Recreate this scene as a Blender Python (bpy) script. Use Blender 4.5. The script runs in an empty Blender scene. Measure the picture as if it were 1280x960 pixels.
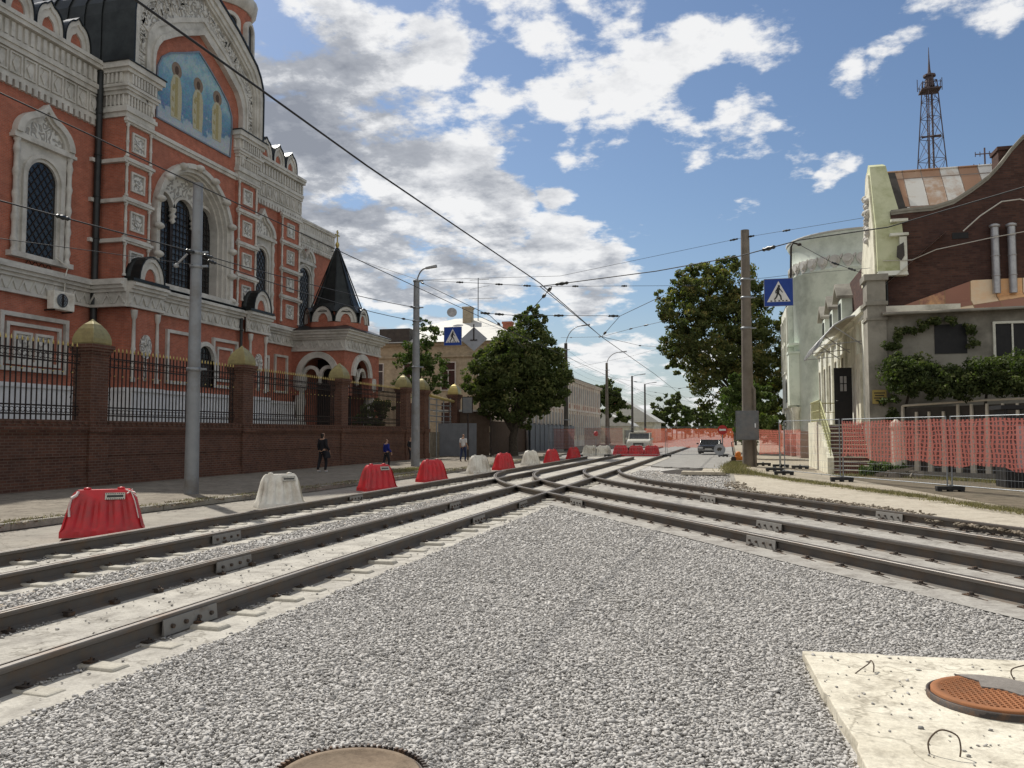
import bpy, bmesh, math, random
import numpy as np
from mathutils import Vector, Matrix
random.seed(7); rng=np.random.default_rng(7)
scene=bpy.context.scene
C=bpy.data.collections.new('place'); scene.collection.children.link(C)
R=math.radians; PI=math.pi; cos=math.cos; sin=math.sin
# ---------------------------------------------------------------- camera
CZ=1.8; F=1037.0
pitch=math.atan(61/F); yaw=math.atan(274/F*math.cos(pitch))
cam=bpy.data.cameras.new('camera'); co=bpy.data.objects.new('camera',cam); C.objects.link(co)
co.location=(0,0,CZ); co.rotation_euler=(PI/2+pitch,0,yaw)
cam.sensor_width=36; cam.sensor_fit='HORIZONTAL'; cam.lens=36*F/1280; cam.clip_end=3000; cam.clip_start=.05
scene.camera=co
_f=(-sin(yaw)*cos(pitch),cos(yaw)*cos(pitch),sin(pitch)); _r=(cos(yaw),sin(yaw),0); _u=(sin(yaw)*sin(pitch),-cos(yaw)*sin(pitch),cos(pitch))
def ray(x,y): return tuple(_f[i]+(x-640)/F*_r[i]+(480-y)/F*_u[i] for i in range(3))
def gnd(x,y,z=0): r=ray(x,y); t=(z-CZ)/r[2]; return Vector((r[0]*t,r[1]*t,z))
def atX(x,y,X): r=ray(x,y); t=X/r[0]; return Vector((X,r[1]*t,CZ+r[2]*t))
def atY(x,y,Y): r=ray(x,y); t=Y/r[1]; return Vector((r[0]*t,Y,CZ+r[2]*t))
# ---------------------------------------------------------------- materials
class NT:
    def __init__(s,m): s.t=m.node_tree; s.n=s.t.nodes; s.l=s.t.links
    def new(s,ty,**k):
        n=s.n.new(ty)
        for a,v in k.items():
            if a.startswith('i_'):
                key=a[2:].replace('_',' '); n.inputs[key].default_value=v
            else: setattr(n,a,v)
        return n
    def link(s,a,b): s.l.new(a,b)
    def math(s,op,a,b=None,clamp=False):
        n=s.n.new('ShaderNodeMath'); n.operation=op; n.use_clamp=clamp
        for i,v in enumerate((a,b)):
            if v is None: continue
            if isinstance(v,(int,float)): n.inputs[i].default_value=v
            else: s.l.new(v,n.inputs[i])
        return n.outputs[0]
    def ramp(s,fac,stops):
        n=s.n.new('ShaderNodeValToRGB'); e=n.color_ramp.elements
        while len(e)<len(stops): e.new(.5)
        for i,(p,c) in enumerate(stops): e[i].position=p; e[i].color=(*c,1) if len(c)==3 else c
        s.l.new(fac,n.inputs[0]); return n.outputs[0]
    def mix(s,fac,a,b,blend='MIX'):
        n=s.n.new('ShaderNodeMix'); n.data_type='RGBA'; n.blend_type=blend
        for i,v in ((0,fac),(6,a),(7,b)):
            if isinstance(v,(int,float)): n.inputs[i].default_value=v
            elif isinstance(v,tuple): n.inputs[i].default_value=(*v,1) if len(v)==3 else v
            else: s.l.new(v,n.inputs[i])
        return n.outputs[2]
    def noise(s,vec,scale,detail=4,rough=.6,out=0):
        n=s.n.new('ShaderNodeTexNoise'); n.inputs['Scale'].default_value=scale; n.inputs['Detail'].default_value=detail; n.inputs['Roughness'].default_value=rough
        if vec is not None: s.l.new(vec,n.inputs['Vector'])
        return n.outputs[out]
def base(name,rough=.8,metal=0):
    m=bpy.data.materials.new(name); m.use_nodes=True; t=NT(m); b=t.n['Principled BSDF']
    b.inputs['Roughness'].default_value=rough; b.inputs['Metallic'].default_value=metal
    g=t.new('ShaderNodeNewGeometry'); return m,t,b,g.outputs['Position']
def bump(t,b,h,strength=.3,dist=.02):
    n=t.new('ShaderNodeBump'); n.inputs['Strength'].default_value=strength; n.inputs['Distance'].default_value=dist
    t.link(h,n.inputs['Height']); t.link(n.outputs[0],b.inputs['Normal'])
def surf(name,c1,c2=None,scale=2,rough=.85,metal=0,bs=None,bst=.3,bd=.01,dirt=None,dscale=.4,spec=.3):
    m,t,b,P=base(name,rough,metal); c2=c2 or tuple(v*.7 for v in c1)
    n=t.noise(P,scale,6,.65); f=t.ramp(n,[(.35,(0,0,0)),(.68,(1,1,1))]); col=t.mix(f,c1,c2)
    if dirt:
        d=t.ramp(t.noise(P,dscale,5,.7),[(.45,(0,0,0)),(.7,(1,1,1))]); col=t.mix(d,col,dirt)
    t.link(col,b.inputs['Base Color']); b.inputs['Specular IOR Level'].default_value=spec
    if bs: bump(t,b,t.noise(P,bs,5,.7),bst,bd)
    return m
def flatwall(t,P):
    s=t.new('ShaderNodeSeparateXYZ'); t.link(P,s.inputs[0]); c=t.new('ShaderNodeCombineXYZ')
    t.link(t.math('ADD',s.outputs[0],s.outputs[1]),c.inputs[0]); t.link(s.outputs[2],c.inputs[1]); return c.outputs[0],s
def brickm(name,c1,c2,mortar,bw=.27,bh=.085,ms=.012,var=.3,bst=.4,stain=(.1,.08,.07),st=.35):
    m,t,b,P=base(name,.9); v,s=flatwall(t,P)
    k=t.new('ShaderNodeTexBrick'); t.link(v,k.inputs['Vector']); k.inputs['Scale'].default_value=1
    k.inputs['Brick Width'].default_value=bw; k.inputs['Row Height'].default_value=bh; k.inputs['Mortar Size'].default_value=ms
    k.inputs['Color1'].default_value=(*c1,1); k.inputs['Color2'].default_value=(*c2,1); k.inputs['Mortar'].default_value=(*mortar,1); k.inputs['Bias'].default_value=0
    n=t.ramp(t.noise(P,.5,6,.7),[(.4,(0,0,0)),(.75,(1,1,1))]); nn=t.math('MULTIPLY',n,st)
    col=t.mix(nn,k.outputs[0],stain)
    w=t.ramp(t.noise(P,2.5,5,.7),[(.3,(.75,.75,.75)),(.7,(1.15,1.15,1.15))]); col=t.mix(.9,col,w,'MULTIPLY')
    t.link(col,b.inputs['Base Color']); bump(t,b,k.outputs[1],-bst,.01); b.inputs['Specular IOR Level'].default_value=.2
    return m
M={}
M['church_brick']=brickm('church_brick',(.52,.165,.098),(.41,.122,.075),(.41,.22,.165),.26,.08,.011,st=.6,stain=(.25,.12,.09))
M['fence_brick']=brickm('fence_brick',(.155,.07,.045),(.095,.044,.032),(.16,.11,.085),.27,.09,.014,st=.5,stain=(.09,.06,.05))
M['old_brick']=brickm('old_brick',(.125,.062,.046),(.07,.036,.029),(.085,.06,.05),.27,.085,.012,st=.65,stain=(.05,.03,.03))
M['yard_brick']=brickm('yard_brick',(.52,.45,.31),(.42,.36,.245),(.46,.40,.3),.3,.12,.015,st=.4)
M['trim']=surf('white_plaster',(.66,.64,.59),(.54,.52,.475),1.2,.85,bs=9,bst=.35,bd=.02,dirt=(.40,.385,.345),dscale=.9)
def carvedm():
    m,t,b,P=base('carved_plaster',.85)
    v=t.new('ShaderNodeTexVoronoi'); v.feature='SMOOTH_F1'; v.inputs['Scale'].default_value=5; t.link(P,v.inputs['Vector'])
    w=t.new('ShaderNodeTexWave'); w.inputs['Scale'].default_value=2.2; w.inputs['Distortion'].default_value=14; w.inputs['Detail'].default_value=1; t.link(P,w.inputs['Vector'])
    h=t.math('ADD',v.outputs[0],w.outputs['Fac']); f=t.ramp(w.outputs['Fac'],[(.3,(.36,.345,.315)),(.6,(.66,.645,.60))])
    t.link(f,b.inputs['Base Color']); bump(t,b,h,.8,.06); return m
M['carved']=carvedm()
M['plinth']=surf('whitewashed_plinth',(.76,.76,.76),(.64,.64,.64),2,.8,bs=12)
M['roof_black']=surf('black_sheet_metal',(.022,.025,.026),(.04,.045,.045),1.5,.42,.6,bs=2,bst=.15)
M['gold']=surf('gold_leaf',(.62,.50,.20),(.45,.36,.13),3,.38,.55,bs=5,bst=.2)
M['gold_dull']=surf('weathered_gold',(.38,.33,.15),(.26,.22,.11),4,.5,.35,bs=6,bst=.25)
M['iron']=surf('black_iron',(.025,.022,.022),(.05,.035,.03),6,.5,.5)
M['drain']=surf('dark_drainpipe',(.03,.035,.035),(.05,.05,.05),3,.4,.4)
M['lamp_gray']=surf('grey_lamp',(.35,.36,.37),(.28,.28,.28),5,.5,.3)
def glassm(name,col,rough=.12):
    m,t,b,P=base(name,rough); b.inputs['Base Color'].default_value=(*col,1); b.inputs['Specular IOR Level'].default_value=.7
    bump(t,b,t.noise(P,1.2,2,.5),.08,.05); return m
M['glass']=glassm('window_glass',(.010,.012,.014),.25); M['glass2']=glassm('pale_glass',(.10,.12,.13),.2)
def rustm(name,c1,c2,rust,scale=1.3,metal=.2,lo=.5,hi=.6,rough=.6):
    m,t,b,P=base(name,rough,metal)
    a=t.mix(t.noise(P,6,5,.6),c1,c2); f=t.ramp(t.noise(P,scale,7,.72),[(lo,(0,0,0)),(hi,(1,1,1))]); a=t.mix(f,a,rust)
    t.link(a,b.inputs['Base Color']); bump(t,b,t.noise(P,18,5,.7),.3,.006); return m
M['rail']=rustm('rail_steel',(.15,.136,.12),(.105,.094,.084),(.165,.115,.075),2.6,.15,.47,.72,.75)
M['rail_top']=rustm('rail_head_steel',(.185,.168,.15),(.14,.125,.11),(.15,.10,.065),3,.4,.5,.7,.5)
M['splice']=rustm('splice_steel',(.27,.26,.24),(.21,.20,.185),(.15,.12,.09),5,.2,.55,.75,.75)
M['bolt']=rustm('bolt_steel',(.05,.045,.04),(.08,.06,.05),(.12,.07,.04),9,.4)
def concm(name,c1,c2,dark,fine=30,crack=True,d0=.5,d1=.72,bst=.5,dusty=None):
    m,t,b,P=base(name,.92)
    a=t.mix(t.ramp(t.noise(P,1.1,6,.7),[(.35,(0,0,0)),(.68,(1,1,1))]),c1,c2)
    d=t.ramp(t.noise(P,3.2,8,.75),[(d0,(0,0,0)),(d1,(1,1,1))]); a=t.mix(t.math('MULTIPLY',d,.75),a,dark)
    g=t.ramp(t.noise(P,fine,4,.8),[(.3,(.72,.72,.72)),(.7,(1.15,1.15,1.15))]); a=t.mix(.8,a,g,'MULTIPLY')
    h=t.noise(P,fine*.5,6,.8)
    if crack:
        v=t.new('ShaderNodeTexVoronoi'); v.feature='DISTANCE_TO_EDGE'; v.inputs['Scale'].default_value=.55
        ad=t.new('ShaderNodeVectorMath'); ad.operation='ADD'; t.link(P,ad.inputs[0]); t.link(t.noise(P,1.7,4,.6,1),ad.inputs[1]); t.link(ad.outputs[0],v.inputs['Vector'])
        c=t.ramp(v.outputs[0],[(.0,(.35,.33,.3)),(.012,(1,1,1))]); a=t.mix(.55,a,c,'MULTIPLY')
    t.link(a,b.inputs['Base Color']); bump(t,b,h,bst,.012); b.inputs['Specular IOR Level'].default_value=.15
    return m
M['bed']=concm('track_concrete',(.55,.52,.455),(.43,.405,.36),(.25,.23,.20),26,True,.45,.64)
M['bed_grey']=concm('dusty_grey_concrete',(.44,.42,.38),(.34,.32,.29),(.20,.18,.16),24,True,.46,.64)
M['slab']=concm('slab_concrete',(.74,.69,.57),(.58,.53,.42),(.27,.235,.18),24,True,.5,.68)
M['road']=concm('dusty_road',(.36,.33,.28),(.27,.25,.215),(.18,.155,.13),22,True)
M['asphalt']=concm('street_asphalt',(.33,.32,.30),(.27,.26,.245),(.2,.185,.17),14,True)
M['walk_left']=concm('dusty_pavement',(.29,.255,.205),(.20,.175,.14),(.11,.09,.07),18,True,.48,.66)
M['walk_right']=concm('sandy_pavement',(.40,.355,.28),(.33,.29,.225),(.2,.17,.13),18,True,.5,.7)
M['apron']=concm('pale_apron',(.50,.455,.37),(.42,.375,.30),(.25,.21,.16),16,True,.5,.75)
M['dirt']=concm('bare_dirt',(.20,.165,.12),(.13,.11,.08),(.09,.08,.055),12,False,.45,.6,.8)
M['kerb']=concm('kerb_stone',(.34,.32,.28),(.28,.26,.22),(.16,.14,.12),18,False)
M['sleeper']=concm('sleeper_concrete',(.50,.47,.40),(.42,.39,.33),(.22,.19,.16),22,False,.55,.8)
def gravelbase():
    m,t,b,P=base('gravel_bed',.95)
    def vor(s):
        v=t.new('ShaderNodeTexVoronoi'); v.inputs['Scale'].default_value=s; t.link(P,v.inputs['Vector']); return v
    v=vor(32); w=vor(19)
    sp=t.new('ShaderNodeSeparateColor'); t.link(v.outputs['Color'],sp.inputs[0])
    sp2=t.new('ShaderNodeSeparateColor'); t.link(w.outputs['Color'],sp2.inputs[0])
    g=t.math('ADD',t.math('MULTIPLY',sp.outputs[0],.5),t.math('MULTIPLY',sp2.outputs[0],.5))
    col=t.ramp(g,[(.1,(.34,.328,.31)),(.45,(.52,.503,.478)),(.9,(.68,.66,.63))])
    e=t.ramp(v.outputs['Distance'],[(.35,(1,1,1)),(.75,(.35,.35,.35))]); col=t.mix(.75,col,e,'MULTIPLY')
    big=t.ramp(t.noise(P,.7,5,.6),[(.3,(.85,.85,.85)),(.7,(1.08,1.07,1.05))]); col=t.mix(1.0,col,big,'MULTIPLY')
    t.link(col,b.inputs['Base Color']); bump(t,b,t.math('ADD',v.outputs['Distance'],w.outputs['Distance']),-1.0,.03); b.inputs['Specular IOR Level'].default_value=.15
    return m
M['gravel_base']=gravelbase()
def vcol(name,stops,rough=.9,trans=0,attr='shade',grain=None):
    m,t,b,P=base(name,rough); a=t.new('ShaderNodeAttribute'); a.attribute_name=attr
    col=t.ramp(a.outputs['Fac'],stops)
    if grain: col=t.mix(.7,col,t.ramp(t.noise(P,grain,3,.7),[(.3,(.75,.75,.75)),(.7,(1.15,1.15,1.15))]),'MULTIPLY')
    t.link(col,b.inputs['Base Color']); b.inputs['Specular IOR Level'].default_value=.2
    if trans:
        tr=t.new('ShaderNodeBsdfTranslucent'); t.link(t.mix(1.0,col,(1.2,1.5,.5),'MULTIPLY'),tr.inputs[0]); mx=t.new('ShaderNodeMixShader'); mx.inputs[0].default_value=trans
        t.link(b.outputs[0],mx.inputs[1]); t.link(tr.outputs[0],mx.inputs[2]); t.link(mx.outputs[0],t.n['Material Output'].inputs[0])
    return m
M['stone']=vcol('crushed_granite',[(0,(.20,.192,.18)),(.12,(.385,.368,.345)),(.6,(.495,.475,.448)),(.93,(.575,.553,.522)),(.99,(.55,.46,.36))],.9,grain=90)
M['clod']=vcol('earth_clods',[(0,(.12,.095,.07)),(.5,(.24,.20,.15)),(1,(.36,.32,.26))],.95,grain=60)
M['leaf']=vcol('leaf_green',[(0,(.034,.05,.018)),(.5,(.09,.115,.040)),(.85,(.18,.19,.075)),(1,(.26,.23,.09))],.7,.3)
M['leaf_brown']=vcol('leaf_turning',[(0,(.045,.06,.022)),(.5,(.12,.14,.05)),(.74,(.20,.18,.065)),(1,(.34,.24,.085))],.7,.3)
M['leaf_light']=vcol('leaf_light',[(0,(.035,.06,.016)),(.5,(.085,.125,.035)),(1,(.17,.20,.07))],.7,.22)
M['bark']=surf('bark',(.045,.038,.03),(.09,.075,.06),7,.95,bs=14,bst=.9,bd=.04)
M['grassm']=vcol('dry_grass',[(0,(.10,.095,.045)),(.45,(.19,.17,.09)),(1,(.36,.31,.2))],.9,.15)
M['pole_steel']=surf('painted_steel_pole',(.27,.285,.30),(.21,.225,.24),1.6,.5,.2,bs=3,bst=.15,dirt=(.18,.17,.16),dscale=1.1)
M['pole_conc']=surf('grey_concrete_pole',(.23,.20,.17),(.16,.14,.115),1.5,.9,bs=16,bst=.5,dirt=(.12,.1,.08),dscale=.8)
M['pole_dark']=surf('dark_wooden_pole',(.055,.05,.045),(.1,.09,.08),2,.9,bs=10)
M['wire']=surf('wire',(.02,.02,.022),(.03,.03,.03),5,.6,.3)
M['cable_white']=surf('white_cable',(.6,.58,.52),(.5,.48,.42),5,.6)
M['red_plastic']=surf('red_plastic',(.66,.03,.04),(.50,.028,.035),3,.42,bs=5,bst=.12,dirt=(.36,.06,.06),dscale=2.2,spec=.45)
M['white_plastic']=surf('dusty_white_plastic',(.88,.86,.78),(.76,.73,.65),3,.5,bs=5,bst=.12,dirt=(.50,.45,.37),dscale=1.6)
M['sticker']=surf('sticker',(.62,.6,.52),(.45,.43,.38),20,.6); M['tape_white']=surf('tape_white',(.75,.72,.68),(.6,.4,.38),9,.5)
M['text_dark']=surf('dark_ink',(.03,.03,.03),(.05,.05,.05),5,.6)
M['sign_blue']=surf('sign_blue',(.012,.045,.26),(.018,.06,.30),3,.4); M['sign_white']=surf('sign_white',(.72,.72,.72),(.62,.62,.62),3,.4)
M['sign_back']=surf('galvanised_sheet',(.36,.38,.42),(.3,.32,.35),4,.5,.4); M['sign_red']=surf('sign_red',(.42,.03,.03),(.36,.03,.03),3,.45)
M['steel']=surf('galvanised_steel',(.30,.32,.34),(.22,.235,.25),8,.45,.6)
M['rubber']=surf('black_rubber',(.022,.022,.024),(.05,.048,.045),7,.8,bs=20)
M['cabinet']=surf('grey_cabinet_paint',(.16,.175,.185),(.12,.13,.14),5,.6,bs=8,dirt=(.2,.19,.18),dscale=2)
def netm(name,col):
    m,t,b,P=base(name,.6); v,s=flatwall(t,P)
    _ad=t.new('ShaderNodeVectorMath'); _ad.operation='MULTIPLY_ADD'; t.link(t.noise(P,2.6,3,.6,1),_ad.inputs[0]); _ad.inputs[1].default_value=(.09,.12,0); t.link(v,_ad.inputs[2]); v=_ad.outputs[0]; b.inputs['Base Color'].default_value=(*col,1)
    k=t.new('ShaderNodeTexBrick'); t.link(v,k.inputs['Vector']); k.offset=0; k.inputs['Scale'].default_value=1
    k.inputs['Brick Width'].default_value=.06; k.inputs['Row Height'].default_value=.12; k.inputs['Mortar Size'].default_value=.016
    n=t.noise(P,3.5,5,.65); hole=t.ramp(t.math('ADD',t.math('MULTIPLY',t.math('SUBTRACT',1.0,k.outputs[1]),.75),t.math('MULTIPLY',n,.45)),[(.50,(0,0,0)),(.80,(1,1,1))])
    tr=t.new('ShaderNodeBsdfTransparent'); tl=t.new('ShaderNodeBsdfTranslucent'); tl.inputs[0].default_value=(*col,1)
    m1=t.new('ShaderNodeMixShader'); m1.inputs[0].default_value=.5; t.link(b.outputs[0],m1.inputs[1]); t.link(tl.outputs[0],m1.inputs[2])
    mx=t.new('ShaderNodeMixShader'); t.link(t.math('ADD',t.math('MULTIPLY',hole,.58),.26),mx.inputs[0]); t.link(m1.outputs[0],mx.inputs[1]); t.link(tr.outputs[0],mx.inputs[2]); t.link(mx.outputs[0],t.n['Material Output'].inputs[0])
    return m
M['net_red']=netm('red_safety_net',(.78,.25,.20)); M['net_dull']=netm('faded_red_net',(.34,.14,.11)); M['net_orange']=netm('orange_safety_net',(.72,.17,.09))
M['cream']=surf('cream_plaster',(.80,.77,.62),(.70,.67,.53),1.5,.85,bs=8,bst=.3,dirt=(.45,.42,.33),dscale=1.2)
M['mint']=surf('mint_plaster',(.74,.79,.70),(.66,.72,.63),.8,.85,bs=9,bst=.2,dirt=(.45,.5,.43),dscale=.5)
M['lime']=surf('lime_plaster',(.66,.67,.45),(.56,.58,.37),1.4,.85,bs=9,bst=.3,dirt=(.38,.40,.20),dscale=.9)
M['white_wall']=surf('white_render',(.84,.84,.74),(.74,.74,.64),1.3,.85,bs=9,bst=.25,dirt=(.45,.45,.36),dscale=.8)
M['grey_wall']=surf('grey_render',(.34,.32,.27),(.26,.245,.205),1.1,.9,bs=10,bst=.4,dirt=(.13,.12,.1),dscale=.5)
M['pink_base']=surf('pink_plinth',(.34,.24,.20),(.28,.2,.17),2,.9,bs=12)
def patchroof(name,cols,sx,rough=.55):
    m,t,b,P=base(name,rough,.25); s=t.new('ShaderNodeSeparateXYZ'); t.link(P,s.inputs[0]); c=t.new('ShaderNodeCombineXYZ'); t.link(s.outputs[0],c.inputs[0]); t.link(s.outputs[1],c.inputs[1])
    k=t.new('ShaderNodeTexBrick'); t.link(c.outputs[0],k.inputs['Vector']); k.offset=.0; k.inputs['Scale'].default_value=1; k.inputs['Brick Width'].default_value=sx; k.inputs['Row Height'].default_value=1.15; k.inputs['Mortar Size'].default_value=.02
    k.inputs['Color1'].default_value=(0,0,0,1); k.inputs['Color2'].default_value=(1,1,1,1); k.inputs['Mortar'].default_value=(.5,.5,.5,1)
    f=t.ramp(t.math('ADD',t.math('MULTIPLY',k.outputs[0],.7),t.math('MULTIPLY',t.noise(P,1.3,6,.7),.5)),[(0.2,cols[0]),(.5,cols[1]),(.62,cols[2]),(.8,cols[3])])
    f=t.mix(t.math('MULTIPLY',k.outputs[1],.6),f,(.08,.06,.05)); t.link(f,b.inputs['Base Color']); bump(t,b,k.outputs[1],.6,.02); return m
M['roof_patch']=patchroof('patched_tin_roof',[(.80,.79,.76),(.72,.70,.64),(.50,.34,.23),(.40,.23,.14)],.75)
M['roof_rust']=patchroof('rusty_tin_roof',[(.42,.22,.15),(.36,.18,.13),(.85,.52,.26),(.85,.70,.50)],.95,.75)
M['roof_pale']=surf('pale_sheet_roof',(.58,.57,.52),(.5,.49,.45),1.5,.6,.1,bs=3)
M['tin']=surf('silver_pipe',(.5,.5,.5),(.36,.36,.37),4,.4,.6,bs=6)
M['stairs']=surf('red_brown_steps',(.17,.075,.055),(.12,.055,.04),3,.9,bs=12)
M['rail_yellow']=surf('yellow_green_railing',(.50,.50,.27),(.4,.4,.2),5,.6)
M['door_black']=surf('black_door',(.012,.012,.014),(.02,.02,.02),5,.5)
M['polycarb']=surf('dusty_polycarbonate',(.42,.40,.33),(.33,.31,.25),2,.45)
M['plaque']=surf('yellow_plaque',(.46,.36,.12),(.36,.27,.08),25,.5)
M['poster']=surf('grey_poster',(.42,.42,.42),(.25,.26,.27),3,.5)
M['fence_conc']=surf('pale_concrete_post',(.66,.61,.51),(.55,.50,.41),5,.9,bs=20)
M['fence_dark']=surf('dark_sheet',(.055,.05,.045),(.085,.075,.065),3,.7)
M['rock']=surf('rubble',(.27,.24,.2),(.19,.165,.135),5,.95,bs=12,bst=.8,bd=.03)
M['tarp']=surf('facade_plaster',(.78,.71,.61),(.68,.61,.52),.9,.9,bs=6,dirt=(.60,.46,.38),dscale=.7)
M['tarp_dark']=surf('facade_recess',(.40,.38,.35),(.32,.30,.28),2,.8)
M['salmon']=surf('salmon_band',(.48,.27,.20),(.42,.24,.18),2,.9)
M['corrug']=surf('grey_corrugated',(.17,.18,.20),(.13,.14,.155),2,.55,.3)
M['brown_fence']=surf('brown_boards',(.14,.10,.075),(.1,.07,.05),4,.85)
M['car_white']=surf('white_car_paint',(.62,.60,.52),(.56,.54,.47),3,.3,spec=.5); M['car_black']=surf('black_car_paint',(.02,.02,.023),(.03,.03,.033),3,.22,spec=.6)
M['chrome']=surf('chrome',(.6,.6,.6),(.5,.5,.5),4,.2,.9); M['lens']=surf('headlight_lens',(.65,.66,.66),(.5,.5,.5),9,.15)
M['plate']=surf('number_plate',(.65,.65,.62),(.5,.5,.48),12,.4)
M['skin']=surf('skin',(.42,.26,.18),(.38,.23,.16),5,.6); M['hair']=surf('hair',(.025,.02,.018),(.04,.03,.025),20,.7); M['hair_red']=surf('auburn_hair',(.14,.055,.03),(.1,.04,.02),20,.7)
M['cl_black']=surf('black_cloth',(.015,.016,.02),(.025,.025,.03),9,.9); M['cl_blue']=surf('blue_cloth',(.015,.025,.22),(.02,.03,.17),9,.9)
M['cl_white']=surf('white_cloth',(.62,.62,.62),(.5,.5,.52),7,.9); M['cl_jean']=surf('denim',(.02,.03,.07),(.03,.04,.09),12,.9)
M['shoe_white']=surf('white_shoe',(.6,.6,.6),(.5,.5,.5),9,.6); M['shoe_dark']=surf('dark_shoe',(.03,.03,.03),(.04,.04,.04),9,.6)
M['orange_paint']=surf('orange_paint',(.62,.20,.03),(.5,.16,.03),4,.5)
M['manhole']=rustm('rusty_cast_iron',(.36,.15,.06),(.27,.11,.045),(.20,.10,.05),4,.2,.5,.7,.85)
M['rebar']=surf('rusty_rebar',(.16,.12,.09),(.10,.075,.06),20,.8,.3); M['mortar']=concm('grey_mortar',(.26,.235,.21),(.2,.18,.16),(.12,.11,.1),30,False)
M['cover_conc']=concm('sandy_cover',(.30,.235,.17),(.21,.155,.11),(.10,.07,.05),25,False,.5,.7)
M['mast']=surf('mast_steel',(.10,.085,.09),(.14,.10,.10),2,.7,.3)
M['mosaic_gold']=surf('mosaic_gold',(.42,.36,.17),(.3,.25,.11),9,.6); M['mosaic_halo']=surf('mosaic_halo',(.26,.19,.14),(.2,.15,.11),9,.7); M['mosaic_dark']=surf('mosaic_brown',(.10,.065,.045),(.08,.05,.035),9,.7); M['mosaic_cream']=surf('mosaic_cream',(.5,.48,.34),(.4,.36,.25),12,.7)
def mosaic():
    m,t,b,P=base('mosaic_sky',.55); s=t.new('ShaderNodeSeparateXYZ'); t.link(P,s.inputs[0])
    n=t.noise(P,.9,6,.65); h=t.math('MULTIPLY',t.math('SUBTRACT',s.outputs[2],19.2),.18)
    a=t.ramp(t.math('ADD',h,t.math('MULTIPLY',t.math('SUBTRACT',n,.5),.9)),[(.02,(.42,.46,.48)),(.17,(.30,.40,.47)),(.22,(.06,.17,.30)),(.5,(.12,.30,.42)),(.75,(.34,.48,.50)),(.95,(.13,.30,.42))])
    v=t.new('ShaderNodeTexVoronoi'); v.inputs['Scale'].default_value=14; t.link(P,v.inputs['Vector']); a=t.mix(.12,a,v.outputs['Color']); t.link(a,b.inputs['Base Color']); return m
M['mosaic']=mosaic()
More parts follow.
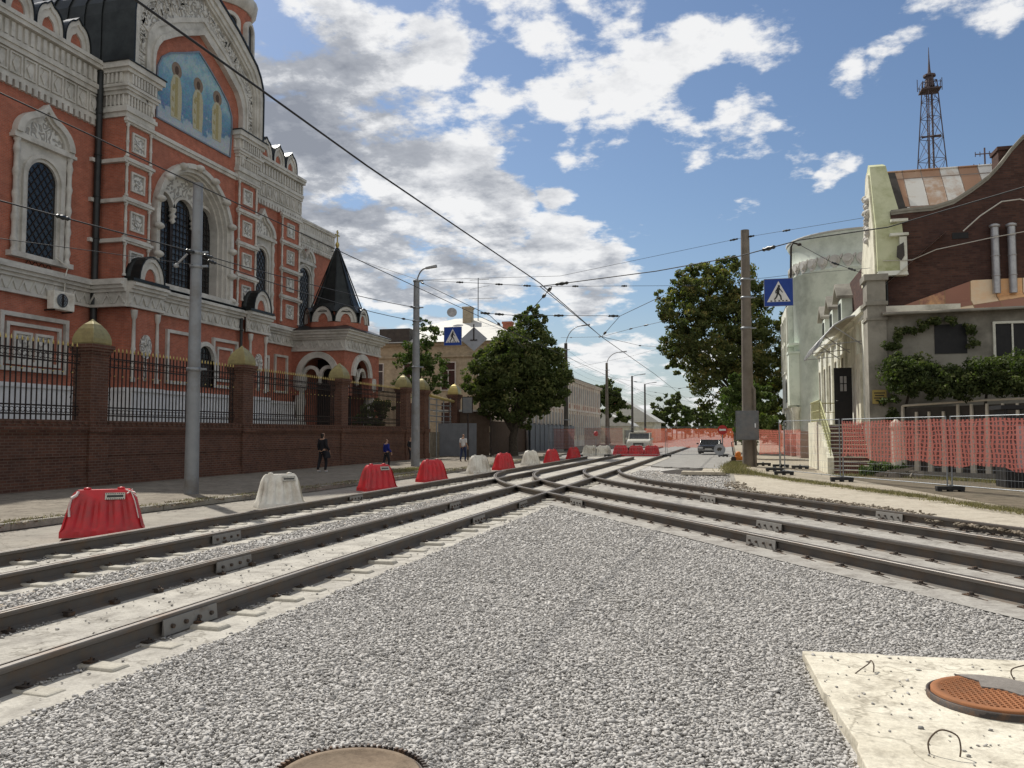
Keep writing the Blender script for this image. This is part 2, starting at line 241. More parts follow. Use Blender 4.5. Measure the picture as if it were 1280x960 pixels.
# ---------------------------------------------------------------- object helpers
class MB:
    def __init__(s): s.v=[]; s.f=[]; s.sm=[]
    def add(s,vs,fs,smooth=False):
        o=len(s.v); s.v+= [tuple(v) for v in vs]; s.f+=[tuple(i+o for i in f) for f in fs]; s.sm+=[smooth]*len(fs); return s
    def hexa(s,p): return s.add(p,[(0,3,2,1),(4,5,6,7),(0,1,5,4),(1,2,6,5),(2,3,7,6),(3,0,4,7)])
    def box(s,x0,x1,y0,y1,z0,z1):
        return s.hexa([(x0,y0,z0),(x1,y0,z0),(x1,y1,z0),(x0,y1,z0),(x0,y0,z1),(x1,y0,z1),(x1,y1,z1),(x0,y1,z1)])
    def prism(s,pts,fn,d0,d1,smooth=False):   # pts (a,b) -> fn(a,b,d)
        n=len(pts); vs=[fn(a,b,d0) for a,b in pts]+[fn(a,b,d1) for a,b in pts]
        s.add(vs,[tuple(range(n))[::-1],tuple(range(n,2*n))]); o=len(s.v)-2*n
        s.f+=[(o+i,o+(i+1)%n,o+n+(i+1)%n,o+n+i) for i in range(n)]; s.sm+=[smooth]*n; return s
    def band(s,A,B,fn,d0,d1):                 # strip between two open polylines, extruded
        n=len(A)
        for i in range(n-1):
            s.hexa([fn(*A[i],d0),fn(*A[i+1],d0),fn(*B[i+1],d0),fn(*B[i],d0),fn(*A[i],d1),fn(*A[i+1],d1),fn(*B[i+1],d1),fn(*B[i],d1)])
        return s
    def tube(s,pts,r,n=8,cap=True,smooth=True,r2=None):
        pts=[Vector(p) for p in pts]; m=len(pts); rings=[]
        rr=r if isinstance(r,(list,tuple)) else [r+(0 if r2 is None else (r2-r)*i/(m-1)) for i in range(m)]
        d=(pts[1]-pts[0]).normalized(); up=Vector((0,0,1)) if abs(d.z)<.9 else Vector((1,0,0)); x=d.cross(up).normalized()
        vs=[]
        for i,p in enumerate(pts):
            d=((pts[min(i+1,m-1)]-pts[max(i-1,0)])).normalized(); x=(x-d*x.dot(d)).normalized(); y=d.cross(x)
            vs+=[p+(x*cos(2*PI*k/n)+y*sin(2*PI*k/n))*rr[i] for k in range(n)]
        fs=[(i*n+k,i*n+(k+1)%n,(i+1)*n+(k+1)%n,(i+1)*n+k) for i in range(m-1) for k in range(n)]
        s.add(vs,fs,smooth)
        if cap: s.add(vs[:n],[tuple(range(n))[::-1]]); s.add(vs[-n:],[tuple(range(n))])
        return s
    def lathe(s,prof,c,n=16,a0=0,smooth=True,ex=1,ey=1):  # prof (r,z)
        m=len(prof); vs=[(c[0]+ex*r*cos(a0+2*PI*k/n),c[1]+ey*r*sin(a0+2*PI*k/n),c[2]+z) for r,z in prof for k in range(n)]
        s.add(vs,[(i*n+k,i*n+(k+1)%n,(i+1)*n+(k+1)%n,(i+1)*n+k) for i in range(m-1) for k in range(n)],smooth)
        s.add(vs[:n],[tuple(range(n))[::-1]]); s.add(vs[-n:],[tuple(range(n))]); return s
    def build(s,name,mat,parent=None,origin=None,bevel=0,recalc=True):
        o=origin
        if o is None: o=world_loc(parent) if parent is not None else Vector((0,0,0))
        me=bpy.data.meshes.new(name); me.from_pydata([(v[0]-o[0],v[1]-o[1],v[2]-o[2]) for v in s.v],[],s.f)
        me.polygons.foreach_set('use_smooth',s.sm)
        if recalc and len(s.f)<20000:
            bm=bmesh.new(); bm.from_mesh(me); bmesh.ops.recalc_face_normals(bm,faces=bm.faces); bm.to_mesh(me); bm.free()
        me.materials.append(M[mat] if isinstance(mat,str) else mat)
        ob=bpy.data.objects.new(name,me); C.objects.link(ob)
        if parent is not None: ob.parent=parent
        else: ob.location=o
        if bevel:
            b=ob.modifiers.new('bevel','BEVEL'); b.width=bevel; b.segments=2; b.limit_method='ANGLE'
        return ob
def world_loc(p):
    v=Vector((0,0,0))
    while p is not None: v=v+Vector(p.location); p=p.parent
    return v
def tag(o,label=None,cat=None,group=None,kind=None):
    if label: o['label']=label
    if cat: o['category']=cat
    if group: o['group']=group
    if kind: o['kind']=kind
    return o
def thing(name,label,cat,loc=(0,0,0),group=None,rz=0):
    o=bpy.data.objects.new(name,None); C.objects.link(o); o.location=loc; o.rotation_euler=(0,0,rz); o.empty_display_size=.3
    return tag(o,label,cat,group)
def dup(root,loc=None,rz=None,label=None,group=None):
    def cp(o,par):
        c=o.copy(); C.objects.link(c)
        if par is not None: c.parent=par
        for ch in TREE.get(o,[]): cp(ch,c)
        return c
    TREE={}
    def scan(o):
        TREE[o]=list(o.children)
        for k in TREE[o]: scan(k)
    if root not in CH:
        scan(root); CH[root]=TREE
    TREE=CH[root]
    c=cp(root,None)
    if loc is not None: c.location=loc
    if rz is not None: c.rotation_euler=(0,0,rz)
    if label: c['label']=label
    if group: c['group']=group
    return c
CH={}
def struct(name,mb,mat,**k): return tag(mb.build(name,mat,**k),kind='structure')
def fx(X,sg=1): return lambda s,z,d: (X+sg*d,s,z)      # wall facing +X (sg=1) or -X
def fy(Y,sg=-1): return lambda s,z,d: (s,Y+sg*d,z)     # wall facing -Y
def fz(z0=0): return lambda x,y,d: (x,y,z0+d)
def rect(mb,fn,a0,a1,b0,b1,d0,d1): return mb.prism([(a0,b0),(a1,b0),(a1,b1),(a0,b1)],fn,d0,d1)
def arc(c,z,r,n=14,a0=PI,a1=0,rz=None): return [(c+r*cos(a0+(a1-a0)*i/n),z+(rz or r)*sin(a0+(a1-a0)*i/n)) for i in range(n+1)]
def ogee(c,z,r,h,n=8):      # keel arch: round shoulders rising to a point
    L=[(c-r*cos(t),z+r*.78*sin(t)) for t in [PI*.36*i/n for i in range(n+1)]]
    x0,z0=L[-1]; top=(c,z+h)
    for i in range(1,n+1):
        u=i/n; L.append((x0+(c-x0)*u, z0+(top[1]-z0)*(u**1.35)))
    return L+[(2*c-x,y) for x,y in L[-2::-1]]
def sheet(poly,z,name,mat,label=None,th=None,kind='structure'):
    mb=MB()
    if th: mb.prism(poly,fz(z-th),0,th)
    else: mb.add([(x,y,z) for x,y in poly],[tuple(range(len(poly)))])
    return tag(mb.build(name,mat),kind=kind)
# ================================================================ LIGHT AND SKY
SUN_EL=R(48); sdir=Vector((-.72,.69,0)).normalized(); sdir=Vector((sdir.x*cos(SUN_EL),sdir.y*cos(SUN_EL),sin(SUN_EL)))
sl=bpy.data.lights.new('sun','SUN'); sl.energy=4.7; sl.angle=R(.9); sl.color=(1,.955,.87)
so=bpy.data.objects.new('sun',sl); C.objects.link(so); so.rotation_euler=sdir.to_track_quat('Z','Y').to_euler(); so.location=(-30,30,60)
world=bpy.data.worlds.new('World'); scene.world=world; world.use_nodes=True
w=NT(world); bg=w.n['Background']; sky=w.new('ShaderNodeTexSky'); sky.sky_type='NISHITA'; sky.sun_disc=False
sky.sun_elevation=SUN_EL; sky.sun_rotation=math.atan2(sdir.x,sdir.y); sky.air_density=1.15; sky.dust_density=.6; sky.ozone_density=1.6
tc=w.new('ShaderNodeTexCoord'); D=tc.outputs['Generated']
nrm=w.new('ShaderNodeVectorMath'); nrm.operation='NORMALIZE'; w.link(D,nrm.inputs[0]); D=nrm.outputs[0]
sx=w.new('ShaderNodeSeparateXYZ'); w.link(D,sx.inputs[0])
den=w.math('ADD',w.math('MAXIMUM',sx.outputs[2],0),.22)
cx=w.new('ShaderNodeCombineXYZ'); w.link(w.math('DIVIDE',sx.outputs[0],den),cx.inputs[0]); w.link(w.math('DIVIDE',sx.outputs[1],den),cx.inputs[1]); w.link(w.math('MULTIPLY',sx.outputs[2],1.2),cx.inputs[2])
PV=cx.outputs[0]
# large cloud banks, given as directions in the sky
BL=[(400,60,9,.95),(360,190,9,1.0),(470,130,8,.8),(470,300,8,.85),(560,330,6,.7),(590,240,5.5,.75),(540,200,6,.75),(500,190,7,.85),(640,130,4.5,.6),(520,260,6,.8),(600,290,5,.7),(540,60,5,.7),(690,85,6,.7),(640,25,5,.5),(770,90,5.5,.7),(850,60,5,.62),(760,10,5,.6),(930,160,4.5,.8),(870,165,4.5,.7),(975,185,3,.6),(780,175,4,.65),(715,180,3,.45),(820,125,4,.6),(1060,88,2.6,.52),(1110,82,2.0,.45),(940,60,4,.5),(1225,12,3.4,.66),(1190,-20,4,.6),(1036,208,2.0,.6),(697,241,2.2,.75),(690,325,5,.75),(750,345,4.2,.75),(620,340,5,.65),(640,430,7,.5),(760,440,7,.5),(420,400,7,.6),(250,-60,14,.8),(1045,140,2,.4),(880,460,6,.42),(300,330,10,.6),(100,100,14,.6),(-200,200,25,.6),(1600,300,14,.45),(1500,-100,12,.4)]
def wsum(a,b): return b if a is None else w.math('ADD',a,b)
wob=w.new('ShaderNodeVectorMath'); wob.operation='MULTIPLY_ADD'
w.link(w.noise(PV,2.2,5,.6,1),wob.inputs[0]); wob.inputs[1].default_value=(.11,.11,.11); w.link(D,wob.inputs[2])
off=w.new('ShaderNodeVectorMath'); off.operation='SUBTRACT'; w.link(wob.outputs[0],off.inputs[0]); off.inputs[1].default_value=(.055,.055,.055); DW=off.outputs[0]
acc=None
for (px,py,rd,wt) in BL:
    v=Vector(ray(px,py)).normalized(); dn=w.new('ShaderNodeVectorMath'); dn.operation='DISTANCE'; w.link(DW,dn.inputs[0]); dn.inputs[1].default_value=v
    mr=w.new('ShaderNodeMapRange'); mr.interpolation_type='SMOOTHSTEP'; mr.inputs['From Min'].default_value=R(rd)*1.25; mr.inputs['From Max'].default_value=R(rd)*.15; mr.inputs['To Min'].default_value=0; mr.inputs['To Max'].default_value=wt
    w.link(dn.outputs['Value'],mr.inputs['Value']); acc=mr.outputs[0] if acc is None else w.math('MAXIMUM',acc,mr.outputs[0])
n1=w.noise(PV,3.1,11,.62); n2=w.noise(PV,7.5,9,.6)
dens=w.math('ADD',w.math('ADD',w.math('MULTIPLY',acc,.72),w.math('MULTIPLY',w.math('SUBTRACT',n1,.5),1.65)),w.math('MULTIPLY',w.math('SUBTRACT',n2,.5),.85))
mk=w.new('ShaderNodeMapRange'); mk.interpolation_type='SMOOTHSTEP'; mk.inputs['From Min'].default_value=.27; mk.inputs['From Max'].default_value=.47; w.link(dens,mk.inputs['Value'])
# cloud shading: thick cores and undersides grey, thin sunlit rims white
sh=w.new('ShaderNodeVectorMath'); sh.operation='ADD'; w.link(PV,sh.inputs[0]); sh.inputs[1].default_value=(-.045,.045,0.01)
n3=w.noise(sh.outputs[0],3.1,11,.62); n4=w.noise(sh.outputs[0],7.5,9,.6); relief=w.math('ADD',w.math('MULTIPLY',w.math('SUBTRACT',n3,n1),3.4),w.math('MULTIPLY',w.math('SUBTRACT',n4,n2),1.1))
thick=w.math('ADD',w.math('MULTIPLY',w.math('SUBTRACT',dens,.5),.8),relief)
left=None
for (px,py,rd,wt) in [(370,170,11,1.0),(430,250,9,.8),(520,360,9,.7),(560,320,7,.75),(430,90,7,.7),(400,420,10,.6),(300,40,8,.5),(640,215,4,.3),(740,350,4,.42),(620,470,9,.45),(620,400,6,.4)]:
    v=Vector(ray(px,py)).normalized(); dn=w.new('ShaderNodeVectorMath'); dn.operation='DISTANCE'; w.link(DW,dn.inputs[0]); dn.inputs[1].default_value=v
    mr=w.new('ShaderNodeMapRange'); mr.interpolation_type='SMOOTHSTEP'; mr.inputs['From Min'].default_value=R(rd)*1.2; mr.inputs['From Max'].default_value=0; mr.inputs['To Max'].default_value=wt
    w.link(dn.outputs['Value'],mr.inputs['Value']); left=mr.outputs[0] if left is None else w.math('MAXIMUM',left,mr.outputs[0])
gs=w.math('ADD',w.math('MULTIPLY',thick,w.math('ADD',w.math('MULTIPLY',left,.9),.42)),w.math('MULTIPLY',left,.5))
ccol=w.ramp(gs,[(.0,(.92,.92,.92)),(.14,(.74,.75,.77)),(.38,(.44,.46,.50)),(.8,(.28,.30,.345))])
skc=w.mix(1.0,sky.outputs[0],(.073,.079,.088),'MULTIPLY')
hz=w.new('ShaderNodeMapRange'); hz.inputs['From Min'].default_value=.16; hz.inputs['From Max'].default_value=0; hz.inputs['To Max'].default_value=.5; w.link(sx.outputs[2],hz.inputs['Value'])
base_sky=w.mix(hz.outputs[0],skc,(.50,.57,.67))
# added fill light: unseen pale cloud behind and above the viewer, lifting the shadows
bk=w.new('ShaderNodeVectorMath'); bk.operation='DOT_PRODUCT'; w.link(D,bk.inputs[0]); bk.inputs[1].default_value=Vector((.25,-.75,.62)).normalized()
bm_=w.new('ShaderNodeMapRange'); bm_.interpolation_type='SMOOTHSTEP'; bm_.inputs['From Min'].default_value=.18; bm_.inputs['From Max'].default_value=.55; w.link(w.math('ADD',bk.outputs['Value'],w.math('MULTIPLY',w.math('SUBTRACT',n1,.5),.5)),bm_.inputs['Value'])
out=w.mix(w.math('MULTIPLY',mk.outputs[0],.96),base_sky,ccol)
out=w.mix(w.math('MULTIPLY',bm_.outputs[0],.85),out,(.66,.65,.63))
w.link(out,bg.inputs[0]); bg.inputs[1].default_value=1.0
scene.view_settings.view_transform='Standard'; scene.view_settings.look='None'; scene.view_settings.exposure=0
# ================================================================ GROUND
gp=MB(); gp.add([(-900,-60,-.08),(900,-60,-.08),(900,2500,-.08),(-900,2500,-.08)],[(0,1,2,3)]); struct('ground',gp,'dirt')
sheet([(-14,-20),(-.1,-20),(-.1,62),(-14,62)],-.056,'road','road')
sheet([(-15.5,62),(.2,62),(.2,900),(-15.5,900)],-.046,'street','asphalt')
# gravel bed
sheet([(-4.4,-12),(30,-12),(30,9),(6.5,15.5),(3,22.2),(.2,28),(-.05,41),(-3.5,47),(-4.5,47)],-.048,'gravel_bed','gravel_base')
# straight track bed
sheet([(-10.25,-12),(-4.42,-12),(-4.42,64),(-10.25,64)],-.040,'track_bed','bed')
sheet([(-7.85,-12),(-7.0,-12),(-7.0,24),(-7.85,24)],-.036,'gravel_strip','gravel_base')
def curved(cx,yt,Rr,phi,lend,step=.35,start=0.0,trim=0):
    P=[]; L=Rr*phi; n=max(2,int(L/step))
    for i in range(n+1):
        a=phi*i/n
        if a*Rr<start: continue
        P.append((cx-Rr*cos(a),yt-Rr*sin(a)))
    x,y=P[-1]; dx,dy=sin(phi),-cos(phi); k=int(lend/1.0)
    P+=[(x+dx*j,y+dy*j) for j in range(1,k+1)]
    return P
CA=(16.18,38,R(32)); CB=(19.45,40,R(30)); RA=(26,24.48); RB=(26,24.48)
def crail(cs,Rr,start=0): return curved(cs[0],cs[1],Rr,cs[2],30,start=start)
oa=[(x,y) for x,y in curved(CA[0],CA[1],RA[0]+.62,CA[2],30) if y<23.4]
ob=curved(CB[0],CB[1],RB[1]-.42,CB[2],30)
sheet([(-4.5,24.5)]+oa+[p for p in ob[::-1]],-.032,'curve_bed','bed_grey')
# low mound of kerb and pavements on the left
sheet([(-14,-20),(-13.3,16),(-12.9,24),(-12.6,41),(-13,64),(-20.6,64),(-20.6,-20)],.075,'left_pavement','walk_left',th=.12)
kb=MB(); pts=[(-14,-20),(-13.3,16),(-12.9,24),(-12.6,41),(-13,64)]
for (x0,y0),(x1,y1) in zip(pts,pts[1:]):
    n=max(1,int((y1-y0)/1.02))
    for i in range(n):
        a,b=i/n,(i+1)/n-.015/ max(1,(y1-y0)/n)/n; j=random.uniform(-.015,.015)
        xa,xb=x0+(x1-x0)*a,x0+(x1-x0)*b; ya,yb=y0+(y1-y0)*a,y0+(y1-y0)*b
        kb.hexa([(xa+j,ya,-.04),(xa+.14+j,ya,-.04),(xb+.14+j,yb,-.04),(xb+j,yb,-.04),(xa+j,ya,.095+j*.4),(xa+.14+j,ya,.095+j*.4),(xb+.14+j,yb,.095+j*.4),(xb+j,yb,.095+j*.4)])
struct('left_kerb',kb,'kerb')
sheet([(-20.6,-20),(-20.6,64),(-20.6,75),(-60,75),(-60,-20)],1.85,'church_yard','walk_left',th=1.9)
sheet([(-20.6,64),(-13.4,64),(-16,900),(-60,900),(-60,75),(-20.6,75)],.08,'far_left_pavement','walk_left',th=.1)
# right side: apron, grass strip, pavement
kline=[(-.12,62),(-.1,40.5),(-.02,30),(.3,26),(1.0,24.6),(1.9,23.2),(3.2,20.5),(4.2,17.6),(5.1,15.8),(9,10),(14,4)]
gline=[(.75,37),(1.1,34.6),(2.1,31.2),(3.1,28.3),(4.75,23.83),(5.95,19.6),(8,13.5),(13,8)]
sheet([(x,y) for x,y in kline]+[(40,4),(40,40),(12,62)],.07,'apron','apron',th=.12)
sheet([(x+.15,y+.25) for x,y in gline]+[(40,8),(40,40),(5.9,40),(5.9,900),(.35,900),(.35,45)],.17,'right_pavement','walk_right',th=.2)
sheet([(6.0,20),(40,18),(40,34.9),(5.7,34.9),(3.7,33.5)],.176,'yard_soil','dirt')
kr=MB()
for (x0,y0),(x1,y1) in zip(kline[:6],kline[1:7]):
    L=math.hypot(x1-x0,y1-y0); n=max(1,int(L/.95))
    for i in range(n):
        a,b=i/n,(i+.97)/n; xa,xb=x0+(x1-x0)*a,x0+(x1-x0)*b; ya,yb=y0+(y1-y0)*a,y0+(y1-y0)*b
        q=Vector((x1-x0,y1-y0,0)).normalized(); nx,ny=-q.y*.14,q.x*.14; z=.085+random.uniform(-.02,.015)
        kr.hexa([(xa,ya,-.05),(xb,yb,-.05),(xb+nx,yb+ny,-.05),(xa+nx,ya+ny,-.05),(xa,ya,z),(xb,yb,z),(xb+nx,yb+ny,z),(xa+nx,ya+ny,z)])
struct('right_kerb',kr,'kerb')
# excavated hole in the roadway with broken slab edge
hp=[(-3.3,40.2),(-2.9,38.3),(-2.2,37.4),(-1.4,37.9),(-1.5,39.4),(-.4,40.3),(-.3,43),(-1.6,43.6),(-2.7,42.6)]
jg=[(-3.7,44.6),(-3.4,43.9),(-3.0,44.1),(-2.6,43.3),(-2.1,43.6),(-1.7,42.8),(-1.2,43.2),(-.8,42.6),(-.4,43.0),(-.1,42.7)]
jr=MB(); jr.prism(jg+[(-.1,62),(-4.2,62),(-4.2,45.2)],fz(-.12),0,.15); struct('broken_road_edge',jr,'asphalt')
hole=MB(); cxh,cyh=-1.8,40.3
hole.add([(x,y,-.035) for x,y in hp]+[(cxh+(x-cxh)*.9,cyh+(y-cyh)*.9,-.025) for x,y in hp],[(i,(i+1)%9,9+(i+1)%9,9+i) for i in range(9)]+[tuple(range(9,18))]); struct('dug_up_patch',hole,surf('dark_soil',(.05,.042,.035),(.025,.02,.018),6,.95,bs=12,bst=.8))
pv=MB(); pv.box(-2.1,-.25,36.5,37.6,.0,.13); pv.box(-1.3,-.2,38.4,40.8,.0,.10); struct('broken_road_slab',pv,'apron')
# road joint / trench line across the street
tr=MB(); tr.box(-9.9,.0,46.8,47.05,-.05,-.02); struct('road_joint',tr,'dirt')
# ================================================================ STONES
def stones(P,S,name,mat='stone',seed=1,flat=.7,shade=None):
    r=np.random.default_rng(seed); n=len(P); P=np.asarray(P,float); S=np.asarray(S,float)
    cube=np.array([(-1,-1,-1),(1,-1,-1),(1,1,-1),(-1,1,-1),(-1,-1,1),(1,-1,1),(1,1,1),(-1,1,1)],float)
    V=cube[None]*(1+r.uniform(-.62,.25,(n,8,3))); V*=np.stack([r.uniform(.8,1.5,n),r.uniform(.55,.95,n),r.uniform(.28,.6,n)],1)[:,None,:]*S[:,None,None]*.5
    a=r.uniform(0,2*PI,n); b=r.normal(0,.26,n); c=r.normal(0,.26,n)
    ca,sa,cb,sb,cc,sc=np.cos(a),np.sin(a),np.cos(b),np.sin(b),np.cos(c),np.sin(c)
    y=V[...,1]*cb[:,None]-V[...,2]*sb[:,None]; z=V[...,1]*sb[:,None]+V[...,2]*cb[:,None]; x=V[...,0]
    x2=x*cc[:,None]+z*sc[:,None]; z2=-x*sc[:,None]+z*cc[:,None]
    x3=x2*ca[:,None]-y*sa[:,None]; y3=x2*sa[:,None]+y*ca[:,None]
    V=np.stack([x3,y3,z2],-1)+P[:,None,:]
    q=np.array([(0,3,2,1),(4,5,6,7),(0,1,5,4),(1,2,6,5),(2,3,7,6),(3,0,4,7)])
    Fq=(q[None]+8*np.arange(n)[:,None,None]).reshape(-1,4)
    me=bpy.data.meshes.new(name); me.vertices.add(n*8); me.vertices.foreach_set('co',V.reshape(-1).astype(np.float32))
    me.loops.add(len(Fq)*4); me.loops.foreach_set('vertex_index',Fq.reshape(-1).astype(np.int32)); me.polygons.add(len(Fq)); me.polygons.foreach_set('loop_start',np.arange(0,len(Fq)*4,4,dtype=np.int32))
    me.update(calc_edges=True); at=me.attributes.new('shade','FLOAT','POINT'); sh=r.uniform(0,1,n) if shade is None else shade
    at.data.foreach_set('value',np.repeat(sh,8).astype(np.float32)); me.materials.append(M[mat])
    o=bpy.data.objects.new(name,me); C.objects.link(o); return o
def visible(P,mx=190):
    d=P-np.array([0,0,CZ]); c=d@np.array(_f); x=640+F*(d@np.array(_r))/np.maximum(c,.01); y=480-F*(d@np.array(_u))/np.maximum(c,.01)
    return (c>.5)&(x>-mx)&(x<1280+mx)&(y<960+120),c
SLAB=[(.53,7.22),(1.1,7.275),(1.16,7.25),(2.0,7.34),(3.6,7.48),(3.75,5.1),(2.9,4.98),(2.82,5.03),(1.4,4.83),(1.33,4.87),(.67,4.72),(.655,5.1),(.675,5.2),(.63,5.62),(.60,6.1),(.585,6.14),(.56,6.7)]
def inslab(x,y): return (y<7.24+(x-.53)*.085)&(x>.53+(7.22-y)*.052)&(y>4.7+(x-.66)*.12-3*(x*0))&(x<3.9)
xa=[(x,y) for x,y in curved(CA[0],CA[1],RA[0]+.66,CA[2],30)]; ax=np.array([p[0] for p in xa][::-1]); ay=np.array([p[1] for p in xa][::-1])
def gravel_pts(n,x0,x1,y0,y1,seed): 
    r=np.random.default_rng(seed); return np.stack([r.uniform(x0,x1,n),r.uniform(y0,y1,n),np.zeros(n)],1)
pts=[];szs=[]
for (y0,y1,dens,s0,s1) in [(2.2,5.5,4000,.012,.030),(5.5,8.5,3000,.013,.031),(8.5,13,1500,.017,.035),(13,18,560,.026,.046),(18,23.6,260,.03,.06)]:
    area=(y1-y0)*9.5; P=gravel_pts(int(area*dens),-4.5,5.0,y0,y1,int(y0*10)); v,c=visible(P); P=P[v]
    xe=np.interp(P[:,1],ay,ax); ok=(P[:,0]<xe+rng.normal(0,.03,len(P)))&(P[:,0]>-4.43+rng.normal(0,.025,len(P)))
    ok&=~inslab(P[:,0],P[:,1])&(np.hypot(P[:,0]+1.90,P[:,1]-4.02)>.44); P=P[ok]; pts.append(P); szs.append(rng.uniform(s0,s1,len(P))*rng.choice([.6,.85,1,1,1.35],len(P)))
P=np.concatenate(pts); S=np.concatenate(szs)
# gentle unevenness of the raked gravel
hgt=.005*np.sin(P[:,0]*2.1+1)*np.cos(P[:,1]*1.7)+.004*np.sin(P[:,0]*5+P[:,1]*4)+rng.uniform(0,.014,len(P)); P[:,2]=-.044+np.maximum(hgt,-.004)
low=np.sin(P[:,0]*.9+P[:,1]*.6)*np.sin(P[:,1]*.8-P[:,0]*.5+1.3)+.6*np.sin(P[:,0]*3.1)*np.sin(P[:,1]*2.7)
tag(stones(P,S,'gravel',seed=3,shade=np.clip(rng.uniform(0,1,len(P))**1.1*.86+.06,0,1)),kind='stuff',label='loose grey crushed stone spread between the tram tracks',cat='gravel')
pts=[]; 
for (y0,y1,dens) in [(5,12,1000),(12,24,500)]:
    P=gravel_pts(int((y1-y0)*.9*dens),-7.88,-6.97,y0,y1,int(y0)); v,c=visible(P); pts.append(P[v])
P=np.concatenate(pts); P[:,2]=-.03+rng.uniform(0,.012,len(P)); P=P[rng.uniform(0,1,len(P))<.45+.5*(np.sin(P[:,1]*1.3)*.5+.5)]
tag(stones(P,rng.uniform(.018,.042,len(P)),'gravel',seed=5),kind='stuff',label='stony strip of gravel between the two straight tram tracks',cat='gravel')
P=gravel_pts(7000,-4.4,.1,24.5,41,77); xe=np.interp(P[:,1],[p[1] for p in ob][::-1],[p[0] for p in ob][::-1]); P=P[(P[:,0]>xe+.1)&(P[:,0]<-.1)&(np.hypot((P[:,0]+1.9)/1.5,(P[:,1]-40.5)/3)>1)]; P[:,2]=-.038
tag(stones(P,rng.uniform(.04,.07,len(P)),'gravel',seed=6),kind='stuff',label='grey gravel between the curved track and the right kerb',cat='gravel')
# loose stones and crumbs on the concrete
P=np.concatenate([gravel_pts(900,-6.4,-5.15,4,24,31),gravel_pts(700,-9.7,-8.4,8,24,32),gravel_pts(260,-4.98,-4.45,4,22,33),gravel_pts(260,.6,2.6,4.8,7.2,34)])
cl=rng.uniform(0,1,len(P)); P[:,2]=-.030; P[-260:,2]=.040; P=P[cl<.8]
tag(stones(P,rng.uniform(.006,.034,len(P))*rng.choice([.5,.7,1],len(P)),'gravel_crumbs',seed=8,shade=rng.uniform(0,.45,len(P))),kind='stuff',label='scattered crumbs of stone on the track concrete',cat='gravel')
# dark debris heaps along rail feet
pp=[]
for X,off in ((-5.03,.12),(-6.55,.13),(-8.3,.12),(-9.82,.12),(-5.03,-.12),(-6.55,-.12)):
    k=1500; y=rng.uniform(4.5,30,k); pp.append(np.stack([X+off*np.sign(off)*np.sign(off)+rng.normal(0,.035,k),y,np.full(k,-.03)],1)[(np.sin(y*2.3+X)+np.sin(y*5.1))>.25])
P=np.concatenate(pp)
tag(stones(P,rng.uniform(.012,.035,len(P)),'debris',seed=9,shade=rng.uniform(0,.35,len(P))),kind='stuff',label='dark grit and rubble heaped along the rail feet',cat='debris')
# ================================================================ RAILS
PROF=[(-.09,-.06),(.09,-.06),(.09,-.04),(.03,-.02),(.012,-.005),(.012,.085),(.03,.10),(.056,.108),(.056,.148),(.030,.150),(.026,.112),(.006,.112),(.002,.150),(-.05,.150),(-.056,.144),(-.056,.108),(-.03,.10),(-.012,.085),(-.012,-.005),(-.03,-.02),(-.09,-.04)]
def sweep(mb,prof,path,dz=0,flip=1):
    n=len(prof); vs=[]
    for i,(x,y) in enumerate(path):
        a=path[max(i-1,0)]; b=path[min(i+1,len(path)-1)]; d=Vector((b[0]-a[0],b[1]-a[1],0)).normalized(); nx,ny=d.y,-d.x
        vs+=[(x+nx*p*flip,y+ny*p*flip,q+dz) for p,q in prof]
    fs=[(i*n+k,i*n+(k+1)%n,(i+1)*n+(k+1)%n,(i+1)*n+k) for i in range(len(path)-1) for k in range(n)]
    mb.add(vs,fs); mb.add(vs[:n],[tuple(range(n))]); mb.add(vs[-n:],[tuple(range(n))])
HEADP=[(-.0565,.128),(-.0565,.1455),(-.050,.1515),(.0015,.1515),(.0015,.149),(-.049,.149),(-.0545,.143),(-.0545,.128)]
LIP=[(.0305,.1485),(.0305,.1515),(.0565,.1495),(.0575,.128),(.0555,.128),(.0555,.147)]
# profile orientation: guard lip on the side given by flip
def splice(mb,x,y,ang,side):
    c,s=cos(ang),sin(ang)
    def T(u,v,z): return (x+u*c-v*s*1.0,y+u*s+v*c,z)
    for sd in (side,):
        mb.hexa([T(-.40,sd*.052,-.03),T(.40,sd*.052,-.03),T(.40,sd*.085,-.03),T(-.40,sd*.085,-.03),T(-.40,sd*.058,.118),T(.40,sd*.058,.118),T(.40,sd*.070,.118),T(-.40,sd*.070,.118)])
def bolts(par,x,y,ang,side):
    c,s=cos(ang),sin(ang)
    for u in (-.29,-.10,.10,.29):
        mb=MB()
        p=Vector((x+u*c-side*.068*s,y+u*s+side*.068*c,.045)); q=Vector((x+u*c-side*.105*s,y+u*s+side*.105*c,.045)); mb.tube([p,q],.021,6,smooth=False); mb.build('bolt','bolt',par)
def rail(label,path,dz,joints,flip=1,group='rails of the tram tracks'):
    x,y=path[len(path)//2]; t=thing('tram_rail',label,'rail',(path[0][0],path[0][1],0),group)
    m=MB(); sweep(m,PROF,path,dz,flip); m.build('rail_body','rail',t,recalc=True)
    m=MB(); sweep(m,HEADP,path,dz,flip); sweep(m,LIP,path,dz,flip); m.build('rail_head','rail_top',t)
    for (jx,jy,an,sd) in joints:
        m=MB(); splice(m,jx,jy,an,sd); o=m.build('splice_bar','splice',t,bevel=.004); bolts(o,jx,jy,an,sd)
def straight(X,y1=110): return [(X,y) for y in (-8,)]+[(X,float(y)) for y in range(-6,int(y1),4)]
H=PI/2
